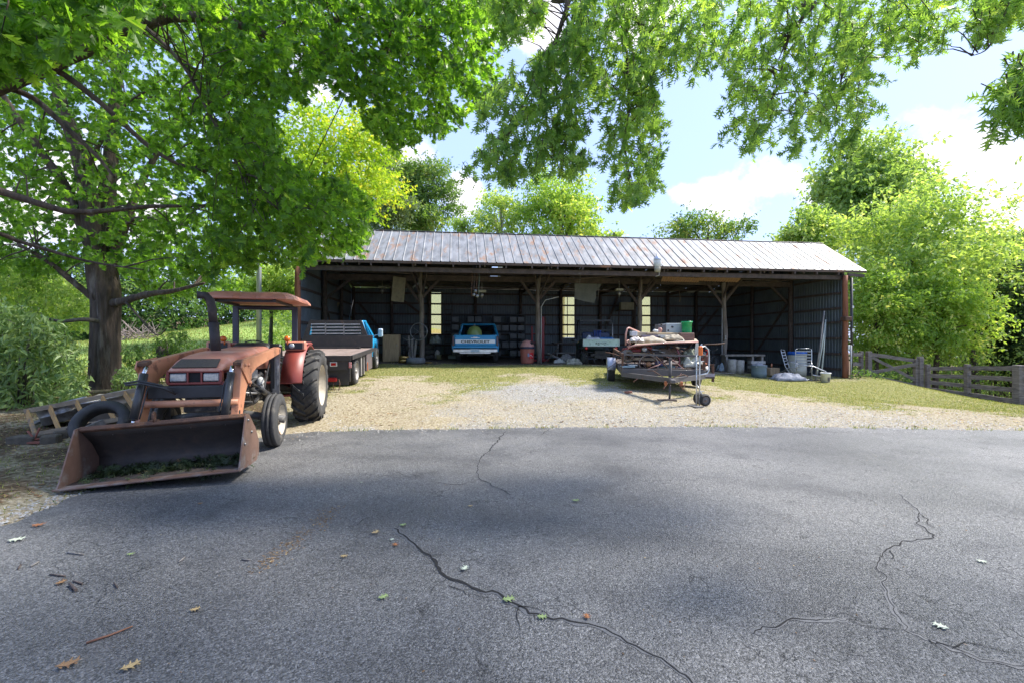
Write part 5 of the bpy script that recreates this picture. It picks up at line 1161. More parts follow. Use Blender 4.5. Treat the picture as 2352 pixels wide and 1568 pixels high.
# --- oak with its trunk in view
OT = empty('oak_tree', P(245, 893, 12), 0, 'thick furrowed trunk oak standing behind the lying ladder at the lawn edge', 'tree')
mb = MB(); pts = [P(245,905,12),P(244,880,12),P(243,840,12),P(244,760,12),P(245,700,12),P(242,655,12),P(236,615,12),P(230,570,12),P(222,535,11.9)]; rs = [.46,.36,.32,.30,.31,.32,.25,.18,.10]
rings = []
for i in range(45):
    t = i/44*(len(pts)-1); j = min(int(t), len(pts)-2); f = t-j; c = pts[j].lerp(pts[j+1], f); r0 = rs[j]+(rs[j+1]-rs[j])*f
    rings.append([rel(c, OT)+Vector((math.cos(a), math.sin(a), 0))*r0*(1+.05*math.sin(a*5+1)+.035*math.sin(a*11+i*.15)+.03*math.sin(a*17-i*.2)+(.16*max(0, 1-i/5)*math.sin(a*4+2))) for a in [2*math.pi*q/44 for q in range(44)]])
mb.loft(rings, cap=False); mb.build('trunk', m_bark, OT)
OTL = [([P(240,690,12),P(215,520,11.8),P(195,400,11.6),P(150,260,11.4),P(110,140,11.2),P(90,0,11)], [.38,.30,.24,.18,.12,.06]),
 ([P(248,690,12),P(243,500,12.2),P(252,400,12.4),P(262,260,12.6),P(278,140,12.8),P(290,0,13)], [.38,.29,.23,.17,.12,.06]),
 ([P(232,640,12),P(160,450,11.6),P(95,350,11.2),P(20,240,10.8),P(-40,140,10.5)], [.17,.14,.11,.08,.05]),
 ([P(246,660,12),P(292,500,12),P(330,410,12.2),P(390,300,12.3),P(450,180,12.4)], [.18,.14,.11,.08,.04]),
 ([P(250,700,12),P(290,690,11.7),P(340,676,11.3),P(400,668,10.8),P(470,650,10.3)], [.17,.12,.10,.07,.03]),
 ([P(235,705,12),P(206,678,11.8),P(165,645,11.6),P(110,600,11.4),P(40,560,11.2)], [.15,.10,.09,.07,.04]),
 ([P(250,560,12),P(285,520,11.2),P(330,500,10.6),P(430,520,10)], [.08,.06,.05,.02]),
 ([P(195,400,11.6),P(230,330,11.4),P(290,240,11.2),P(360,200,11)], [.07,.06,.04,.02])]
anch = []
for i, (p, r_) in enumerate(OTL):
    limb([rel(q, OT) for q in p], [q_*.78 for q_ in r_], m_bark, OT, seed=20+i, seg=9)
    for a, b_ in list(zip(p, p[1:]))[1:]:
        for t in (0, .33, .66): anch.append(rel(a.lerp(b_, t), OT))
limb([rel(P(232,738,11.8), OT), rel(P(190,734,11.3), OT), rel(P(140,738,11), OT), rel(P(95,728,10.8), OT)], [.06,.05,.04,.015], m_bark2, OT, 'dead_branch', seed=50)
limb([rel(P(290,695,11.6), OT), rel(P(330,740,11.2), OT), rel(P(362,770,11), OT), rel(P(385,752,11), OT)], [.03,.02,.015,.008], m_bark, OT, 'dead_branch', seed=51)
OTP = [(-80,-80),(620,-80),(640,100),(620,300),(640,480),(600,600),(560,660),(470,690),(380,690),(300,650),(250,610),(190,600),(120,640),(40,620),(-80,640)]
pos, px_, py_ = fill(OTP, 3200, 11.2, 15.5, 111, 85, .02)
d = np.stack([pos[:, 0]+10.7, pos[:, 1]-12, (pos[:, 2]-5)*.4], 1); d = unit(d)+rng.normal(size=d.shape)*.5+np.array([0, 0, -.25])
foliage('crown', pos-np.array(OT.location), d, m_lb, OT, LEAF_OAK, 8, .42, (.11, .165), .4, .6, 8, m_bark, .007)
branches_to(pos-np.array(OT.location), anch, 300, m_bark, OT, .022, 9)

# --- pin oak: crown above and behind the view, drooping boughs across the top
PO = empty('pin_oak_tree', (6.5, -5.5, 0), 0, 'pin oak whose drooping boughs of star shaped leaves hang across the sky', 'tree')
def c9(L_): return [(842+x*.3906, y*.3906) for x, y in L_]
def c10(L_): return [(1531+x*.4883, y*.4883) for x, y in L_]
POLS = [(c9([(560,-140),(1150,-140),(1130,10),(1050,40),(1040,120),(950,190),(860,215),(760,165),(690,165),(690,60),(760,10),(640,-20)]), 110, 4.8, 5.8, .1),
 (c9([(1190,110),(1250,150),(1230,300),(1240,430),(1300,560),(1270,620),(1330,690),(1300,760),(1310,950),(1290,1040),(1180,1000),(1050,970),(940,1060),(880,1080),(740,1010),(640,1020),(530,1060),(560,1000),(680,890),(760,760),(860,740),(850,680),(800,640),(690,710),(650,660),(780,500),(800,400),(950,310),(1090,290),(1150,140)]), 290, 4.6, 5.8, .12),
 (c9([(1190,-100),(1720,-100),(1740,300),(1690,520),(1780,580),(1720,640),(1710,760),(1745,860),(1690,1000),(1735,1040),(1725,1110),(1640,1130),(1600,1210),(1490,1195),(1425,1170),(1450,1060),(1400,940),(1345,840),(1400,740),(1420,640),(1340,620),(1300,540),(1240,430),(1210,300),(1170,120)]), 340, 4.5, 6.0, -.05),
 (c10([(-120,-120),(1440,-120),(1400,20),(1380,100),(1330,190),(1200,260),(1100,290),(1040,240),(970,330),(1050,350),(1000,450),(990,510),(900,560),(885,700),(820,740),(760,650),(700,700),(540,690),(420,720),(250,700),(270,600),(340,520),(270,490),(290,400),(200,320),(120,400),(60,340),(0,330),(-60,300),(-100,200)]), 560, 4.3, 6.2, -.05),
 (c10([(1450,-60),(1470,60),(1425,180),(1530,190),(1600,120),(1720,100),(1740,-60)]), 90, 4.6, 5.4, .0),
 (c10([(1740,220),(1640,270),(1600,380),(1540,420),(1550,480),(1500,550),(1590,610),(1740,600)]), 40, 3.1, 3.5, -.3)]
allp = []
for i, (pl, cnt, y0, y1, th) in enumerate(POLS):
    p_, _, _ = fill(pl, cnt, y0, y1, 130+i, 55, th); allp.append(p_)
pos = np.concatenate(allp); d = rng.normal(size=pos.shape)*.5+np.array([-.12, .1, -.75])
foliage('crown', pos-np.array(PO.location), d, m_lp, PO, LEAF_PIN, 10, .26, (.072, .118), .3, .35, 12, m_bark, .0042)
POL = [([(3.0,2.2,6.2),P(1310,-60,5.2),P(1304,10,5.2),P(1270,110,5.2),P(1262,135,5.2)], [.07,.032,.028,.024,.02]),
 ([P(1262,135,5.2),P(1215,210,5.1),P(1180,290,5.0),P(1140,350,4.9)], [.014,.011,.008,.004]), ([P(1265,130,5.2),P(1276,200,5.2),P(1282,290,5.2),P(1270,370,5.1)], [.012,.009,.007,.004]),
 ([(3.2,2.6,6.4),P(1440,-60,5.3),P(1436,40,5.3),P(1444,220,5.2),P(1436,340,5.1),P(1450,430,5.0)], [.05,.024,.020,.014,.009,.004]),
 ([(3.4,2.6,6.4),P(1480,-60,5.2),P(1470,60,5.2),P(1475,100,5.2),P(1455,175,5.2)], [.05,.022,.018,.014,.006]),
 ([(5.5,2.4,6.3),P(1960,-60,5.2),P(1946,60,5.1),P(1935,160,5.1),P(1920,260,5.0)], [.05,.022,.018,.012,.004]),
 ([(4.8,2.4,6.3),P(1900,-50,5.0),P(1870,10,5.0),P(1840,45,5.0),P(1810,90,5.0),P(1790,180,4.9),P(1760,260,4.9)], [.05,.03,.026,.022,.016,.01,.004]),
 ([(7,2,6),P(2330,-40,4.9),P(2300,40,4.9),P(2270,110,4.8),P(2230,130,4.8)], [.04,.016,.012,.008,.003]),
 ([(6.5,-5.5,3.5),(6.0,-2.5,5.2),(5.2,.5,6.1),(4.4,2.4,6.4),(3.0,2.2,6.2)], [.22,.17,.13,.09,.06]), ([(6.5,-5.5,4),(7.4,-2.5,5.6),(7.2,.4,6.2),(6.6,2.3,6.1)], [.2,.15,.11,.05]),
 ([(6.5,-5.5,5),(9,-3.5,7.5),(12,-2,9.5)], [.2,.13,.06]), ([(6.5,-5.5,5),(5,-7,8),(4,-8,10)], [.2,.13,.06])]
anch = []
for i, (p, r_) in enumerate(POL):  # boughs
    limb([rel(q, PO) for q in p], r_, m_bark, PO, seed=70+i, seg=7, wob=.03)
    for a, b_ in list(zip(p, p[1:]))[(1 if i < 8 else 9):]:
        for t in np.arange(0, 1, .12): anch.append(rel(Vector(a).lerp(Vector(b_), t), PO))
branches_to(pos-np.array(PO.location), anch, 460, m_bark, PO, .007, 14)
limb([(0,0,-.2),(.05,0,1.5),(0,0,3.5),(.1,.1,6),(.2,0,9)], [.5,.38,.34,.25,.12], m_bark, PO, 'trunk', 14, seed=3)
# unseen leaf mass added above the view to throw shade on the driveway
nn_ = 420; c_ = rng.normal(size=(nn_, 3))*np.array([3.0, 1.2, .8])+np.array([5.2, 3.0, 9.4])
kk = (c_[:, 2] > 1.5+.80*np.maximum(c_[:, 1], 0)+.4) ; c_ = c_[kk]
foliage('upper_crown', c_-np.array(PO.location), rng.normal(size=c_.shape)+np.array([0, 0, -.3]), m_lp, PO, LEAF_OVAL, 6, .5, (.22, .36), .3, .8, 15)

# --- trees farther off: crown of leafy clumps on limbs
def tree(name, label, px, py, rx, ry, Y, mt, n_=2600, base=None, leaf=(.14, .24), seed=1, sparse=0, group=None, trunk_px=None, cl=16, tm=None, depth=.8, elong=.5):
    r_ = np.random.default_rng(seed); c = P(px, py, Y); Rx = rx/1045*Y; Rz = ry/1045*Y; Ry = Rx*depth
    bx = c.x if trunk_px is None else (trunk_px-1176)/1045*Y; gz0 = gz(bx, Y) if base is None else base
    e = empty(name, (bx, Y, gz0), 0, label, 'tree', group); o_ = np.array(e.location)
    cl = int(cl*1.9); cc = unit(r_.normal(size=(cl, 3)))*r_.uniform(.35, .86, (cl, 1))*np.array([Rx, Ry, Rz]); cr_ = r_.uniform(.22, .42, cl)*(Rx*Rz)**.5
    per = r_.integers(0, cl, n_); dirn = unit(r_.normal(size=(n_, 3))+np.array([0, 0, .25])); rad = r_.uniform(.35, 1.0, (n_, 1))**.6
    q = cc[per]+dirn*rad*cr_[per][:, None]*np.array([1.15, 1.1, .68]); pos = q+np.array(c)
    kp = vnoise(pos[:, 0]*1.0+pos[:, 1], pos[:, 2], .8*(Rx*Rz)**.5, seed)+.5*r_.normal(size=n_) > -.9+sparse; pos = pos[kp]; tn_i = per[kp]
    pos = pos+r_.normal(size=pos.shape)*.10*(Rx*Rz)**.5*(r_.uniform(0, 1, (len(pos), 1)) < .35)
    dd = unit(pos-np.array(c))*.8+r_.normal(size=pos.shape)*.5
    tn_ = np.clip(r_.uniform(0, 1, cl)[tn_i]*.75+.5*(r_.uniform(0, 1, len(pos)))-.1, 0, 1)
    foliage('crown', pos-o_, dd, mt, e, LEAF_OVAL, 6, leaf[1]*2.6, leaf, .35, .9, seed+500, tone=tn_)
    H = c.z-gz0; tr = max(.10, .028*H) if elong else .08; bk = tm or m_bark2
    limb([(0, 0, -.3), (r_.uniform(-.1, .1), 0, H*.35), (r_.uniform(-.2, .2)+(c.x-bx)*.5, 0, H*.75), (c.x-bx, 0, H), (c.x-bx+.1, 0, H+Rz*.6)], [tr*1.15, tr*.85, tr*.65, tr*.45, tr*.12], bk, e, 'trunk', 9, seed=seed)
    for i in range(min(cl, 9)):
        a = Vector((c.x-bx, 0, H-Rz*r_.uniform(.1, .9))) ; b_ = Vector(cc[i])+c-e.location
        a.x *= max(0, min(1, a.z/H))
        limb([a, a.lerp(b_, .5)+Vector((0, 0, .15*Rz)), b_], [tr*.35, tr*.22, tr*.06], bk, e, 'limb', 6, seed=seed+i)
    return e
gB = 'trees rising behind the shed'
tree('maple_tree', 'bright yellow green maple glowing behind the oak at the left shed end', 745, 400, 190, 200, 27, m_ly, 4200, leaf=(.18, .28), seed=201, cl=24)
tree('yellow_bough_tree', 'low yellow green tree beside the left post of the shed', 620, 660, 85, 75, 20, m_lyg, 1500, leaf=(.10, .17), seed=202)
tree('round_tree', 'tall rounded dark green tree above the left roof end', 968, 475, 84, 130, 44, m_lg, 3200, leaf=(.22, .34), seed=203, cl=20, group=None)
tree('cedar_tree', 'dull grey green tree low against the left end of the roof', 885, 520, 80, 95, 40, m_lgg, 2600, leaf=(.20, .30), seed=204)
tree('pale_tree', 'thin pale grey tree between the golden maple and the dark green tree', 893, 390, 55, 85, 52, m_lgg, 1100, leaf=(.22, .34), seed=205, sparse=.6)
tree('sycamore_tree', 'sparse yellowing sycamore left of the fuller one behind the roof', 1150, 515, 78, 110, 34, m_lyg, 1100, leaf=(.2, .30), seed=206, sparse=.55, tm=mat('sycamore_bark', (.55, .52, .46), (.35, .32, .27), scale=5, rough=.8))
tree('sycamore_tree', 'full yellow green sycamore rising behind the middle of the roof', 1288, 505, 112, 122, 33, m_lyy, 2400, leaf=(.2, .30), seed=207, cl=20)
tree('sapling', 'tiny yellow sapling top peeking over the roof ridge', 1410, 545, 22, 18, 33, m_lyg, 90, leaf=(.2, .3), seed=208, cl=5)
tree('sapling', 'low yellow treetop between dark tree and sparse sycamore', 1065, 540, 45, 55, 35, m_lyg, 420, leaf=(.2, .3), seed=209, cl=6)
tree('ailanthus_tree', 'airy feathery green treetop alone over the right half of the roof', 1625, 560, 115, 88, 31, m_lg, 1500, leaf=(.16, .26), seed=210, sparse=.35, cl=14)
tree('tulip_tree', 'tallest green tree at the right reaching up to the hanging boughs', 2015, 445, 158, 145, 33, m_lgl, 4000, base=-2.4, leaf=(.28, .42), seed=211, cl=22)
tree('box_elder_tree', 'large bright yellow green tree right of the shed roof end', 2090, 600, 215, 180, 25, m_lyg, 5200, base=-2.2, leaf=(.18, .29), seed=212, cl=34, sparse=.5)
tree('sumac_tree', 'feathery yellow green tree behind the right end of the ridge', 1860, 560, 95, 95, 29, m_lyg, 2200, base=-1.0, leaf=(.18, .28), seed=213, cl=12)
tree('young_maple_tree', 'yellow leaved young tree close beside the right shed corner', 2010, 735, 95, 150, 22.5, m_lyy, 2300, base=-1.2, leaf=(.14, .22), seed=214, cl=20, sparse=.35, tm=m_bark)
tree('young_maple_tree', 'bushy lime green tree behind the wooden gate', 2150, 710, 125, 135, 22.5, m_lyy, 2600, base=-2.0, leaf=(.14, .22), seed=215, cl=22, sparse=.4, tm=m_bark)
tree('hickory_tree', 'dark green tree at the far right edge behind the board fence', 2330, 740, 115, 175, 24, m_ld, 4200, base=-2.4, leaf=(.15, .24), seed=216, cl=22, tm=m_bark)
tree('hickory_tree', 'paler treetop with a little yellow above the dark right edge tree', 2300, 590, 110, 85, 28, m_lg, 2400, base=-2.6, leaf=(.18, .27), seed=217, cl=12)
tree('walnut_tree', 'mid green tree between the lime bushy tree and dark right tree', 2235, 660, 120, 140, 27, m_lg, 3200, base=-2.6, leaf=(.20, .30), seed=218, cl=16)
# slim dark trunks of the wood behind the fence
tp = [(2248, 8, 24), (2185, 6, 26), (2272, 5, 27), (2288, 4, 25), (2306, 6, 26), (2325, 4, 24), (2342, 7, 25), (2150, 5, 25), (2100, 6, 26), (2062, 5, 25), (2210, 4, 28), (2262, 3, 30), (2315, 3, 31), (2168, 4, 30)]
lb = ['slim dark trunk in the wood seen %s' % s for s in ('left of the third fence post gap', 'behind the gate end post', 'just right of the thick trunk', 'second right of the thick trunk', 'midway along the last fence bay', 'right of the middle of the last bay', 'beside the last fence post', 'through the gate right half', 'through the gate crossing', 'through the gate left half', 'between gate and board fence post', 'far behind the middle bay', 'far behind the last bay', 'far behind the first fence bay')]
lb[0] = 'thickest dark trunk seen between the rails of the last fence bay'
for i, ((x, w, Y), s_) in enumerate(zip(tp, lb)):
    X = (x-1176)/1045*Y; g = gz(X, Y); e = empty('forest_tree', (X, Y, g), 0, s_, 'tree', 'slim trunks in the wood behind the fence'); r0 = w/1045*Y*.9; ln = rnd.uniform(-.5, .5)
    limb([(0, 0, -.2), (ln*.2, 0, 2), (ln, .2, 6)], [r0, r0*.8, r0*.4], m_bark, e, 'trunk', 8, seed=i+300)
    cpos = rng.normal(size=(130, 3))*np.array([1.3, 1.2, .9])+np.array([ln, 0, 5.6]); foliage('crown', cpos, rng.normal(size=cpos.shape), [m_ld, m_lyg, m_lg][i % 3], e, LEAF_OVAL, 6, .4, (.14, .22), .3, .9, i+900)
def mass(name, pl, n_, y0, y1, mt, seed, leaf, thr=-.5, s=70, fl=.9, lf=LEAF_OVAL, k=6, kind='stuff', **kw):
    p_, _, _ = fill(pl, n_, y0, y1, seed, s, thr); g = hz(p_[:, 0], p_[:, 1]); p_ = p_[p_[:, 2] > g+.03]
    o = foliage(name, p_, rng.normal(size=p_.shape)+np.array([0, 0, .2]), mt, None, lf, k, leaf[1]*2.5, leaf, .3, fl, seed, kind=kind, **kw); return o
mass('far_woods', [(-80,560),(250,600),(500,640),(700,640),(700,752),(560,752),(420,775),(280,790),(-80,800)], 6500, 46, 58, m_ld, 401, (.30, .5))
mass('far_woods', [(-80,560),(260,640),(560,680),(700,660),(700,735),(520,745),(300,775),(-80,790)], 1600, 44, 50, m_lg, 402, (.28, .45), .1)
mass('far_woods', [(1960,700),(2440,640),(2440,905),(2200,900),(1960,830)], 3600, 36, 48, m_ld, 403, (.28, .42))
mass('far_woods', [(-1700,600),(-80,620),(-80,800),(-1700,800)], 4200, 50, 62, m_ld, 407, (.4, .6))
mass('far_woods', [(2440,600),(3500,560),(3500,940),(2440,930)], 2600, 34, 48, m_lg, 408, (.32, .5))
mass('undergrowth', [(1960,790),(2440,790),(2440,925),(2200,915),(2100,880),(1960,850)], 2600, 22, 32, m_lyg, 404, (.10, .18), -.1)
# hedge-like understory behind the shed so no bare horizon shows at its ends
mass('undergrowth', [(660,560),(700,560),(700,800),(600,800),(600,640)], 700, 22, 28, m_lyg, 405, (.12, .2), -.5)

# --- left shrub with long drooping leaves, weeds
def bush(name, label, pl, n_, y0, y1, mt, seed, leaf, lf=LEAF_OVAL, k=7, stems=8, thr=-.6, s=50, cat_='bush', sm=None):
    p_, _, _ = fill(pl, n_, y0, y1, seed, s, thr); g = hz(p_[:, 0], p_[:, 1]); p_ = p_[p_[:, 2] > g+.03]
    c = p_.mean(0); c[2] = gz(c[0], c[1]); e = empty(name, c, 0, label, cat_); r_ = np.random.default_rng(seed)
    foliage('leaves', p_-c, r_.normal(size=p_.shape)*.5+np.array([0, 0, .2]), mt, e, lf, k, leaf[1]*2.2, leaf, .6, .6, seed, m_bark2, .004)
    mb = MB()
    for i in range(stems):
        q = Vector(p_[r_.integers(len(p_))]-c); b_ = Vector((q.x*.45, q.y*.45, -.05)); MB().tube([b_, b_.lerp(q, .5)+Vector((0, 0, .15)), q], [.018, .013, .005], 6).build('stem', sm or m_bark2, e)
    return e
bush('leafy_shrub', 'big pale leaved shrub filling the left edge behind the ladder', [(-90,690),(40,700),(120,735),(175,800),(192,880),(180,915),(120,945),(60,990),(0,1010),(-90,1020)], 1050, 8.7, 10.8, m_lsh, 421, (.12, .20), LEAF_LONG, 8, 26, thr=-.02, s=42)
bush('hemlock_bough', 'bright lime foliage band above the left edge shrub', [(-90,600),(60,610),(180,650),(225,700),(215,760),(120,740),(-90,710)], 1100, 13.5, 16.5, m_lyg, 422, (.12, .19), LEAF_OVAL, 7, 8)
bush('trunk_side_weed', 'leafy weed sprouting right of the oak trunk', [(285,800),(310,790),(345,805),(345,840),(325,870),(285,880)], 90, 10.4, 11.6, m_lg, 423, (.08, .13), LEAF_LONG, 7, 7, cat_='plant')
bush('pale_weed', 'pale cream green plant at the foot of the oak trunk', [(265,855),(290,840),(325,860),(330,885),(300,905),(262,905)], 130, 10.0, 10.9, m_lsh, 424, (.06, .10), LEAF_OVAL, 7, 6, cat_='plant')
bush('stump_sapling', 'young leafy sapling growing over the dark stump behind the bucket tractor', [(345,800),(375,765),(420,755),(455,790),(440,840),(400,855),(360,840)], 170, 12.2, 13.2, m_lg, 425, (.09, .14), LEAF_LONG, 7, 6, cat_='plant')
bush('hedge_weed', 'yellow green weeds along the field edge behind the tractor hood', [(420,855),(520,835),(640,815),(690,800),(690,850),(420,880)], 260, 12.5, 14.5, m_lyg, 426, (.06, .11), LEAF_OVAL, 6, 8, cat_='plant')
bush('corner_weed', 'low ivy clump at the right corner post of the shed', [(1948,862),(1962,845),(2005,850),(2040,872),(2050,888),(1990,885)], 150, 18.2, 19.2, m_lg, 427, (.06, .10), LEAF_OVAL, 6, 4, cat_='plant')
bush('gate_weed', 'weeds growing up through the lower rail of the gate', [(2000,880),(2030,850),(2110,860),(2130,900),(2060,900)], 260, 19.3, 20.6, m_lg, 428, (.07, .12), LEAF_OVAL, 6, 5, cat_='plant')
bush('fence_weed', 'sprig of weeds under the last rail near the right edge', [(2180,925),(2240,915),(2300,925),(2352,940),(2352,955),(2250,945)], 150, 16.4, 17.4, m_lyg, 429, (.06, .1), LEAF_LONG, 6, 5, cat_='plant')
mb = MB(); r_ = random.Random(4); c = P(300, 780, 30); 
for i in range(160):
    a = c+Vector((r_.uniform(-1.6, 1.6), r_.uniform(-.8, .8), r_.uniform(-.3, .5))); b_ = a+Vector((r_.uniform(-1, 1), r_.uniform(-.5, .5), r_.uniform(-.2, 1.0))); mb.tube([a, b_], [.03, .01], 4, caps=False)
tag(mb.build('brush_pile', mat('dead_brush', (.28, .22, .20), (.18, .14, .13), rough=.9)), 'heap of bare grey brown branches in the field beyond the oak trunk', 'brush pile')
st = empty('tree_stump', P(375, 850, 12.8), 0, 'dark upright stump under the young sapling behind the loader', 'stump')
MB().lathe([(.20, -.2), (.17, .1), (.16, .5), (.15, .68), (.0, .70)], seg=16, wob=.06).build('stump_wood', m_bark, st)
pp = P(595, 800, 16); MB().tube([pp, pp+Vector((0, 0, 7))], [.085, .08], 14).build('steel_pole', mat('galvanised_pole', (.55, .57, .58), (.42, .44, .45), scale=3, rough=.5, metal=.4), None, 'tall pale metal pole standing beyond the tractor canopy', 'pole')
# ---------------------------------------------------------------- board fence and gate at the right
m_fence = mat('grey_fence_board', (.25, .215, .195), (.12, .10, .09), (.055, .047, .043), scale=9, scale3=6, cut3=.58, rough=.92, bump=.5, bscale=50, stretch=(.35, .35, 2.5), world_space=True)
fp = [P(1985, 862, 19.2), P(2113, 895, 18.55), P(2130, 900, 18.45), P(2218, 914, 17.4), P(2340, 937, 15.8)]
def board(name, a, b_, w, t, parent, mt=m_fence):
    o_ = parent.location; r_ = rnd; a = Vector(a)-o_; b_ = Vector(b_)-o_; mb = MB(); n_ = 5; x, y, d_ = frame(b_-a)
    rings = []
    for i in range(n_+1):
        c = a.lerp(b_, i/n_)+Vector((0, 0, r_.uniform(-.008, .008))); ww = w*r_.uniform(.93, 1.04)
        up = Vector((0, 0, 1)); side = d_.cross(up).normalized()
        rings.append([c-side*t/2-up*ww/2, c+side*t/2-up*ww/2, c+side*t/2+up*ww/2, c-side*t/2+up*ww/2])
    mb.loft(rings, smooth=False); return mb.build(name, mt, parent)
def fpost(p, h, w, parent, lean=0):
    b_ = p-parent.location; MB().bar(b_+Vector((0, 0, -.3)), b_+Vector((lean, 0, h)), w, w).build('post', m_fence, parent, bevel=.01)
f1 = empty('short_fence', fp[0], 0, 'short three board fence piece between the shed corner and the gate', 'fence')
fpost(fp[0]+Vector((-.10, .05, 0)), 1.02, .13, f1)
c0 = P(1955, 850, 19.0)
for zz in (.88, .48, .12):
    board('rail', Vector((c0.x, c0.y, fp[0].z+zz+.03)), fp[0]+Vector((-.12, -.04, zz)), .15, .035, f1)
gt = empty('wooden_gate', fp[0], 0, 'weathered wooden gate with crossed diagonal boards standing shut', 'gate')
g0 = fp[0]+Vector((.12, -.05, 0)); g1 = P(2104, 893, 18.6)
zt0 = P(1998, 812, 19.2).z; zt1 = P(2104, 828, 18.6).z; zb0 = P(1998, 866, 19.2).z; zb1 = P(2104, 885, 18.6).z
for (a, za, b_, zb2, nm) in ((g0, zt0, g1, zt1, 'top_board'), (g0, zb0+.08, g1, zb1, 'bottom_board')):
    board(nm, Vector((a.x, a.y, za)), Vector((b_.x, b_.y, zb2)), .15, .04, gt)
board('diagonal_board', Vector((g0.x+.1, g0.y-.05, zt0-.12)), Vector((g1.x, g1.y-.05, zb1+.2)), .14, .03, gt)
board('diagonal_board', Vector((g0.x+.1, g0.y-.085, zb0+.22)), Vector((g1.x, g1.y-.085, zt1-.12)), .14, .03, gt)
fpost(g0+Vector((0, -.03, -.0)), zt0-g0.z+.10, .17, gt); fpost(Vector((g1.x, g1.y, zb1-.15)), zt1-zb1+.22, .15, gt)
f2 = empty('board_fence', fp[2], 0, 'four board dark weathered fence running to the right edge of the yard', 'fence')
fpost(fp[1], 1.36, .17, f2); fpost(fp[2], 1.12, .14, f2); fpost(fp[3]+Vector((0, -.06, 0)), 1.30, .15, f2); fpost(fp[4], 1.50, .24, f2)
fe = fp[4]+Vector((2.2, -2.0, -.1)); fpost(fe, 1.6, .22, f2)
ty = [P(2140, 846, 18.4).z, P(2218, 845, 17.4).z, P(2340, 844, 15.8).z]; by = [P(2140, 893, 18.4).z, P(2218, 904, 17.4).z, P(2340, 922, 15.8).z]
for k in range(4):
    t = k/3
    z0 = ty[0]+(by[0]-ty[0])*t; z1 = ty[1]+(by[1]-ty[1])*t; z2 = ty[2]+(by[2]-ty[2])*t
    board('rail', Vector((fp[2].x, fp[2].y-.1, z0)), Vector((fp[3].x, fp[3].y+.02, z1)), .15, .035, f2); board('rail', Vector((fp[3].x, fp[3].y+.02, z1)), Vector((fp[4].x, fp[4].y-.1, z2)), .16, .035, f2)
    board('rail', Vector((fp[4].x, fp[4].y-.1, z2)), Vector((fe.x, fe.y-.1, z2-.15)), .16, .035, f2)

# ---------------------------------------------------------------- helpers for small things
def onground(px, Y): X = (px-1176)/1045*Y; return Vector((X, Y, gz(X, Y)))
def thing(name, loc, label, cat, rz=0, group=None, rot=None): return empty(name, loc, rz, label, cat, group, rot)
def torus_tyre(mb, r, w, rr, axis=(0, 0, 1), c=(0, 0, 0)):
    h = w/2; prof = [(rr, -h*.7), (rr+.03, -h*.95), ((r+rr)/2, -h), (r-.04, -h*.85), (r, -h*.6), (r-.008, -h*.3), (r, -h*.2), (r, h*.2), (r-.008, h*.3), (r, h*.6), (r-.04, h*.85), ((r+rr)/2, h), (rr+.03, h*.95), (rr, h*.7), (rr+.015, 0)]
    return mb.lathe(prof, c, axis, 32, closed=True)
def crumple(nm, loc, w, d, h, c, label, cat, seed=1, rz=0, n_=26, rough=.8, c2=None, sag=0):
    r_ = np.random.default_rng(seed); ph = r_.uniform(0, 6.28, 12); am = r_.uniform(.2, .5, 12)
    def f(u, v):
        x, y = (u-.5)*2, (v-.5)*2; e = max(0, 1-(x*x)**1.2)*max(0, 1-(y*y)**1.2)
        q = sum(am[i]*math.sin(ph[i]+(x*math.cos(i*1.3)+y*math.sin(i*1.3))*(2+i*1.1)) for i in range(12))/3
        q2 = sum(am[i]*math.cos(ph[i]*2+(x*math.sin(i*2.1)+y*math.cos(i*2.1))*(3+i)) for i in range(8))/3
        return Vector((x*w/2*(1+.12*q), y*d/2*(1+.12*q2), h*e**.5*(.75+.4*q)+.012*q2))
    o = MB().sheet(f, n_, n_).build(nm, mat(nm+'_cloth', c, c2, rough=rough, scale=7), None, label=label, cat=cat, solid=.006); o.location = loc; o.rotation_euler = (0, 0, rz); return o

# ---------------------------------------------------------------- under the left trees: ladder, tub, tyre, timber
m_lad = mat('orange_ladder_wood', (.55, .34, .14), (.42, .25, .11), (.22, .18, .14), scale=7, scale3=4, cut3=.55, rough=.7)
m_ladr = mat('grey_ladder_rail', (.38, .30, .21), (.24, .19, .135), scale=8, rough=.85)
ld = thing('wooden_ladder', P(60, 985, 7.3), 'old wooden ladder lying on its side against the pale shrub', 'ladder')
la0, la1, lb0, lb1 = P(56, 944, 7.2), P(325, 893, 7.9), P(75, 998, 7.05), P(360, 945, 7.75)
Lr = lambda p: Vector(p)-ld.location
MB().bar(Lr(la0), Lr(la1), .035, .07).build('side_rail', m_ladr, ld); MB().bar(Lr(lb0), Lr(lb1), .035, .07).build('side_rail', m_ladr, ld)
for t in (.02, .2, .42, .64, .84):
    MB().bar(Lr(la0.lerp(la1, t)), Lr(lb0.lerp(lb1, t)), .075, .025, up=(0, 1, .3)).build('rung', m_lad, ld)
pk = tag(MB().bar(P(70, 975, 7.6), P(235, 905, 8.9), .11, .03).build('loose_board', m_grayw), 'grey plank propped behind the lying ladder', 'board')
pk = tag(MB().bar(P(140, 1010, 6.9), P(240, 968, 7.3), .05, .10).build('loose_board', m_grayw), 'short grey timber on the dirt left of the loader bucket', 'board')
pk = tag(MB().bar(P(155, 985, 7.1), P(230, 965, 7.5), .09, .03).build('loose_board', m_oldwood), 'dark narrow board under the metal tub', 'board')
m_galv = mat('galvanised_tub', (.40, .41, .42), (.26, .27, .28), (.16, .14, .12), scale=4, scale3=3, cut3=.55, rough=.38, metal=.85)
tb = thing('metal_tub', P(155, 962, 7.75), 'dented galvanised round tub lying behind the ladder rungs', 'tub', rot=(R(8), R(-14), 0))
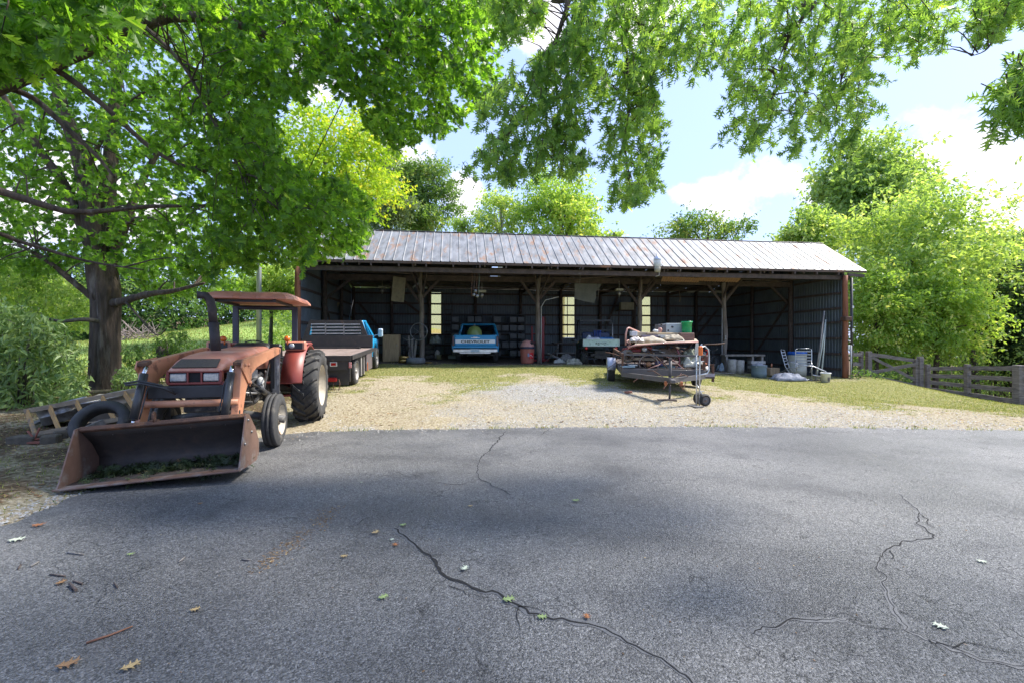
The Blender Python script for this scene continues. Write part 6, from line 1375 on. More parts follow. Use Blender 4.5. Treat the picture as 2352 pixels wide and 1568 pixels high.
MB().lathe([(0, 0), (.30, 0), (.31, .02), (.31, .13), (.32, .14), (.31, .15), (.32, .27), (.335, .28), (.335, .30), (.31, .30), (.30, .03), (0, .02)], seg=30, wob=.03).build('tub_body', m_galv, tb)
tb2 = thing('metal_tub', P(268, 952, 8.1), 'larger crumpled pale metal tub right of the dark one behind the leaning tyre', 'tub', rot=(R(5), R(-12), .4))
MB().lathe([(0, 0), (.38, 0), (.40, .02), (.40, .20), (.415, .21), (.40, .23), (.41, .34), (.425, .35), (.42, .37), (.39, .36), (.38, .03), (0, .02)], seg=30, wob=.05).build('tub_body', mat('pale_tub', (.60, .56, .52), (.42, .40, .38), scale=3, rough=.4, metal=.7), tb2)
ty_ = P(233, 965, 6.2); tyre = MB(); torus_tyre(tyre, .335, .19, .205, axis=(.25, -.78, .62)); o = tyre.build('loose_tyre', m_rubber, None, 'black tyre leaning on its edge just behind the left side of the bucket', 'tyre'); o.location = (ty_.x, ty_.y, gz(ty_.x, ty_.y)+.37)
o = tag(MB().box((0, 0, .02), (.36, .22, .17), bev=.015).build('stone_block', mat('mossy_stone', (.12, .10, .075), (.07, .06, .045), scale=9, rough=.95, bump=.6)), 'long mossy block half sunk in the leaves at the far left', 'stone'); o.location = onground(60, 6.55); o.rotation_euler = (0, 0, .1)
o = tag(MB().box((0, 0, .04), (.20, .16, .16), bev=.02).build('stone_block', MATS['mossy_stone']), 'small square block left of the bucket near the timber end', 'stone'); o.location = onground(118, 6.5); o.rotation_euler = (0, 0, .4)
o = tag(MB().box((0, 0, .05), (.16, .12, .14), bev=.02).build('stone_block', MATS['mossy_stone']), 'dark block beside the end of the short grey timber', 'stone'); o.location = onground(140, 6.8); o.rotation_euler = (0, 0, .9)
br = thing('red_tool', onground(80, 6.5), 'small rusty red iron tool lying among the leaves', 'tool'); m_rr = mat('rusty_red', (.28, .09, .06), (.18, .06, .04), rough=.8)
MB().tube([(-.1, 0, .18), (0, 0, .06), (.16, 0, .08)], .014, 6).tube([(-.02, 0, .02), (.05, .02, .22)], .012, 6).build('frame', m_rr, br); MB().box((.08, -.05, .03), (.18, .1, .02)).build('plate', m_rr, br)
crumple('dark_scrap', onground(205, 6.35), .30, .25, .12, (.03, .03, .05), 'dark crumpled scrap between the timber and the bucket', 'scrap', 5, c2=(.08, .08, .15))
# leaves lying in the bucket
Tm = Matrix.LocRotScale(T.location, T.rotation_euler, None); r_ = np.random.default_rng(66); n_ = 460
lx = r_.uniform(-.75, .72, n_); ly = 3.25+np.abs(r_.normal(0, .18, n_)); ly = np.minimum(ly, 3.72); lz = .05-lx*.055+r_.uniform(0, .06, n_)*np.clip((3.65-ly)/.3, .05, 1)
pw = np.array([Tm @ Vector(p) for p in zip(lx, ly, lz)])
dd = r_.normal(size=(n_, 3))*np.array([1, 1, .12]); foliage('bucket_leaves', pw, dd, leafmat('fallen_dark_leaf', (.012, .016, .01), (.045, .07, .022), (.16, .10, .05), trans=.1, rough=.6), None, LEAF_PIN, 4, .12, (.05, .10), .0, 1.2, 67)

# ---------------------------------------------------------------- things around the left post
pc = thing('plywood_cabinet', onplane(898, 821, 2.2), 'plain upright plywood cabinet standing beside the flatbed truck mirror', 'cabinet', SA)
pc.location = onground(898, 18.6)
MB().box((0, .25, .56), (.66, .5, 1.10), bev=.008).build('carcass', m_ply, pc); MB().box((0, -.01, .56), (.62, .02, 1.06), bev=.006).build('door', m_ply, pc); MB().box((.24, -.03, .68), (.02, .02, .08)).build('handle', m_steel, pc)
gp = Vector((onground(975, 18.7)))
def lying_tyre(px, Y, r, w, label, mt=m_rubber, dz=0, nm='loose_tyre'):
    p = onground(px, Y); o = torus_tyre(MB(), r, w, r*.62).build(nm, mt, None, label, 'tyre'); o.location = p+Vector((0, 0, w/2+dz)); return o
lying_tyre(955, 17.9, .37, .24, 'big grey dusty tyre lying flat in front of the first inner post', mat('dusty_tyre', (.16, .17, .18), (.10, .105, .11), scale=7, rough=.8, bump=.2))
m_gold = mat('brass_rim', (.50, .34, .12), (.36, .23, .08), scale=6, rough=.3, metal=.8)
rim = lambda: MB().lathe([(.20, 0), (.19, .02), (.17, .03), (.17, .10), (.19, .11), (.20, .13), (.205, .13), (.205, 0)], seg=28, closed=True).lathe([(.17, .06), (.06, .05), (.0, .05)], seg=20)
for k, s_ in enumerate(('lowest of the two stacked gold wheel rims by the flat tyre', 'upper gold wheel rim of the stack by the flat tyre')):
    o = rim().build('wheel_rim', m_gold, None, s_, 'wheel rim', 'gold wheel rims'); o.location = onground(927, 18.2)+Vector((.02*k, 0, .01+.135*k))
o = rim().build('wheel_rim', m_gold, None, 'gold wheel rim lying alone right of the flat tyre', 'wheel rim', 'gold wheel rims'); o.location = onground(984, 18.3); o.scale = (.7, .7, .35)
for k, s_ in enumerate(('bottom', 'middle', 'top')):
    lying_tyre(982, 20.6, .33, .22, '%s tyre of the stack behind the first inner post' % s_, dz=.225*k)
bk_ = thing('plant_tub', onground(907, 19.2), 'teal plastic tub with a blue bag in it between cabinet and post', 'tub'); MB().lathe([(0, 0), (.18, 0), (.23, .34), (.245, .34), (.245, .37), (.22, .37), (.17, .02)], seg=20).build('tub_body', mat('teal_tub', (.08, .16, .15), rough=.5), bk_)
o = crumple('blue_bag', onground(907, 19.2)+Vector((0, 0, .34)), .34, .3, .42, (.09, .13, .22), 'blue bag bulging out of the teal tub', 'bag', 8)
bc = thing('old_bicycle', onground(935, 18.9), 'old bicycle leaning against the left inner post beside the tub', 'bicycle', -1.1)
def bicycle(e, r=.30, wheels=2, mt=m_black):
    for i in range(wheels):
        MB().lathe([(r, -.015), (r+.02, 0), (r, .015), (r-.015, 0)], (i*.95-.48, 0, r), (0, 1, 0), 30, closed=True).build('wheel', m_black, e)
        mb = MB()
        for k in range(12): a = math.pi*k/12; mb.tube([(i*.95-.48+math.cos(a)*r, 0, r+math.sin(a)*r), (i*.95-.48-math.cos(a)*r, 0, r-math.sin(a)*r)], .002, 3, caps=False)
        mb.build('spokes', m_steel, e)
    mb = MB(); mb.tube([(-.47, 0, r), (-.12, 0, .28), (.05, 0, .72), (-.30, 0, .70), (-.12, 0, .28)], .014, 6).tube([(-.47, 0, r), (-.30, 0, .70)], .012, 6).tube([(.47, 0, r), (.32, 0, .75), (.28, 0, .85)], .014, 6).tube([(.32, 0, .70), (-.25, 0, .68)], .014, 6).tube([(-.12, 0, .28), (.33, 0, .62)], .014, 6)
    mb.build('frame', mt, e); MB().tube([(.30, -.25, .95), (.34, -.12, .88), (.28, 0, .86), (.34, .12, .88), (.30, .25, .95)], .012, 6).build('handlebar', m_steel, e); MB().box((-.30, 0, .78), (.22, .12, .05), bev=.02).build('saddle', m_black, e)
bicycle(bc, .28, 2)
wh = MB().lathe([(.27, -.012), (.29, 0), (.27, .012), (.26, 0)], (0, 0, 0), (0, 1, 0), 32, closed=True)
for k in range(5): a = 2*math.pi*k/5; wh.tube([(0, 0, 0), (math.cos(a)*.27, 0, math.sin(a)*.27)], .006, 4)
o = wh.build('hoop', m_steel, None, 'thin pale wheel hoop hanging on the first inner post', 'hoop'); o.location = onplane(962, 762, PV-.4); o.scale = (1.3, 1, 1.3)
bd = thing('bundle_of_boards', onground(944, 18.9), 'pale grey boards standing on end against the first inner post', 'boards')
for k, (dx, an) in enumerate(((-.05, -.10), (.04, -.04), (.12, .05))):
    MB().bar((dx, 0, .0), (dx+an, .25, 1.05-.1*k), .09, .03).build('board', m_grayw, bd)
o = crumple('folded_umbrella', onground(1000, 20.2)+Vector((0, 0, .75)), .5, .35, .35, (.20, .22, .20), 'pale grey cloth heap on the tyre stack', 'cloth', 9)
# right of the window: ladder on the back wall
lw = thing('wall_ladder', W(*[shedp(1030, 800, DEP-.5)[0], DEP-.5], gu(8, 8)), 'tall dark ladder leaning on the back wall left of the blue pickup', 'ladder', SA)
for s in (-1, 1): MB().bar((s*.2, 0, 0), (s*.2, .3, 3.1), .03, .07).build('side_rail', m_oldwood, lw)
for k in range(10): MB().bar((-.2, .01+.028*k, .2+k*.3), (.2, .01+.028*k, .2+k*.3), .03).build('rung', m_oldwood, lw)
jg = thing('white_jug', onground(1004, 21.8), 'small white jug on the floor near the wall ladder', 'jug'); MB().lathe([(0, 0), (.12, 0), (.13, .05), (.13, .28), (.05, .36), (.05, .40), (0, .40)], seg=14).build('jug_body', m_white, jg); MB().tube([(.06, 0, .36), (.13, 0, .30), (.12, 0, .2)], .012, 5).build('handle', m_white, jg)
pb = thing('green_box', onground(1040, 21.8), 'low green grey box on the floor left of the pickup', 'box'); MB().box((0, 0, .09), (.42, .3, .17), bev=.02).build('box_body', mat('greygreen', (.25, .30, .25), rough=.6), pb)
pt = thing('paint_pot', onground(1008, 20.8), 'small yellowish pot on the floor by the stacked tyres', 'pot'); MB().lathe([(0, 0), (.12, 0), (.12, .18), (.13, .19), (.13, .21), (.11, .21), (0, .18)], seg=16).build('pot_body', mat('khaki', (.36, .33, .18), rough=.5), pt)

# shelving racks with bins behind the pickup
m_bin = mat('grey_bin', (.22, .23, .23), (.14, .15, .15), (.09, .10, .10), scale=2.5, scale3=3, cut3=.56, rough=.6)
m_rack = mat('dark_rack', (.05, .055, .055), rough=.6)
for (xa, xb, lab) in ((1037, 1107, 'dark rack of grey bins left of the pickup cab'), (1133, 1206, 'dark rack of grey bins right of the pickup cab')):
    u0, zt = shedp(xa, 722, DEP-.7); u1, _ = shedp(xb, 722, DEP-.7); g = gu((u0+u1)/2, DEP-.7)
    e = empty('storage_rack', W(u0, DEP-.7, g), SA, lab, 'shelf rack'); w = u1-u0; h = zt-g
    mb = MB()
    for x in (0, w): mb.box((x, 0, h/2), (.05, .05, h)).box((x, .45, h/2), (.05, .05, h))
    mb.build('upright', m_rack, e, kind='stuff')
    nz = 5
    for j in range(nz+1): MB().box((w/2, .22, .08+j*(h-.1)/nz), (w, .5, .03)).build('shelf', m_rack, e)
    for j in range(nz):
        for i in range(4):
            if (i*7+j*3+int(xa)) % 6 == 0: continue
            MB().box((w*(i+.5)/4, .15+rnd.uniform(-.03, .05), .10+j*(h-.1)/nz+.17), (w/4-.05, .34, .30+rnd.uniform(-.03, .02)), bev=.02).build('bin', m_bin, e)
# dome lidded litter bin
m_binr = mat('faded_red_bin', (.50, .17, .12), (.42, .13, .09), scale=3, rough=.55)
bn = thing('litter_bin', onground(1211, 19.6), 'faded red litter bin with dome lid beside the second inner post', 'litter bin', .05)
MB().lathe([(0, 0), (.25, 0), (.27, .05), (.295, .62), (.30, .64)], seg=28).build('bin_body', m_binr, bn)
mb = MB()
for k in range(26): a = 2*math.pi*k/26; mb.bar((.262*math.cos(a), .262*math.sin(a), .04), (.297*math.cos(a), .297*math.sin(a), .60), .012)
mb.build('ribs', m_binr, bn, kind='stuff')
MB().lathe([(.30, .62), (.325, .64), (.325, .70), (.30, .715)], seg=28).build('bin_rim', mat('rim_navy', (.04, .045, .08), rough=.5), bn)
MB().lathe([(.30, .71), (.28, .80), (.21, .92), (.12, .98), (0, 1.0)], seg=28).build('dome_lid', mat('pale_red_lid', (.56, .28, .24), (.48, .22, .18), rough=.5), bn)
MB().box((.17, -.16, .86), (.14, .12, .13), rot=(-.7, 0, .8), bev=.03).build('flap', m_black, bn)
def cyl_patch(r, a0, a1, z0, z1, n_=8): return MB().sheet(lambda u, v: Vector((r*math.cos(a0+(a1-a0)*u), r*math.sin(a0+(a1-a0)*u), z0+(z1-z0)*v)), n_, 3)
cyl_patch(.312, R(-78), R(-38), .22, .47).build('emblem_panel', mat('emblem_red', (.62, .02, .02), rough=.4), bn); cyl_patch(.312, R(-92), R(-78), .30, .44).build('emblem_side', mat('emblem_blue', (.25, .32, .45), rough=.4), bn)
mb = MB(); mb.tube([(.316*math.cos(R(a)), .316*math.sin(R(a)), .33+.045*math.sin(R((a+76)*9))) for a in range(-76, -40, 4)], .011, 5); mb.build('emblem_wave', m_white, bn)
# red farm jack column behind the second post
m_sred = mat('shop_red', (.30, .018, .022), (.22, .015, .018), scale=6, rough=.4)
rc = thing('red_engine_hoist', onground(1243, 21.2), 'tall red steel hoist standing right behind the second inner post', 'hoist', SA)
MB().box((.08, 0, 1.05), (.13, .10, 2.1), bev=.01).build('mast', m_sred, rc); MB().box((-.42, .1, .85), (.07, .08, 1.6), bev=.01).build('mast', m_sred, rc)
MB().box((-.15, 0, .08), (.9, .5, .08)).build('base', m_sred, rc); MB().tube([(.08, 0, 2.0), (.2, 0, 2.05), (.22, 0, 1.7)], .03, 8).build('hook_arm', m_rust, rc)
for z in (.9, 1.3): MB().box((-.15, .02, z), (.6, .05, .04)).build('cross_bar', m_sred, rc)
# heap of boards, tiles and rags between post and workbench
hp = onground(1290, 19.6)
for i, (dx, dy, L_, a, t, c, s_) in enumerate([(-.45, .1, .9, -.9, .5, m_oldwood, 'brown board leaning at the left of the scrap heap'), (-.15, .0, 1.0, -.6, .25, m_grayw, 'grey slanted board in the scrap heap by the second post'), (.0, -.1, 1.1, -.45, .18, mat('slate_panel', (.20, .22, .24), rough=.6), 'slate coloured panel sliding down the scrap heap'), (.15, -.2, 1.2, -.35, .12, m_rust, 'rusty strip at the front of the scrap heap')]):
    o = tag(MB().box((0, 0, 0), (L_, .22 if i != 3 else .07, .025)).build('scrap_board', c), s_, 'board'); o.location = hp+Vector((dx, dy, .32-.07*i)); o.rotation_euler = (0, -a*-.9 if i == 0 else t*1.6, -.25*i)
crumple('white_rag', hp+Vector((-.1, -.15, .02)), .5, .3, .2, (.55, .54, .50), 'white rag at the front of the scrap heap', 'rag', 12)
crumple('pale_sack', onground(1318, 18.9), .62, .45, .30, (.46, .44, .36), 'crumpled pale sack heap left of the mint utility cart', 'sack', 13, c2=(.2, .19, .15)); crumple('grey_rag', onground(1300, 19.6)+Vector((0,0,.05)), .5, .4, .42, (.22, .21, .20), 'grey rag bundle behind the pale sack', 'rag', 14)
# work bench under the middle window
wb_ = thing('work_bench', onground(1330, 22.4), 'grey steel work bench under the middle window', 'bench', SA)
MB().box((0, 0, .92), (2.6, .6, .06)).build('bench_top', m_tsteel, wb_)
for x in (-1.2, -.25, .7, 1.2):
    MB().bar((x, -.25, 0), (x+(.1 if x < 0 else -.1), -.22, .9), .05).build('leg', m_steel, wb_)
MB().box((0, -.25, .45), (2.4, .04, .05)).build('stretcher', m_steel, wb_)
vz = thing('bench_vice', onground(1316, 22.3)+Vector((0, 0, .95)), 'dark bench vice on the work bench below the window', 'vice'); MB().box((0, 0, .10), (.14, .3, .14), bev=.02).box((0, -.22, .12), (.14, .08, .16), bev=.02).build('vice_body', m_engine, vz); MB().tube([(-.14, -.3, .1), (.14, -.3, .1)], .012, 6).build('handle', m_steel, vz)
cb_ = thing('beige_box', W(shedp(1439, 700, 7.6)[0], 7.6, shedp(1439, 711, 7.6)[1]-.02), 'beige wall box behind the top of the mint cart cage', 'box', SA); MB().box((0, 0, .2), (.78, .3, .42), bev=.02).build('box_body', mat('beige_box', (.36, .33, .22), rough=.7), cb_)
MB().box((0, .1, -.03), (1.0, .5, .04)).bar((-.4, .1, -.05), (-.4, .3, -2.4), .05).bar((.4, .1, -.05), (.4, .3, -2.4), .05).build('shelf_stand', m_oldwood, cb_)

# ---------------------------------------------------------------- hung up under the roof
hb = thing('hanging_plywood', onplane(918, 637, PV-.3), 'sheet of plywood hanging from the beam over the first bay', 'plywood', SA+.25); hb.rotation_euler = (0, R(5), SA+.2)
MB().box((0, 0, -.52), (.52, .02, 1.04)).build('sheet', mat('ply_dull', (.26, .22, .14), (.18, .15, .10), scale=5, rough=.8), hb); MB().tube([(0, 0, .2), (0, 0, -.02)], .012, 5).build('hook', m_rust, hb)
hg = thing('hanging_grey_sheet', onplane(1350, 652, PV+.4), 'torn grey sheet hanging from the beam above the mint cart', 'sheet', SA)
MB().prism([(-.62, .0), (.40, .06), (.66, .02), (.50, -.28), (.38, -.34), (.40, -.62), (.30, -.88), (-.2, -.80), (-.62, -.70)], (0, 0, 0), (0, 1, 0), (1, 0, 0), (0, 0, 1), .012).build('sheet', mat('grey_board', (.21, .22, .20), (.15, .16, .15), scale=3, rough=.8), hg); MB().tube([(-.4, 0, 0), (-.42, 0, .3)], .006, 4).tube([(.4, 0, 0), (.42, 0, .3)], .006, 4).build('string', m_rust, hg)
m_ocor = mat('orange_corrugated', (.40, .24, .15), (.31, .18, .12), scale=8, rough=.6)
for i, (xa, xb, ya, yb, s_) in enumerate(((1505, 1590, 642, 626, 'left orange ribbed panel tucked under the front roof'), (1585, 1680, 641, 630, 'right orange ribbed panel tucked under the front roof'))):
    a = onplane(xa, ya, 1.5); b_ = onplane(xb, ya-2, 1.5); u0, z0 = shedp(xa, ya, 1.5); u1, _ = shedp(xb, ya, 1.5)
    pts = corrugated(u1-u0, 0, 16, .02); mb = MB(); vs_ = []
    for x, d_ in pts: vs_ += [(x, 0, d_), (x+.12, .45, d_-.03)]
    mb.add(vs_, [(2*j, 2*j+2, 2*j+3, 2*j+1) for j in range(len(pts)-1)]); o = mb.build('roofing_sheet', m_ocor, None, s_, 'panel'); o.location = W(u0, .8, z0+.02); o.rotation_euler = (R(-14), R(1), SA)
for i, (x, y, yb, v, s_) in enumerate(((1092, 612, 688, .5, 'cluster of chains and pulleys hanging from the front beam above the pickup'),)):
    t0 = onplane(x, y, v); e = thing('hanging_chains', t0, s_, 'chains'); hgt = abs(onplane(x, yb, v).z-t0.z)
    for k in range(4):
        dx = -.14+k*.09; MB().tube([(dx, 0, 0), (dx+.02, .01, -hgt*.35), (dx-.01, 0, -hgt*.7), (dx+.01, 0, -hgt*.92)], .016, 5).build('chain', [m_rust, m_oldwood, m_rust, mat('greenish_strap', (.12, .15, .12), rough=.8)][k], e)
    for (dx, dz) in ((-.06, -.86), (.07, -.9), (.0, -.75)): MB().lathe([(0, -.02), (.06, -.02), (.065, 0), (.06, .02), (0, .02)], (dx, -.02, dz*hgt), (.3, 1, 0), 12).build('pulley', m_steel, e)
def lamp(x, y, v, lab, r=.06, up=.35):
    t0 = onplane(x, y, v); e = thing('ceiling_lamp', t0, lab, 'lamp', SA, 'unlit lamps under the shed roof')
    MB().box((0, 0, .12), (.34, .20, .10), bev=.01).tube([(0, 0, .15), (0, 0, .15+up)], .012, 6).build('housing', mat('cream_housing', (.42, .40, .30), rough=.6), e)
    MB().lathe([(0, .08), (.05, .07), (.07, .0), (.09, -.06), (.05, -.12), (.02, -.20), (0, -.20)], seg=14).build('bulb_holder', m_steel, e)
lamp(1107, 676, 2.6, 'lamp with cream housing hanging beside the chains over the pickup'); lamp(1422, 672, 2.7, 'lamp with cream housing hanging over the mint cart'); lamp(878, 868-202, 4.5, 'lamp hanging deep in the first bay left of the hanging plywood', up=.5)
yl = thing('yard_lamp', onplane(1510, 604, -.25), 'clear glass yard lamp fixed to the front edge of the roof', 'lamp', SA, 'unlit lamps under the shed roof')
MB().lathe([(0, .35), (.03, .35), (.04, .26), (.13, .20), (.15, .10), (.14, .08)], seg=18).build('cap', m_alu, yl); MB().lathe([(.14, .08), (.15, .0), (.13, -.12), (.10, -.15)], seg=18).build('globe', mat('frosted_glass', (.75, .76, .76), rough=.2), yl)
MB().lathe([(.10, -.15), (.11, -.17), (.11, -.36), (0, -.36)], seg=16).build('ballast_box', mat('cream_box2', (.45, .42, .33), rough=.6), yl); MB().tube([(.08, .02, -.36), (.09, .05, -.48), (.02, .2, -.5)], .01, 5).build('cable', m_white, yl)
sl = thing('storm_lantern', onplane(948, 662, PV-.25), 'small dark lantern with chrome tube hanging left of the first inner post', 'lantern', rot=(0, R(48), 0)); MB().lathe([(0, 0), (.05, 0), (.05, .34), (0, .34)], seg=12).build('tube', m_steel, sl); MB().box((.14, 0, .12), (.2, .12, .16), bev=.02).build('shade', m_black, sl)
rk = [(1330, 612, 1.2), (1372, 650, 2.6), (1560, 668, 4.2)]
for i, (x, y, v) in enumerate(rk):
    s_ = ('thin pale strip hanging left of the grey torn sheet', 'bent thin stick hanging in front of the grey torn sheet', 'small brown rag hanging deep between the right posts')[i]; p0 = onplane(x, y, v)
    o = tag(MB().tube([(0, 0, 0), (.05, 0, -.35), (.02, 0, -.8 if i < 2 else -.55)], [.014, .012, .02 if i == 2 else .01], 5).build('hanging_stick', m_grayw if i < 2 else m_ladr), s_, 'stick'); o.location = p0
o = tag(MB().tube([P(896, -30, 7.3), P(800, 205, 8.4), P(703, 402, 9.6)], .009, 5).build('rope', m_black), 'thin dark rope running down from the top through the left leaves', 'rope')
# light plywood triangle on the left wall
o = tag(MB().prism([(-.35, .45), (.30, .35), (-.05, -.5)], (0, 0, 0), (0, 1, 0), (1, 0, 0), (0, 0, 1), .02).build('plywood_offcut', MATS['ply_dull']), 'pointed plywood offcut fixed high on the left wall posts', 'plywood'); o.location = onplane(765, 712, 5.6); o.rotation_euler = (0, 0, .5)
# ---------------------------------------------------------------- right bay things
def rtc(x, Y, dz=0): return onground(x, Y)+Vector((0, 0, dz))
bb = thing('black_bicycle', rtc(1625, 18.9), 'black bicycle parked in front of the right inner post', 'bicycle', .5); bicycle(bb, .31, 2)
crumple('grey_rag', rtc(1612, 18.6, .55), .4, .3, .35, (.30, .31, .33), 'grey cloth draped over the bicycle by the right post', 'cloth', 21)
crumple('blue_sheeting', rtc(1663, 19.6, -.02), .55, .5, .42, (.24, .33, .42), 'pale blue plastic sheeting bunched at the foot of the right inner post', 'sheeting', 22, c2=(.4, .48, .55), rough=.3)
m_stone = mat('pale_log', (.34, .33, .30), (.22, .21, .19), scale=6, rough=.9, bump=.3)
for i, (x, s_) in enumerate(((1681, 'left pale round block standing on end under the low bench'), (1699, 'right pale round block standing on end under the low bench'))):
    o = MB().lathe([(0, 0), (.17, 0), (.165, .2), (.17, .55), (.15, .57), (0, .57)], seg=18, wob=.04).build('round_block', m_stone, None, s_, 'block', 'pale round blocks under the low bench'); o.location = rtc(x, 18.9)
lbn = thing('low_bench', rtc(1705, 19.4), 'low weathered bench with white drawers behind the round blocks', 'bench', SA-.12)
MB().box((0, 0, .72), (1.7, .45, .07)).build('bench_top', m_grayw, lbn)
for x in (-.75, .35, .75): MB().box((x, 0, .35), (.08, .4, .68)).build('leg', m_grayw, lbn)
MB().box((.55, -.1, .42), (.6, .3, .12)).box((.55, -.1, .22), (.6, .3, .10)).build('drawer', mat('dirty_white', (.45, .44, .42), rough=.7), lbn)
gt_ = thing('blue_grey_tub', rtc(1743, 18.3), 'blue grey round tub full of scrap right of the low bench', 'tub'); MB().lathe([(0, 0), (.27, 0), (.285, .2), (.275, .22), (.29, .46), (.30, .5), (.27, .5), (.26, .1)], seg=26).build('tub_body', mat('bluegrey_tub', (.13, .18, .20), (.10, .14, .16), rough=.6), gt_)
crumple('tub_scrap', rtc(1743, 18.3, .42), .46, .44, .18, (.30, .31, .33), 'pale scrap filling the blue grey tub', 'scrap', 25)
bw = tag(MB().box((0, 0, .2), (.55, .35, .32), bev=.02).build('wooden_box', m_ply), 'light brown wooden box between the tub and the folded chairs', 'box'); bw.location = rtc(1772, 18.9); bw.rotation_euler = (0, 0, .4)
o = tag(MB().lathe([(0, 0), (.03, 0), (.03, .16), (0, .16)], seg=10).build('orange_can', mat('orange_can', (.5, .2, .1), rough=.5)), 'small orange can on top of the brown box', 'can'); o.location = rtc(1772, 18.9, .37)
def alchair(loc, rz, lab, tilt):
    e = thing('folding_chair', loc, lab, 'chair', rot=(tilt, 0, rz), group='aluminium folding chairs heaped in the right bay')
    for s in (-1, 1):
        MB().tube([(s*.27, -.28, .0), (s*.27, .1, .42), (s*.27, .38, 1.0), (s*.20, .42, 1.03)], .014, 8).build('side_frame', m_alu, e); MB().tube([(s*.25, .35, .0), (s*.25, -.05, .42), (s*.25, -.3, .45), (s*.25, -.34, .62), (s*.25, .18, .64)], .014, 8).build('arm', m_alu, e)
    MB().tube([(-.2, .42, 1.03), (.2, .42, 1.03)], .014, 8).build('cross_tube', m_alu, e); MB().tube([(-.27, -.28, .02), (.27, -.28, .02)], .014, 8).build('cross_tube', m_alu, e)
    for k in range(5): MB().box((0, .15+.05*k, .50+.11*k), (.50, .012, .045), rot=(-.35, 0, 0)).build('slat', mat('chair_webbing', (.38, .40, .44), (.28, .3, .34), rough=.6), e)
alchair(rtc(1808, 18.6, .05), .8, 'folding chair at the left of the heap, dark webbing', R(12)); alchair(rtc(1845, 18.2, .12), -.5, 'folding chair tipped in front of the white barrel', R(25))
o = MB().tube([(0, 0, .5), (.5, -.1, .45), (.95, -.15, .25), (1.02, -.15, .12), (.90, -.2, .02), (.4, -.2, .12)], .022, 8).build('bent_tube', m_alu, None, 'bent aluminium tube loop lying right of the white barrel', 'tube'); o.location = rtc(1835, 18.0, .1)
crumple('dark_tarp', rtc(1808, 17.8), 1.15, .7, .34, (.10, .11, .15), 'dark blue grey tarp crumpled in front of the folding chairs', 'tarp', 27, c2=(.26, .28, .32), n_=34)
wbl = thing('white_barrel', rtc(1831, 19.3), 'tall dirty white barrel with a bright blue rim', 'barrel'); MB().lathe([(0, 0), (.33, 0), (.345, .3), (.335, .32), (.35, .62), (.34, .64), (.355, .90)], seg=28).build('barrel_body', mat('dirty_white_plastic', (.55, .54, .46), (.42, .41, .34), scale=4, rough=.5), wbl)
MB().lathe([(.35, .88), (.365, .89), (.365, 1.0), (.35, 1.02), (.32, 1.0), (.31, .9)], seg=28).build('barrel_rim', mat('bright_blue', (.02, .13, .55), rough=.4), wbl)
for i, (x0, x1, y1, s_) in enumerate(((1872, 1893, 715, 'longest pale pole leaning on the right wall'), (1874, 1896, 735, 'middle pale pole leaning on the right wall'), (1885, 1896, 735, 'right pale pole leaning on the right wall'))):
    a = rtc(x0, 17.8); p1 = P(x1, y1, 18.55+.1*i); o = MB().tube([a, a.lerp(p1, .5)+Vector((.02, 0, 0)), p1], .028, 8).build('leaning_pole', m_grayw if i == 0 else mat('pale_pipe', (.34, .38, .34), (.25, .28, .25), rough=.5), None, s_, 'pole', 'poles leaning on the right wall')
wbk = thing('white_bucket', rtc(1896, 17.55), 'white plastic bucket by the right corner post', 'bucket'); MB().lathe([(0, 0), (.14, 0), (.17, .32), (.185, .33), (.185, .37), (.17, .37), (.16, .36), (.13, .02)], seg=22).build('bucket_body', m_white, wbk); cyl_patch(.158, R(-100), R(-62), .04, .24).build('label_patch', mat('dark_label', (.12, .11, .10), rough=.6), wbk)
for i, (x, Y, w, s_) in enumerate(((1655, 18.6, 1.1, 'grey plank lying on the dirt by the right inner post'), (1868, 17.9, .8, 'thin plank lying in front of the leaning poles'), (1790, 18.4, .9, 'plank lying in front of the brown box'))):
    o = tag(MB().box((0, 0, .02), (w, .14, .03)).build('floor_plank', m_grayw), s_, 'plank'); o.location = rtc(x, Y); o.rotation_euler = (0, 0, .2*i-.1)
x, y, r_ = None, None, np.random.default_rng(55); n_ = 900; u_ = r_.uniform(.5, 21, n_); v_ = 1.0+r_.normal(0, .7, n_); xy = np.array([W(a, b_)[:2] for a, b_ in zip(u_, v_)]); litter_bits('dirt_litter', xy[:, 0], xy[:, 1], r_, .02, .07)

# ---------------------------------------------------------------- hand truck in front of the trailer
ht = thing('hand_truck', rtc(1615, 9.75), 'upright silver hand truck with two black wheels on the gravel', 'hand truck', R(14))
hl = ht.location
MB().tube([(-.09, 0, .02), (-.075, .02, .7), (-.06, .02, 1.26), (-.03, .0, 1.32)], .016, 8).tube([(-.13, .05, .02), (-.115, .07, 1.1)], .014, 8).build('frame', m_alu, ht)
MB().tube([(-.06, .02, 1.26), (.12, .1, 1.27), (.22, .12, 1.20), (.24, .12, 1.05), (.23, .12, .74), (.18, .12, .68), (-.06, .04, .66)], .015, 8).build('handle_loop', m_alu, ht)
for z in (.3, .95): MB().bar((-.12, .04, z), (.1, .12, z), .02).build('cross_bar', m_alu, ht)
MB().box((-.22, -.05, .012), (.20, .3, .012)).build('toe_plate', m_steel, ht)
for (dx, dy) in ((.03, -.02), (.07, .24)):
    e = empty('wheel', (dx, dy, .13)); e.parent = ht; KIDS.setdefault(ht.name, []).append(e)
    torus_tyre(MB(), .13, .08, .075, axis=(0, 1, 0)).build('tyre', m_rubber, e); MB().lathe([(.078, -.035), (.06, -.03), (.03, -.028), (.015, -.05), (0, -.05)], axis=(0, 1, 0), seg=16).build('hub', m_tsteel, e)
MB().tube([(.03, -.02, .13), (-.08, .1, .45)], .01, 6).tube([(.06, .24, .13), (.0, .1, .45)], .01, 6).build('strut', m_alu, ht)
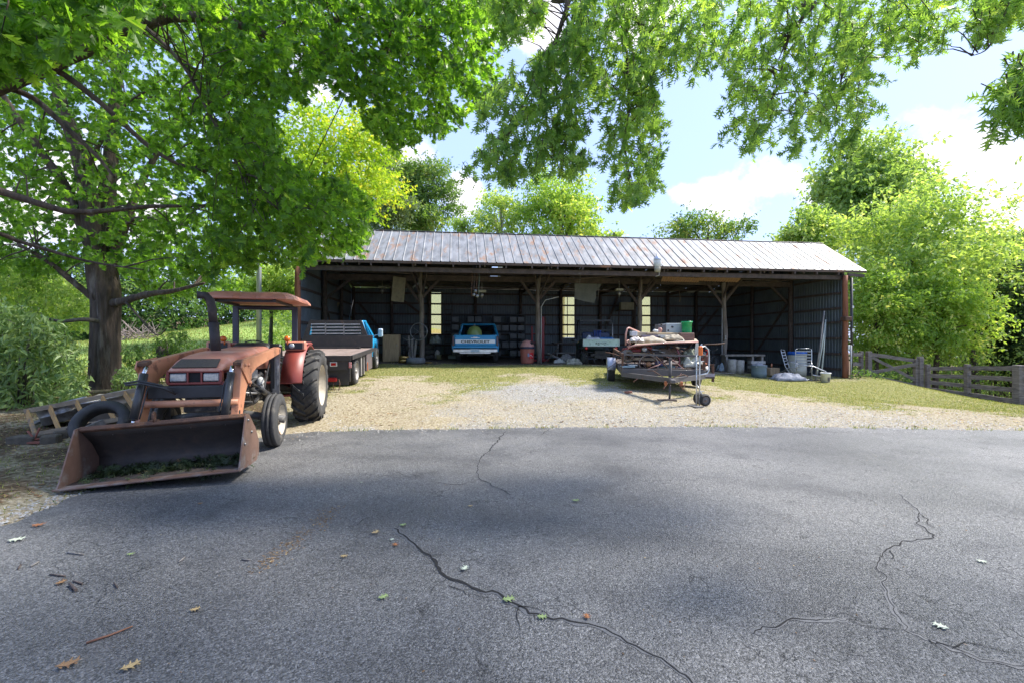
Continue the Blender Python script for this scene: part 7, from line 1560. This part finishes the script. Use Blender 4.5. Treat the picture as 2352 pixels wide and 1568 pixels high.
o = tag(MB().box((-.0, 0, 0), (.09, .05, .20), bev=.02).build('orange_strap', m_amber), 'orange strap wound near the top of the hand truck', 'strap'); o.location = hl+Vector((-.07, -.03, 1.18))
# ---------------------------------------------------------------- scrap heaped on the trailer
def TP(px, py, t): 
    """point of the place seen at px,py at t metres behind the trailer's front rail"""
    return P(px, py, 11.3+t)
def cc(x, y): return ((1860+x/7.4667)*.7656, (950+y/7.4667)*.7656)     # pixel of the close study
def J(x, y, t): a, b_ = cc(x, y); return P(a, b_, 11.3+t)
m_pink = mat('faded_pink_tube', (.50, .27, .22), (.42, .22, .18), (.55, .50, .46), scale=6, scale3=5, cut3=.6, rough=.5)
m_card = mat('cardboard', (.50, .38, .24), (.40, .30, .19), (.58, .48, .34), scale=4, scale3=3, cut3=.55, rough=.85)
m_tan = mat('tan_table_top', (.46, .38, .27), (.36, .29, .21), (.25, .18, .12), scale=3, scale3=4, cut3=.58, rough=.7)
m_mower = mat('mower_red', (.30, .03, .03), (.24, .025, .025), (.34, .10, .08), scale=5, scale3=5, cut3=.56, rough=.4)
e = empty('garden_frame', J(140, 560, .6), 0, 'pale pink bent tube frame standing up at the left of the trailer load', 'frame')
q = lambda x, y, t: J(x, y, t)-e.location
MB().tube([q(130,640,.5), q(128,400,.5), q(160,270,.5), q(200,250,.6), q(430,345,1.6)], .022, 8).tube([q(130,560,.5), q(180,530,.6), q(330,525,1.2)], .018, 8).tube([q(130,560,.5), q(230,600,.5), q(200,680,.5)], .014, 8).tube([q(330,530,1.1), q(260,590,.8), q(160,670,.5)], .014, 8).build('tube_frame', m_pink, e)
for (a, b_) in (((170, 560), (260, 640)), ((230, 540), (180, 650)), ((300, 545), (220, 650))): MB().tube([q(*a, .7), q(*b_, .6)], .009, 5).build('wire', m_pink, e)
e = empty('folding_table', J(900, 560, .4), 0, 'large tan table top lying tilted across the trailer load', 'table')
q = lambda x, y, t: J(x, y, t)-e.location
a, b_, c_, d_ = q(330,640,.15), q(1750,570,.3), q(1700,520,1.6), q(420,520,1.5)
MB().loft([[a, b_, c_, d_], [v+Vector((0, 0, .03)) for v in (a, b_, c_, d_)]], smooth=False).build('table_top', m_tan, e)
MB().tube([q(180,680,.1), q(340,640,.12), q(1000,590,.14), q(1450,575,.16), q(1750,565,.2)], .020, 8).build('edge_rail', m_pink, e)
MB().tube([q(430,470,1.2), q(900,510,1.0), q(1440,555,.4)], .018, 8).tube([q(1440,555,.4), q(1370,440,1.0)], .016, 8).build('leg', mat('cream_tube', (.62, .56, .46), rough=.4), e)
# flat boxes and boards
def slab(nm, x0, x1, ytop, ybot, t, depth, mt, lab, cat_, bev=.01, lean=0, parent=None):
    a = J(x0, ytop, t); b_ = J(x1, ybot, t); w = b_.x-a.x; h = a.z-b_.z; c = Vector(((a.x+b_.x)/2, 11.3+t+depth/2, (a.z+b_.z)/2))
    o = MB().box((0, 0, 0), (w, depth, h), bev=bev).build(nm, mt, None, lab, cat_); o.location = c; o.rotation_euler = (0, lean, -.08); return o
slab('flat_carton', 640, 1390, 355, 408, 1.0, .9, m_card, 'flat cardboard carton on top of the trailer heap under the white cabinet', 'carton', lean=.01)
slab('flat_carton', 400, 660, 345, 450, 1.1, .7, m_tan, 'worn tan carton at the left end of the flat cartons', 'carton', lean=.05)
slab('purple_folder', 520, 890, 415, 470, .95, .6, mat('dusky_purple', (.13, .11, .17), (.09, .08, .13), rough=.6), 'dark purple case squeezed under the flat carton', 'case')
slab('white_board', 880, 1270, 410, 440, .9, .6, mat('offwhite_panel', (.60, .60, .56), rough=.5), 'thin off white panel under the right end of the flat carton', 'panel', bev=.004)
slab('grey_board', 930, 1290, 445, 500, .85, .6, mat('mid_grey_panel', (.26, .28, .30), rough=.6), 'grey panel below the off white one in the heap', 'panel')
slab('brown_case', 1385, 1690, 365, 555, .7, .8, mat('brown_case', (.20, .11, .085), (.16, .09, .07), scale=8, rough=.6, stretch=(.3, 1, 5)), 'brown ribbed wooden case under the green bucket on the trailer', 'case')
slab('small_white_box', 262, 395, 325, 435, .9, .25, mat('bluish_white', (.58, .60, .66), (.45, .47, .52), rough=.4), 'small white box standing behind the pink tube frame', 'box')
e = empty('metal_cabinet', J(1160, 365, 1.2), -.10, 'pale blue grey metal cabinet on top of the trailer heap', 'cabinet')
a = J(1030, 150, 1.2); b_ = J(1410, 358, 1.2); w = b_.x-a.x; h = a.z-b_.z; e.location = (a.x, 11.3+1.2, b_.z)
MB().box((w/2, .3, h/2), (w, .6, h), bev=.01).build('cabinet_body', mat('pale_cabinet', (.42, .47, .48), (.36, .40, .42), scale=3, rough=.4), e)
MB().box((-.10, .25, h/2-.01), (.20, .5, h-.03), bev=.008).build('end_panel', mat('grey_machine_end', (.14, .14, .15), (.09, .09, .1), rough=.5), e)
for (x, z) in ((-.12, .22), (-.10, .12), (-.15, .08)): MB().lathe([(0, 0), (.02, 0), (.02, .015), (0, .018)], (x, -.002, z), (0, -1, 0), 10).build('knob', m_black, e)
MB().prism([(-.03, -.02), (.0, .04), (.01, .01), (.05, .0), (.02, -.03)], (.16, -.004, .16), (0, 1, 0), (1, 0, 0), (0, 0, 1), .006).lathe([(0, 0), (.025, 0)], (.06, -.004, .06), (0, -1, 0), 10).build('mark', m_black, e)
e = empty('green_bucket', J(1495, 365, 1.05), 0, 'bright green plastic bucket on the brown case', 'bucket')
MB().lathe([(0, 0), (.115, 0), (.135, .27), (.15, .275), (.15, .31), (.135, .31), (.12, .02)], seg=24).build('bucket_body', mat('bright_green', (.01, .36, .12), (.01, .30, .10), rough=.35), e)
e = empty('oddments', J(860, 340, 1.1), 0, 'small heap of pinkish and white oddments left of the pale cabinet', 'oddments')
for i, (x, y, r_, m_) in enumerate(((780, 320, .05, m_white), (820, 335, .06, m_white), (900, 290, .055, m_pink), (890, 320, .05, m_pink), (860, 340, .06, m_pink))):
    MB().lathe([(0, -r_), (r_*.8, -r_*.6), (r_, 0), (r_*.75, r_*.7), (0, r_)], J(x, y, 1.1)-e.location, seg=12, wob=.2).build('lump', m_, e)
crumple('cream_bag', J(1180, 520, .75), .50, .35, .16, (.40, .34, .25), 'cream padded bag under the panels of the heap', 'bag', 31)
crumple('brown_paper_heap', J(620, 580, .65), .85, .5, .17, (.30, .23, .15), 'crumpled brown and cream packing on the tan table', 'packing', 32, c2=(.46, .41, .32)); crumple('clear_wrap', J(360, 560, .5), .35, .3, .14, (.55, .50, .46), 'crumpled translucent wrap at the left of the table', 'wrap', 33, rough=.3)
# red riding mower body
e = empty('riding_mower', J(350, 740, .8), -.1, 'old red riding mower half hidden under the trailer heap', 'mower')
q = lambda x, y, t: J(x, y, t)-e.location
MB().box(q(260, 745, .8), (.42, .6, .11), bev=.03).box(q(480, 695, .9), (.42, .6, .10), bev=.03).build('hood', m_mower, e); MB().box(q(840, 800, 1.0), (.35, .5, .16), bev=.02).build('deck', m_mower, e)
MB().lathe([(0, -.02), (.06, -.02), (.065, 0), (.055, .03), (0, .04)], q(585, 725, .35), (0, -1, 0), 16).build('headlamp', m_lens, e); MB().box(q(560, 770, .6), (.2, .2, .12), bev=.02).build('engine', m_engine, e)
MB().box(q(830, 750, .7), (.42, .12, .07), rot=(0, .15, 0), bev=.01).build('side_bar', m_steel, e)
MB().box(q(480, 870, 1.0), (.95, .8, .32), bev=.03).build('underside', m_engine, e)
o = torus_tyre(MB(), .17, .15, .09, axis=(.2, -1, 0)).build('mower_tyre', mat('brown_dusty_tyre', (.20, .17, .14), (.14, .12, .10), rough=.9), None, 'small brown dusty tyre at the left inside the trailer', 'tyre'); o.location = J(165, 880, .45)
o = MB().box((0, 0, 0), (.22, .22, .22), bev=.06).build('dusty_bin', MATS['brown_dusty_tyre'], None, 'squat dusty brown bin at the left front of the trailer load', 'bin'); o.location = J(170, 900, .75)
for i, (x0, x1, y, s_) in enumerate(((250, 750, 830, 'long brown timber lying across the trailer below the red mower'), (250, 760, 940, 'second brown timber lying lower across the trailer'), (550, 1500, 1250, 'long narrow tan board lying on the front of the trailer deck'))):
    o = tag(MB().box((0, 0, 0), ((x1-x0)/7.4667*.7656*12/1045, .12, .07)).build('load_timber', m_ladr), s_, 'timber'); a, b_ = cc((x0+x1)/2, y); o.location = P(a, b_, 11.75 if i < 2 else 11.42); o.rotation_euler = (0, .02, -.12)
def tangle(nm, cx_, cy_, t, w, d, h, n_, r0, mt, lab, seed):
    r_ = random.Random(seed); c = J(cx_, cy_, t); mb = MB()
    for _ in range(n_):
        p = Vector((r_.uniform(-w, w)/2, r_.uniform(-d, d)/2, r_.uniform(-h, h)/2)); v = Vector((r_.uniform(-1, 1), r_.uniform(-.6, .6), r_.uniform(-.5, .5))).normalized()*r_.uniform(.10, .22); pts_ = [p]
        for k in range(4): v = (v+Vector((r_.uniform(-1, 1), r_.uniform(-1, 1), r_.uniform(-1, .7)))*.09); pts_.append(pts_[-1]+v*.55)
        mb.tube(pts_, r0*r_.uniform(.6, 1.4), 5)
    o = mb.build(nm, mt, None, kind=None); o.location = c; return tag(o, lab, 'scrap')
tangle('wire_tangle', 420, 800, .5, .9, .4, .25, 34, .010, m_rust, 'tangle of rusty rods and wire spilling below the red mower', 3)
tangle('strap_tangle', 1330, 800, .6, .9, .4, .3, 26, .012, mat('dull_brown_strap', (.16, .10, .07), (.10, .065, .05), rough=.8), 'tangle of brown straps and hoses between the drum and the olive bag', 4)
tangle('cord_tangle', 1000, 1200, .12, 1.1, .2, .12, 14, .008, m_pink, 'pinkish cord trailing along the front of the trailer deck', 5)
# ring wheel, engine, pump
e = empty('belt_wheel', J(640, 1060, .22), 0, 'large pale ring wheel with hub standing at the trailer front', 'wheel', rot=(R(-8), 0, -.25))
MB().lathe([(.235, -.02), (.25, 0), (.235, .02), (.215, .012), (.215, -.012)], (0, 0, 0), (0, 1, 0), 36, closed=True).build('ring', mat('worn_ring', (.30, .25, .22), (.20, .16, .14), rough=.5), e)
for k in range(3): a = 2*math.pi*k/3+.5; MB().tube([(0, 0, 0), (math.cos(a)*.23, 0, math.sin(a)*.23)], .012, 6).build('spoke', m_rust, e)
MB().lathe([(0, -.05), (.05, -.05), (.07, 0), (.05, .06), (0, .06)], axis=(0, 1, 0), seg=14).build('hub', mat('copper_hub', (.40, .20, .10), (.3, .14, .07), rough=.5), e)
e = empty('air_compressor', J(1000, 1150, .3), -.1, 'dark green compressor with purple motor lying at the trailer front', 'compressor')
q = lambda x, y, t: J(x, y, t)-e.location
MB().box(q(870, 1040, .3), (.18, .2, .13), bev=.02).build('motor_cap', mat('violet_plastic', (.10, .09, .20), (.08, .07, .16), rough=.4), e)
MB().lathe([(0, -.02), (.09, 0), (.105, .05), (.105, .40), (.09, .45), (0, .47)], q(820, 1160, .3), (1, 0, -.02), 20).build('tank', mat('dark_teal', (.04, .07, .07), (.06, .10, .10), rough=.35), e)
MB().lathe([(0, 0), (.075, 0), (.075, .2), (.05, .24), (0, .24)], q(1180, 1170, .3), (1, 0, -.02), 16).build('cylinder', mat('violet_grey', (.11, .10, .13), rough=.4), e); MB().lathe([(0, 0), (.045, 0), (.045, .1), (0, .1)], q(1290, 1185, .3), (1, 0, 0), 12).build('nozzle', m_rust, e)
MB().tube([q(930,930,.4), q(960,1010,.35), q(990,1080,.3)], .014, 6).build('pipe', m_rust, e)
e = empty('keg', J(1110, 830, .7), 0, 'tan drum lying on its side in the middle of the trailer load', 'drum')
MB().lathe([(0, -.28), (.14, -.28), (.15, -.25), (.15, .20), (.16, .22), (.15, .25), (0, .25)], (0, 0, 0), (1, 0, -.08), 22).build('drum_body', mat('tan_drum', (.24, .19, .14), (.17, .13, .10), scale=3, rough=.6), e); MB().lathe([(.153, .18), (.162, .20), (.153, .22)], (0, 0, 0), (1, 0, -.08), 22).build('hoop', m_rust, e)
o = MB().tube([J(880,770,.4), J(1000,810,.38)], .03, 6).build('grey_pipe', m_steel, None, 'short grey pipe sticking out above the ring wheel', 'pipe')
e = empty('long_tool', J(1320, 900, .3), 0, 'tall red brown tool handle standing upright right of the compressor', 'tool')
q = lambda x, y, t: J(x, y, t)-e.location
MB().tube([q(1270,700,.3), q(1310,800,.3), q(1330,950,.28), q(1330,1150,.26), q(1350,1250,.25)], [.02, .022, .02, .018, .016], 8).build('handle', mat('wine_red', (.22, .06, .07), (.16, .045, .05), rough=.5), e); MB().box(q(1290,690,.3), (.10, .06, .05), rot=(0, .3, 0), bev=.02).build('grip', m_card, e)
MB().tube([q(820,990,.2), q(930,940,.25), q(960,1010,.2)], .012, 6).tube([q(970,1030,.2), q(1150,1000,.2), q(1290,940,.3)], .016, 6).build('rod', m_rust, e)
o = crumple('mesh_bag', J(1560, 880, .55), .50, .45, .5, (.30, .31, .24), 'bulging olive mesh bag of clutter on the right of the trailer', 'bag', 41, c2=(.16, .19, .15)); o.location.z -= .22
crumple('clear_bag', J(1600, 1120, .35), .50, .35, .26, (.50, .49, .42), 'dirty clear plastic bag spilling below the olive mesh bag', 'bag', 42, rough=.25, c2=(.33, .33, .27))
o = tag(MB().prism([(0, .3), (.06, .26), (.10, .0), (.05, -.25), (-.04, -.2), (-.03, .1)], (0, 0, 0), (0, 1, 0), (1, 0, 0), (0, 0, 1), .02).build('white_rag', mat('bright_rag', (.66, .63, .54), rough=.8)), 'white rag hanging down beside the olive mesh bag', 'rag'); o.location = J(1700, 820, .3)
for i, (x0, x1, y0, y1, s_) in enumerate(((60, 350, 1100, 1130, 'lower pale blue tray at the left front of the trailer'), (220, 400, 1072, 1095, 'upper white tray on the pale blue one'), (90, 340, 1135, 1155, 'bottom pale blue tray resting on the trailer rail'))):
    slab('flat_tray', x0, x1, y0, y1, .15+.04*i, .3, mat('pale_blue_tray', (.30, .42, .48), (.24, .34, .40), rough=.4) if i != 1 else m_white, s_, 'tray', bev=.004)
e = empty('fuel_can', J(1860, 1000, .5), 0, 'dark maroon can at the right end of the trailer', 'can')
MB().box((0, 0, 0), (.20, .2, .34), bev=.02).build('can_body', mat('maroon_can', (.10, .03, .025), (.07, .025, .02), rough=.5), e); MB().tube([(.05, -.08, .17), (.09, -.1, .28), (.02, -.1, .3)], .014, 6).build('spout', m_redlens, e)
e = empty('traffic_cone', J(1945, 1200, .25), 0, 'orange and white safety cone lying behind the hand truck loop', 'cone', rot=(R(-15), R(-12), 0))
MB().lathe([(.075, 0), (.055, .10), (0, .0)], seg=16).build('cone_base', m_white, e); MB().lathe([(.062, .02), (.05, .13), (.018, .30), (0, .30)], seg=16).build('cone_body', mat('safety_orange', (.75, .16, .02), rough=.4), e)
e = empty('rail_stand', J(2000, 1310, .1), 0, 'low wooden rail stand with rusty uprights right of the trailer', 'stand')
q = lambda x, y, t: J(x, y, t)-e.location
MB().bar(q(1810,1300,.1), q(2110,1300,.1), .07, .08).build('lower_rail', mat('mauve_rail', (.35, .32, .38), rough=.5), e); MB().bar(q(1810,1345,.1), q(2110,1350,.1), .06, .06).build('bottom_rail', m_oldwood, e); MB().bar(q(1140,1075,.35), q(2110,1075,.1), .04, .05).build('top_rail', m_rust, e)
for x in (1850, 2080): MB().bar(q(x, 1080, .1), q(x, 1450 if x > 2000 else 1380, .1), .05).build('upright', m_rust, e)
o = MB().tube([P(1480, 905, 10.6), P(1486, 907, 10.6)], .05, 8).build('brick_bit', mat('brick_red', (.30, .13, .09), rough=.9), None, 'small reddish lump on the gravel left of the jack', 'brick'); 
p = onground(1470, 11.2); o.location = (0, 0, 0)
bpy.data.objects.remove(o); o = tag(MB().box((0, 0, .02), (.17, .10, .06), bev=.01).build('brick_bit', MATS['brick_red'], rnd and None) if False else MB().box((0, 0, .02), (.17, .10, .06), bev=.01).build('brick_bit', [MATS['brick_red']]), 'small reddish brick piece on the gravel left of the jack', 'brick'); o.location = onground(1443, 11.0); o.rotation_euler = (0, 0, .4)

# ---------------------------------------------------------------- fallen leaves and twigs on the driveway
LEAF_FALL = tri_leaf([(.22, .7), (.50, 1), (.78, .75)], .20, .46, .085, .10)
def fallen(px, py, size, col, lab, rz, curl=.3, seed=0, lf=LEAF_FALL):
    p = ground_pt(px, py); V_ = lf.copy(); V_[:, 0] -= .5; V_[:, 1] *= 1.15; r_ = np.random.default_rng(seed)
    V_[:, 2] = np.abs(V_[:, 1])*curl*.3+curl*.8*V_[:, 0]**2+.04+r_.uniform(0, .03); mt = mat('fallen_'+col, *dict(green=((.18, .26, .08), (.30, .36, .16)), pale=((.52, .56, .44), (.42, .46, .34)), brown=((.28, .16, .07), (.18, .10, .05)), orange=((.36, .15, .05), (.24, .09, .04)), tan=((.42, .30, .14), (.30, .22, .10)))[col], scale=3, rough=.7)
    me = bpy.data.meshes.new('fallen_leaf'); F_ = [(3*i, 3*i+1, 3*i+2) for i in range(len(V_)//3)]; me.from_pydata([tuple(v*size*.54) for v in V_], [], F_); o = link('fallen_leaf', me, mt); o.location = p+Vector((0, 0, .006)); o.rotation_euler = (0, 0, rz)
    md = o.modifiers.new('s', 'SOLIDIFY'); md.thickness = .0015
    return tag(o, lab, 'leaf', 'fallen leaves on the driveway')
for a in [(88, 1208, .17, 'orange', 'curled orange brown leaf near the left edge of the asphalt', .2, .5), (38, 1241, .19, 'pale', 'large pale leaf at the far left of the asphalt', .5, .2), (862, 1225, .13, 'tan', 'curled tan leaf left of the start of the long crack', 1.0, .7),
          (908, 1253, .10, 'orange', 'orange leaf just below the start of the long crack', 2.0, .6), (925, 1207, .11, 'green', 'green tan leaf at the top of the long crack', .4, .5), (790, 1279, .10, 'tan', 'small tan leaf left of the long crack', .1, .4),
          (1067, 1308, .12, 'pale', 'pale green leaf right of the long crack bend', 1.2, .6), (880, 1373, .12, 'green', 'light green leaf below the long crack, left of it', .7, .4), (1168, 1379, .15, 'green', 'large green leaf lying on the long crack', .3, .4),
          (1245, 1419, .11, 'green', 'green leaf on the crack edge right of the large one', .0, .3), (1348, 1419, .09, 'orange', 'small red orange leaf above the long crack', 1.6, .6), (448, 1402, .10, 'tan', 'small dark tan leaf in the lower left asphalt', .5, .5),
          (300, 1534, .15, 'tan', 'yellow brown leaf at the bottom left', .9, .4), (157, 1529, .17, 'brown', 'long brown leaf in the bottom left corner', .6, .4), (1322, 1151, .14, 'green', 'yellow green leaf in the middle of the driveway', .2, .6), (1080, 1163, .09, 'tan', 'small tan leaf right of the short crack', .2, .4),
          (2160, 1440, .13, 'pale', 'star shaped pale leaf at the lower right', 2.2, .15), (2255, 1290, .11, 'pale', 'small pale leaf at the right edge of the asphalt', 2.8, .15), (300, 1274, .09, 'green', 'small green yellow leaf at the left of the asphalt', .2, .4), (140, 1340, .11, 'brown', 'brown leaf among the twigs at the left', 1.2, .5), (460, 1157, .08, 'brown', 'tiny brown leaf on the asphalt near the bucket', .4, .5), (830, 1108, .06, 'pale', 'tiny pale fleck leaf right of the bucket', .4, .3), (900, 1240, .07, 'pale', 'tiny white leaf near the long crack start', .9, .3)]:
    fallen(*a, seed=int(a[0]))
def twig(pts, r, lab, mt=m_ladr):
    w = [ground_pt(*p)+Vector((0, 0, r+.002)) for p in pts]; o = MB().tube(w, [r, r*.9, r*.6][:len(w)] if len(w) == 3 else r, 6).build('twig', mt, None, lab, 'twig', 'twigs on the driveway')
twig([(198, 1479), (255, 1460), (305, 1440)], .006, 'long reddish twig in the lower left asphalt', mat('reddish_twig', (.20, .09, .05), rough=.7))
for i, (a, b_, s_) in enumerate([((155, 1270), (192, 1274), 'grey twig above the twig cluster at the left'), ((70, 1302), (90, 1291), 'pale twig slanting left of the twig cluster'), ((115, 1320), (150, 1324), 'curved dark twig at the top of the twig cluster'), ((132, 1345), (146, 1330), 'short upright twig in the twig cluster'), ((168, 1335), (190, 1342), 'rightmost twig of the twig cluster'), ((160, 1343), (175, 1358), 'thick short twig below the cluster middle'), ((48, 1297), (42, 1308), 'tiny twig at the far left of the asphalt'), ((262, 1340), (270, 1350), 'tiny dark twig right of the twig cluster'), ((410, 1292), (425, 1280), 'white splinter in the left middle asphalt'), ((555, 1286), (575, 1287), 'thin splinter in the middle left asphalt')]):
    twig([a, b_], .005 if i != 5 else .009, s_, m_grayw if i in (0, 1, 8, 9) else m_oldwood)
# small debris along the worn joint
r_ = np.random.default_rng(77); pts_ = [(600, 1300), (640, 1270), (690, 1235), (735, 1200), (770, 1165)]; n_ = 420
t_ = r_.uniform(0, len(pts_)-1.001, n_); wx = []; 
for t in t_: i = int(t); a = ground_pt(*pts_[i]).lerp(ground_pt(*pts_[i+1]), t-i); wx.append((a.x+r_.normal()*.05, a.y+r_.normal()*.07))
wx = np.array(wx); litter_bits('crumbs', wx[:, 0], wx[:, 1], r_, .004, .014, z=np.zeros(n_)+.002)
n_ = 700; x = r_.uniform(-4, 8, n_); y = r_.uniform(1.8, 7.6, n_); litter_bits('crumbs', x, y, r_, .003, .010, z=np.zeros(n_)+.002)
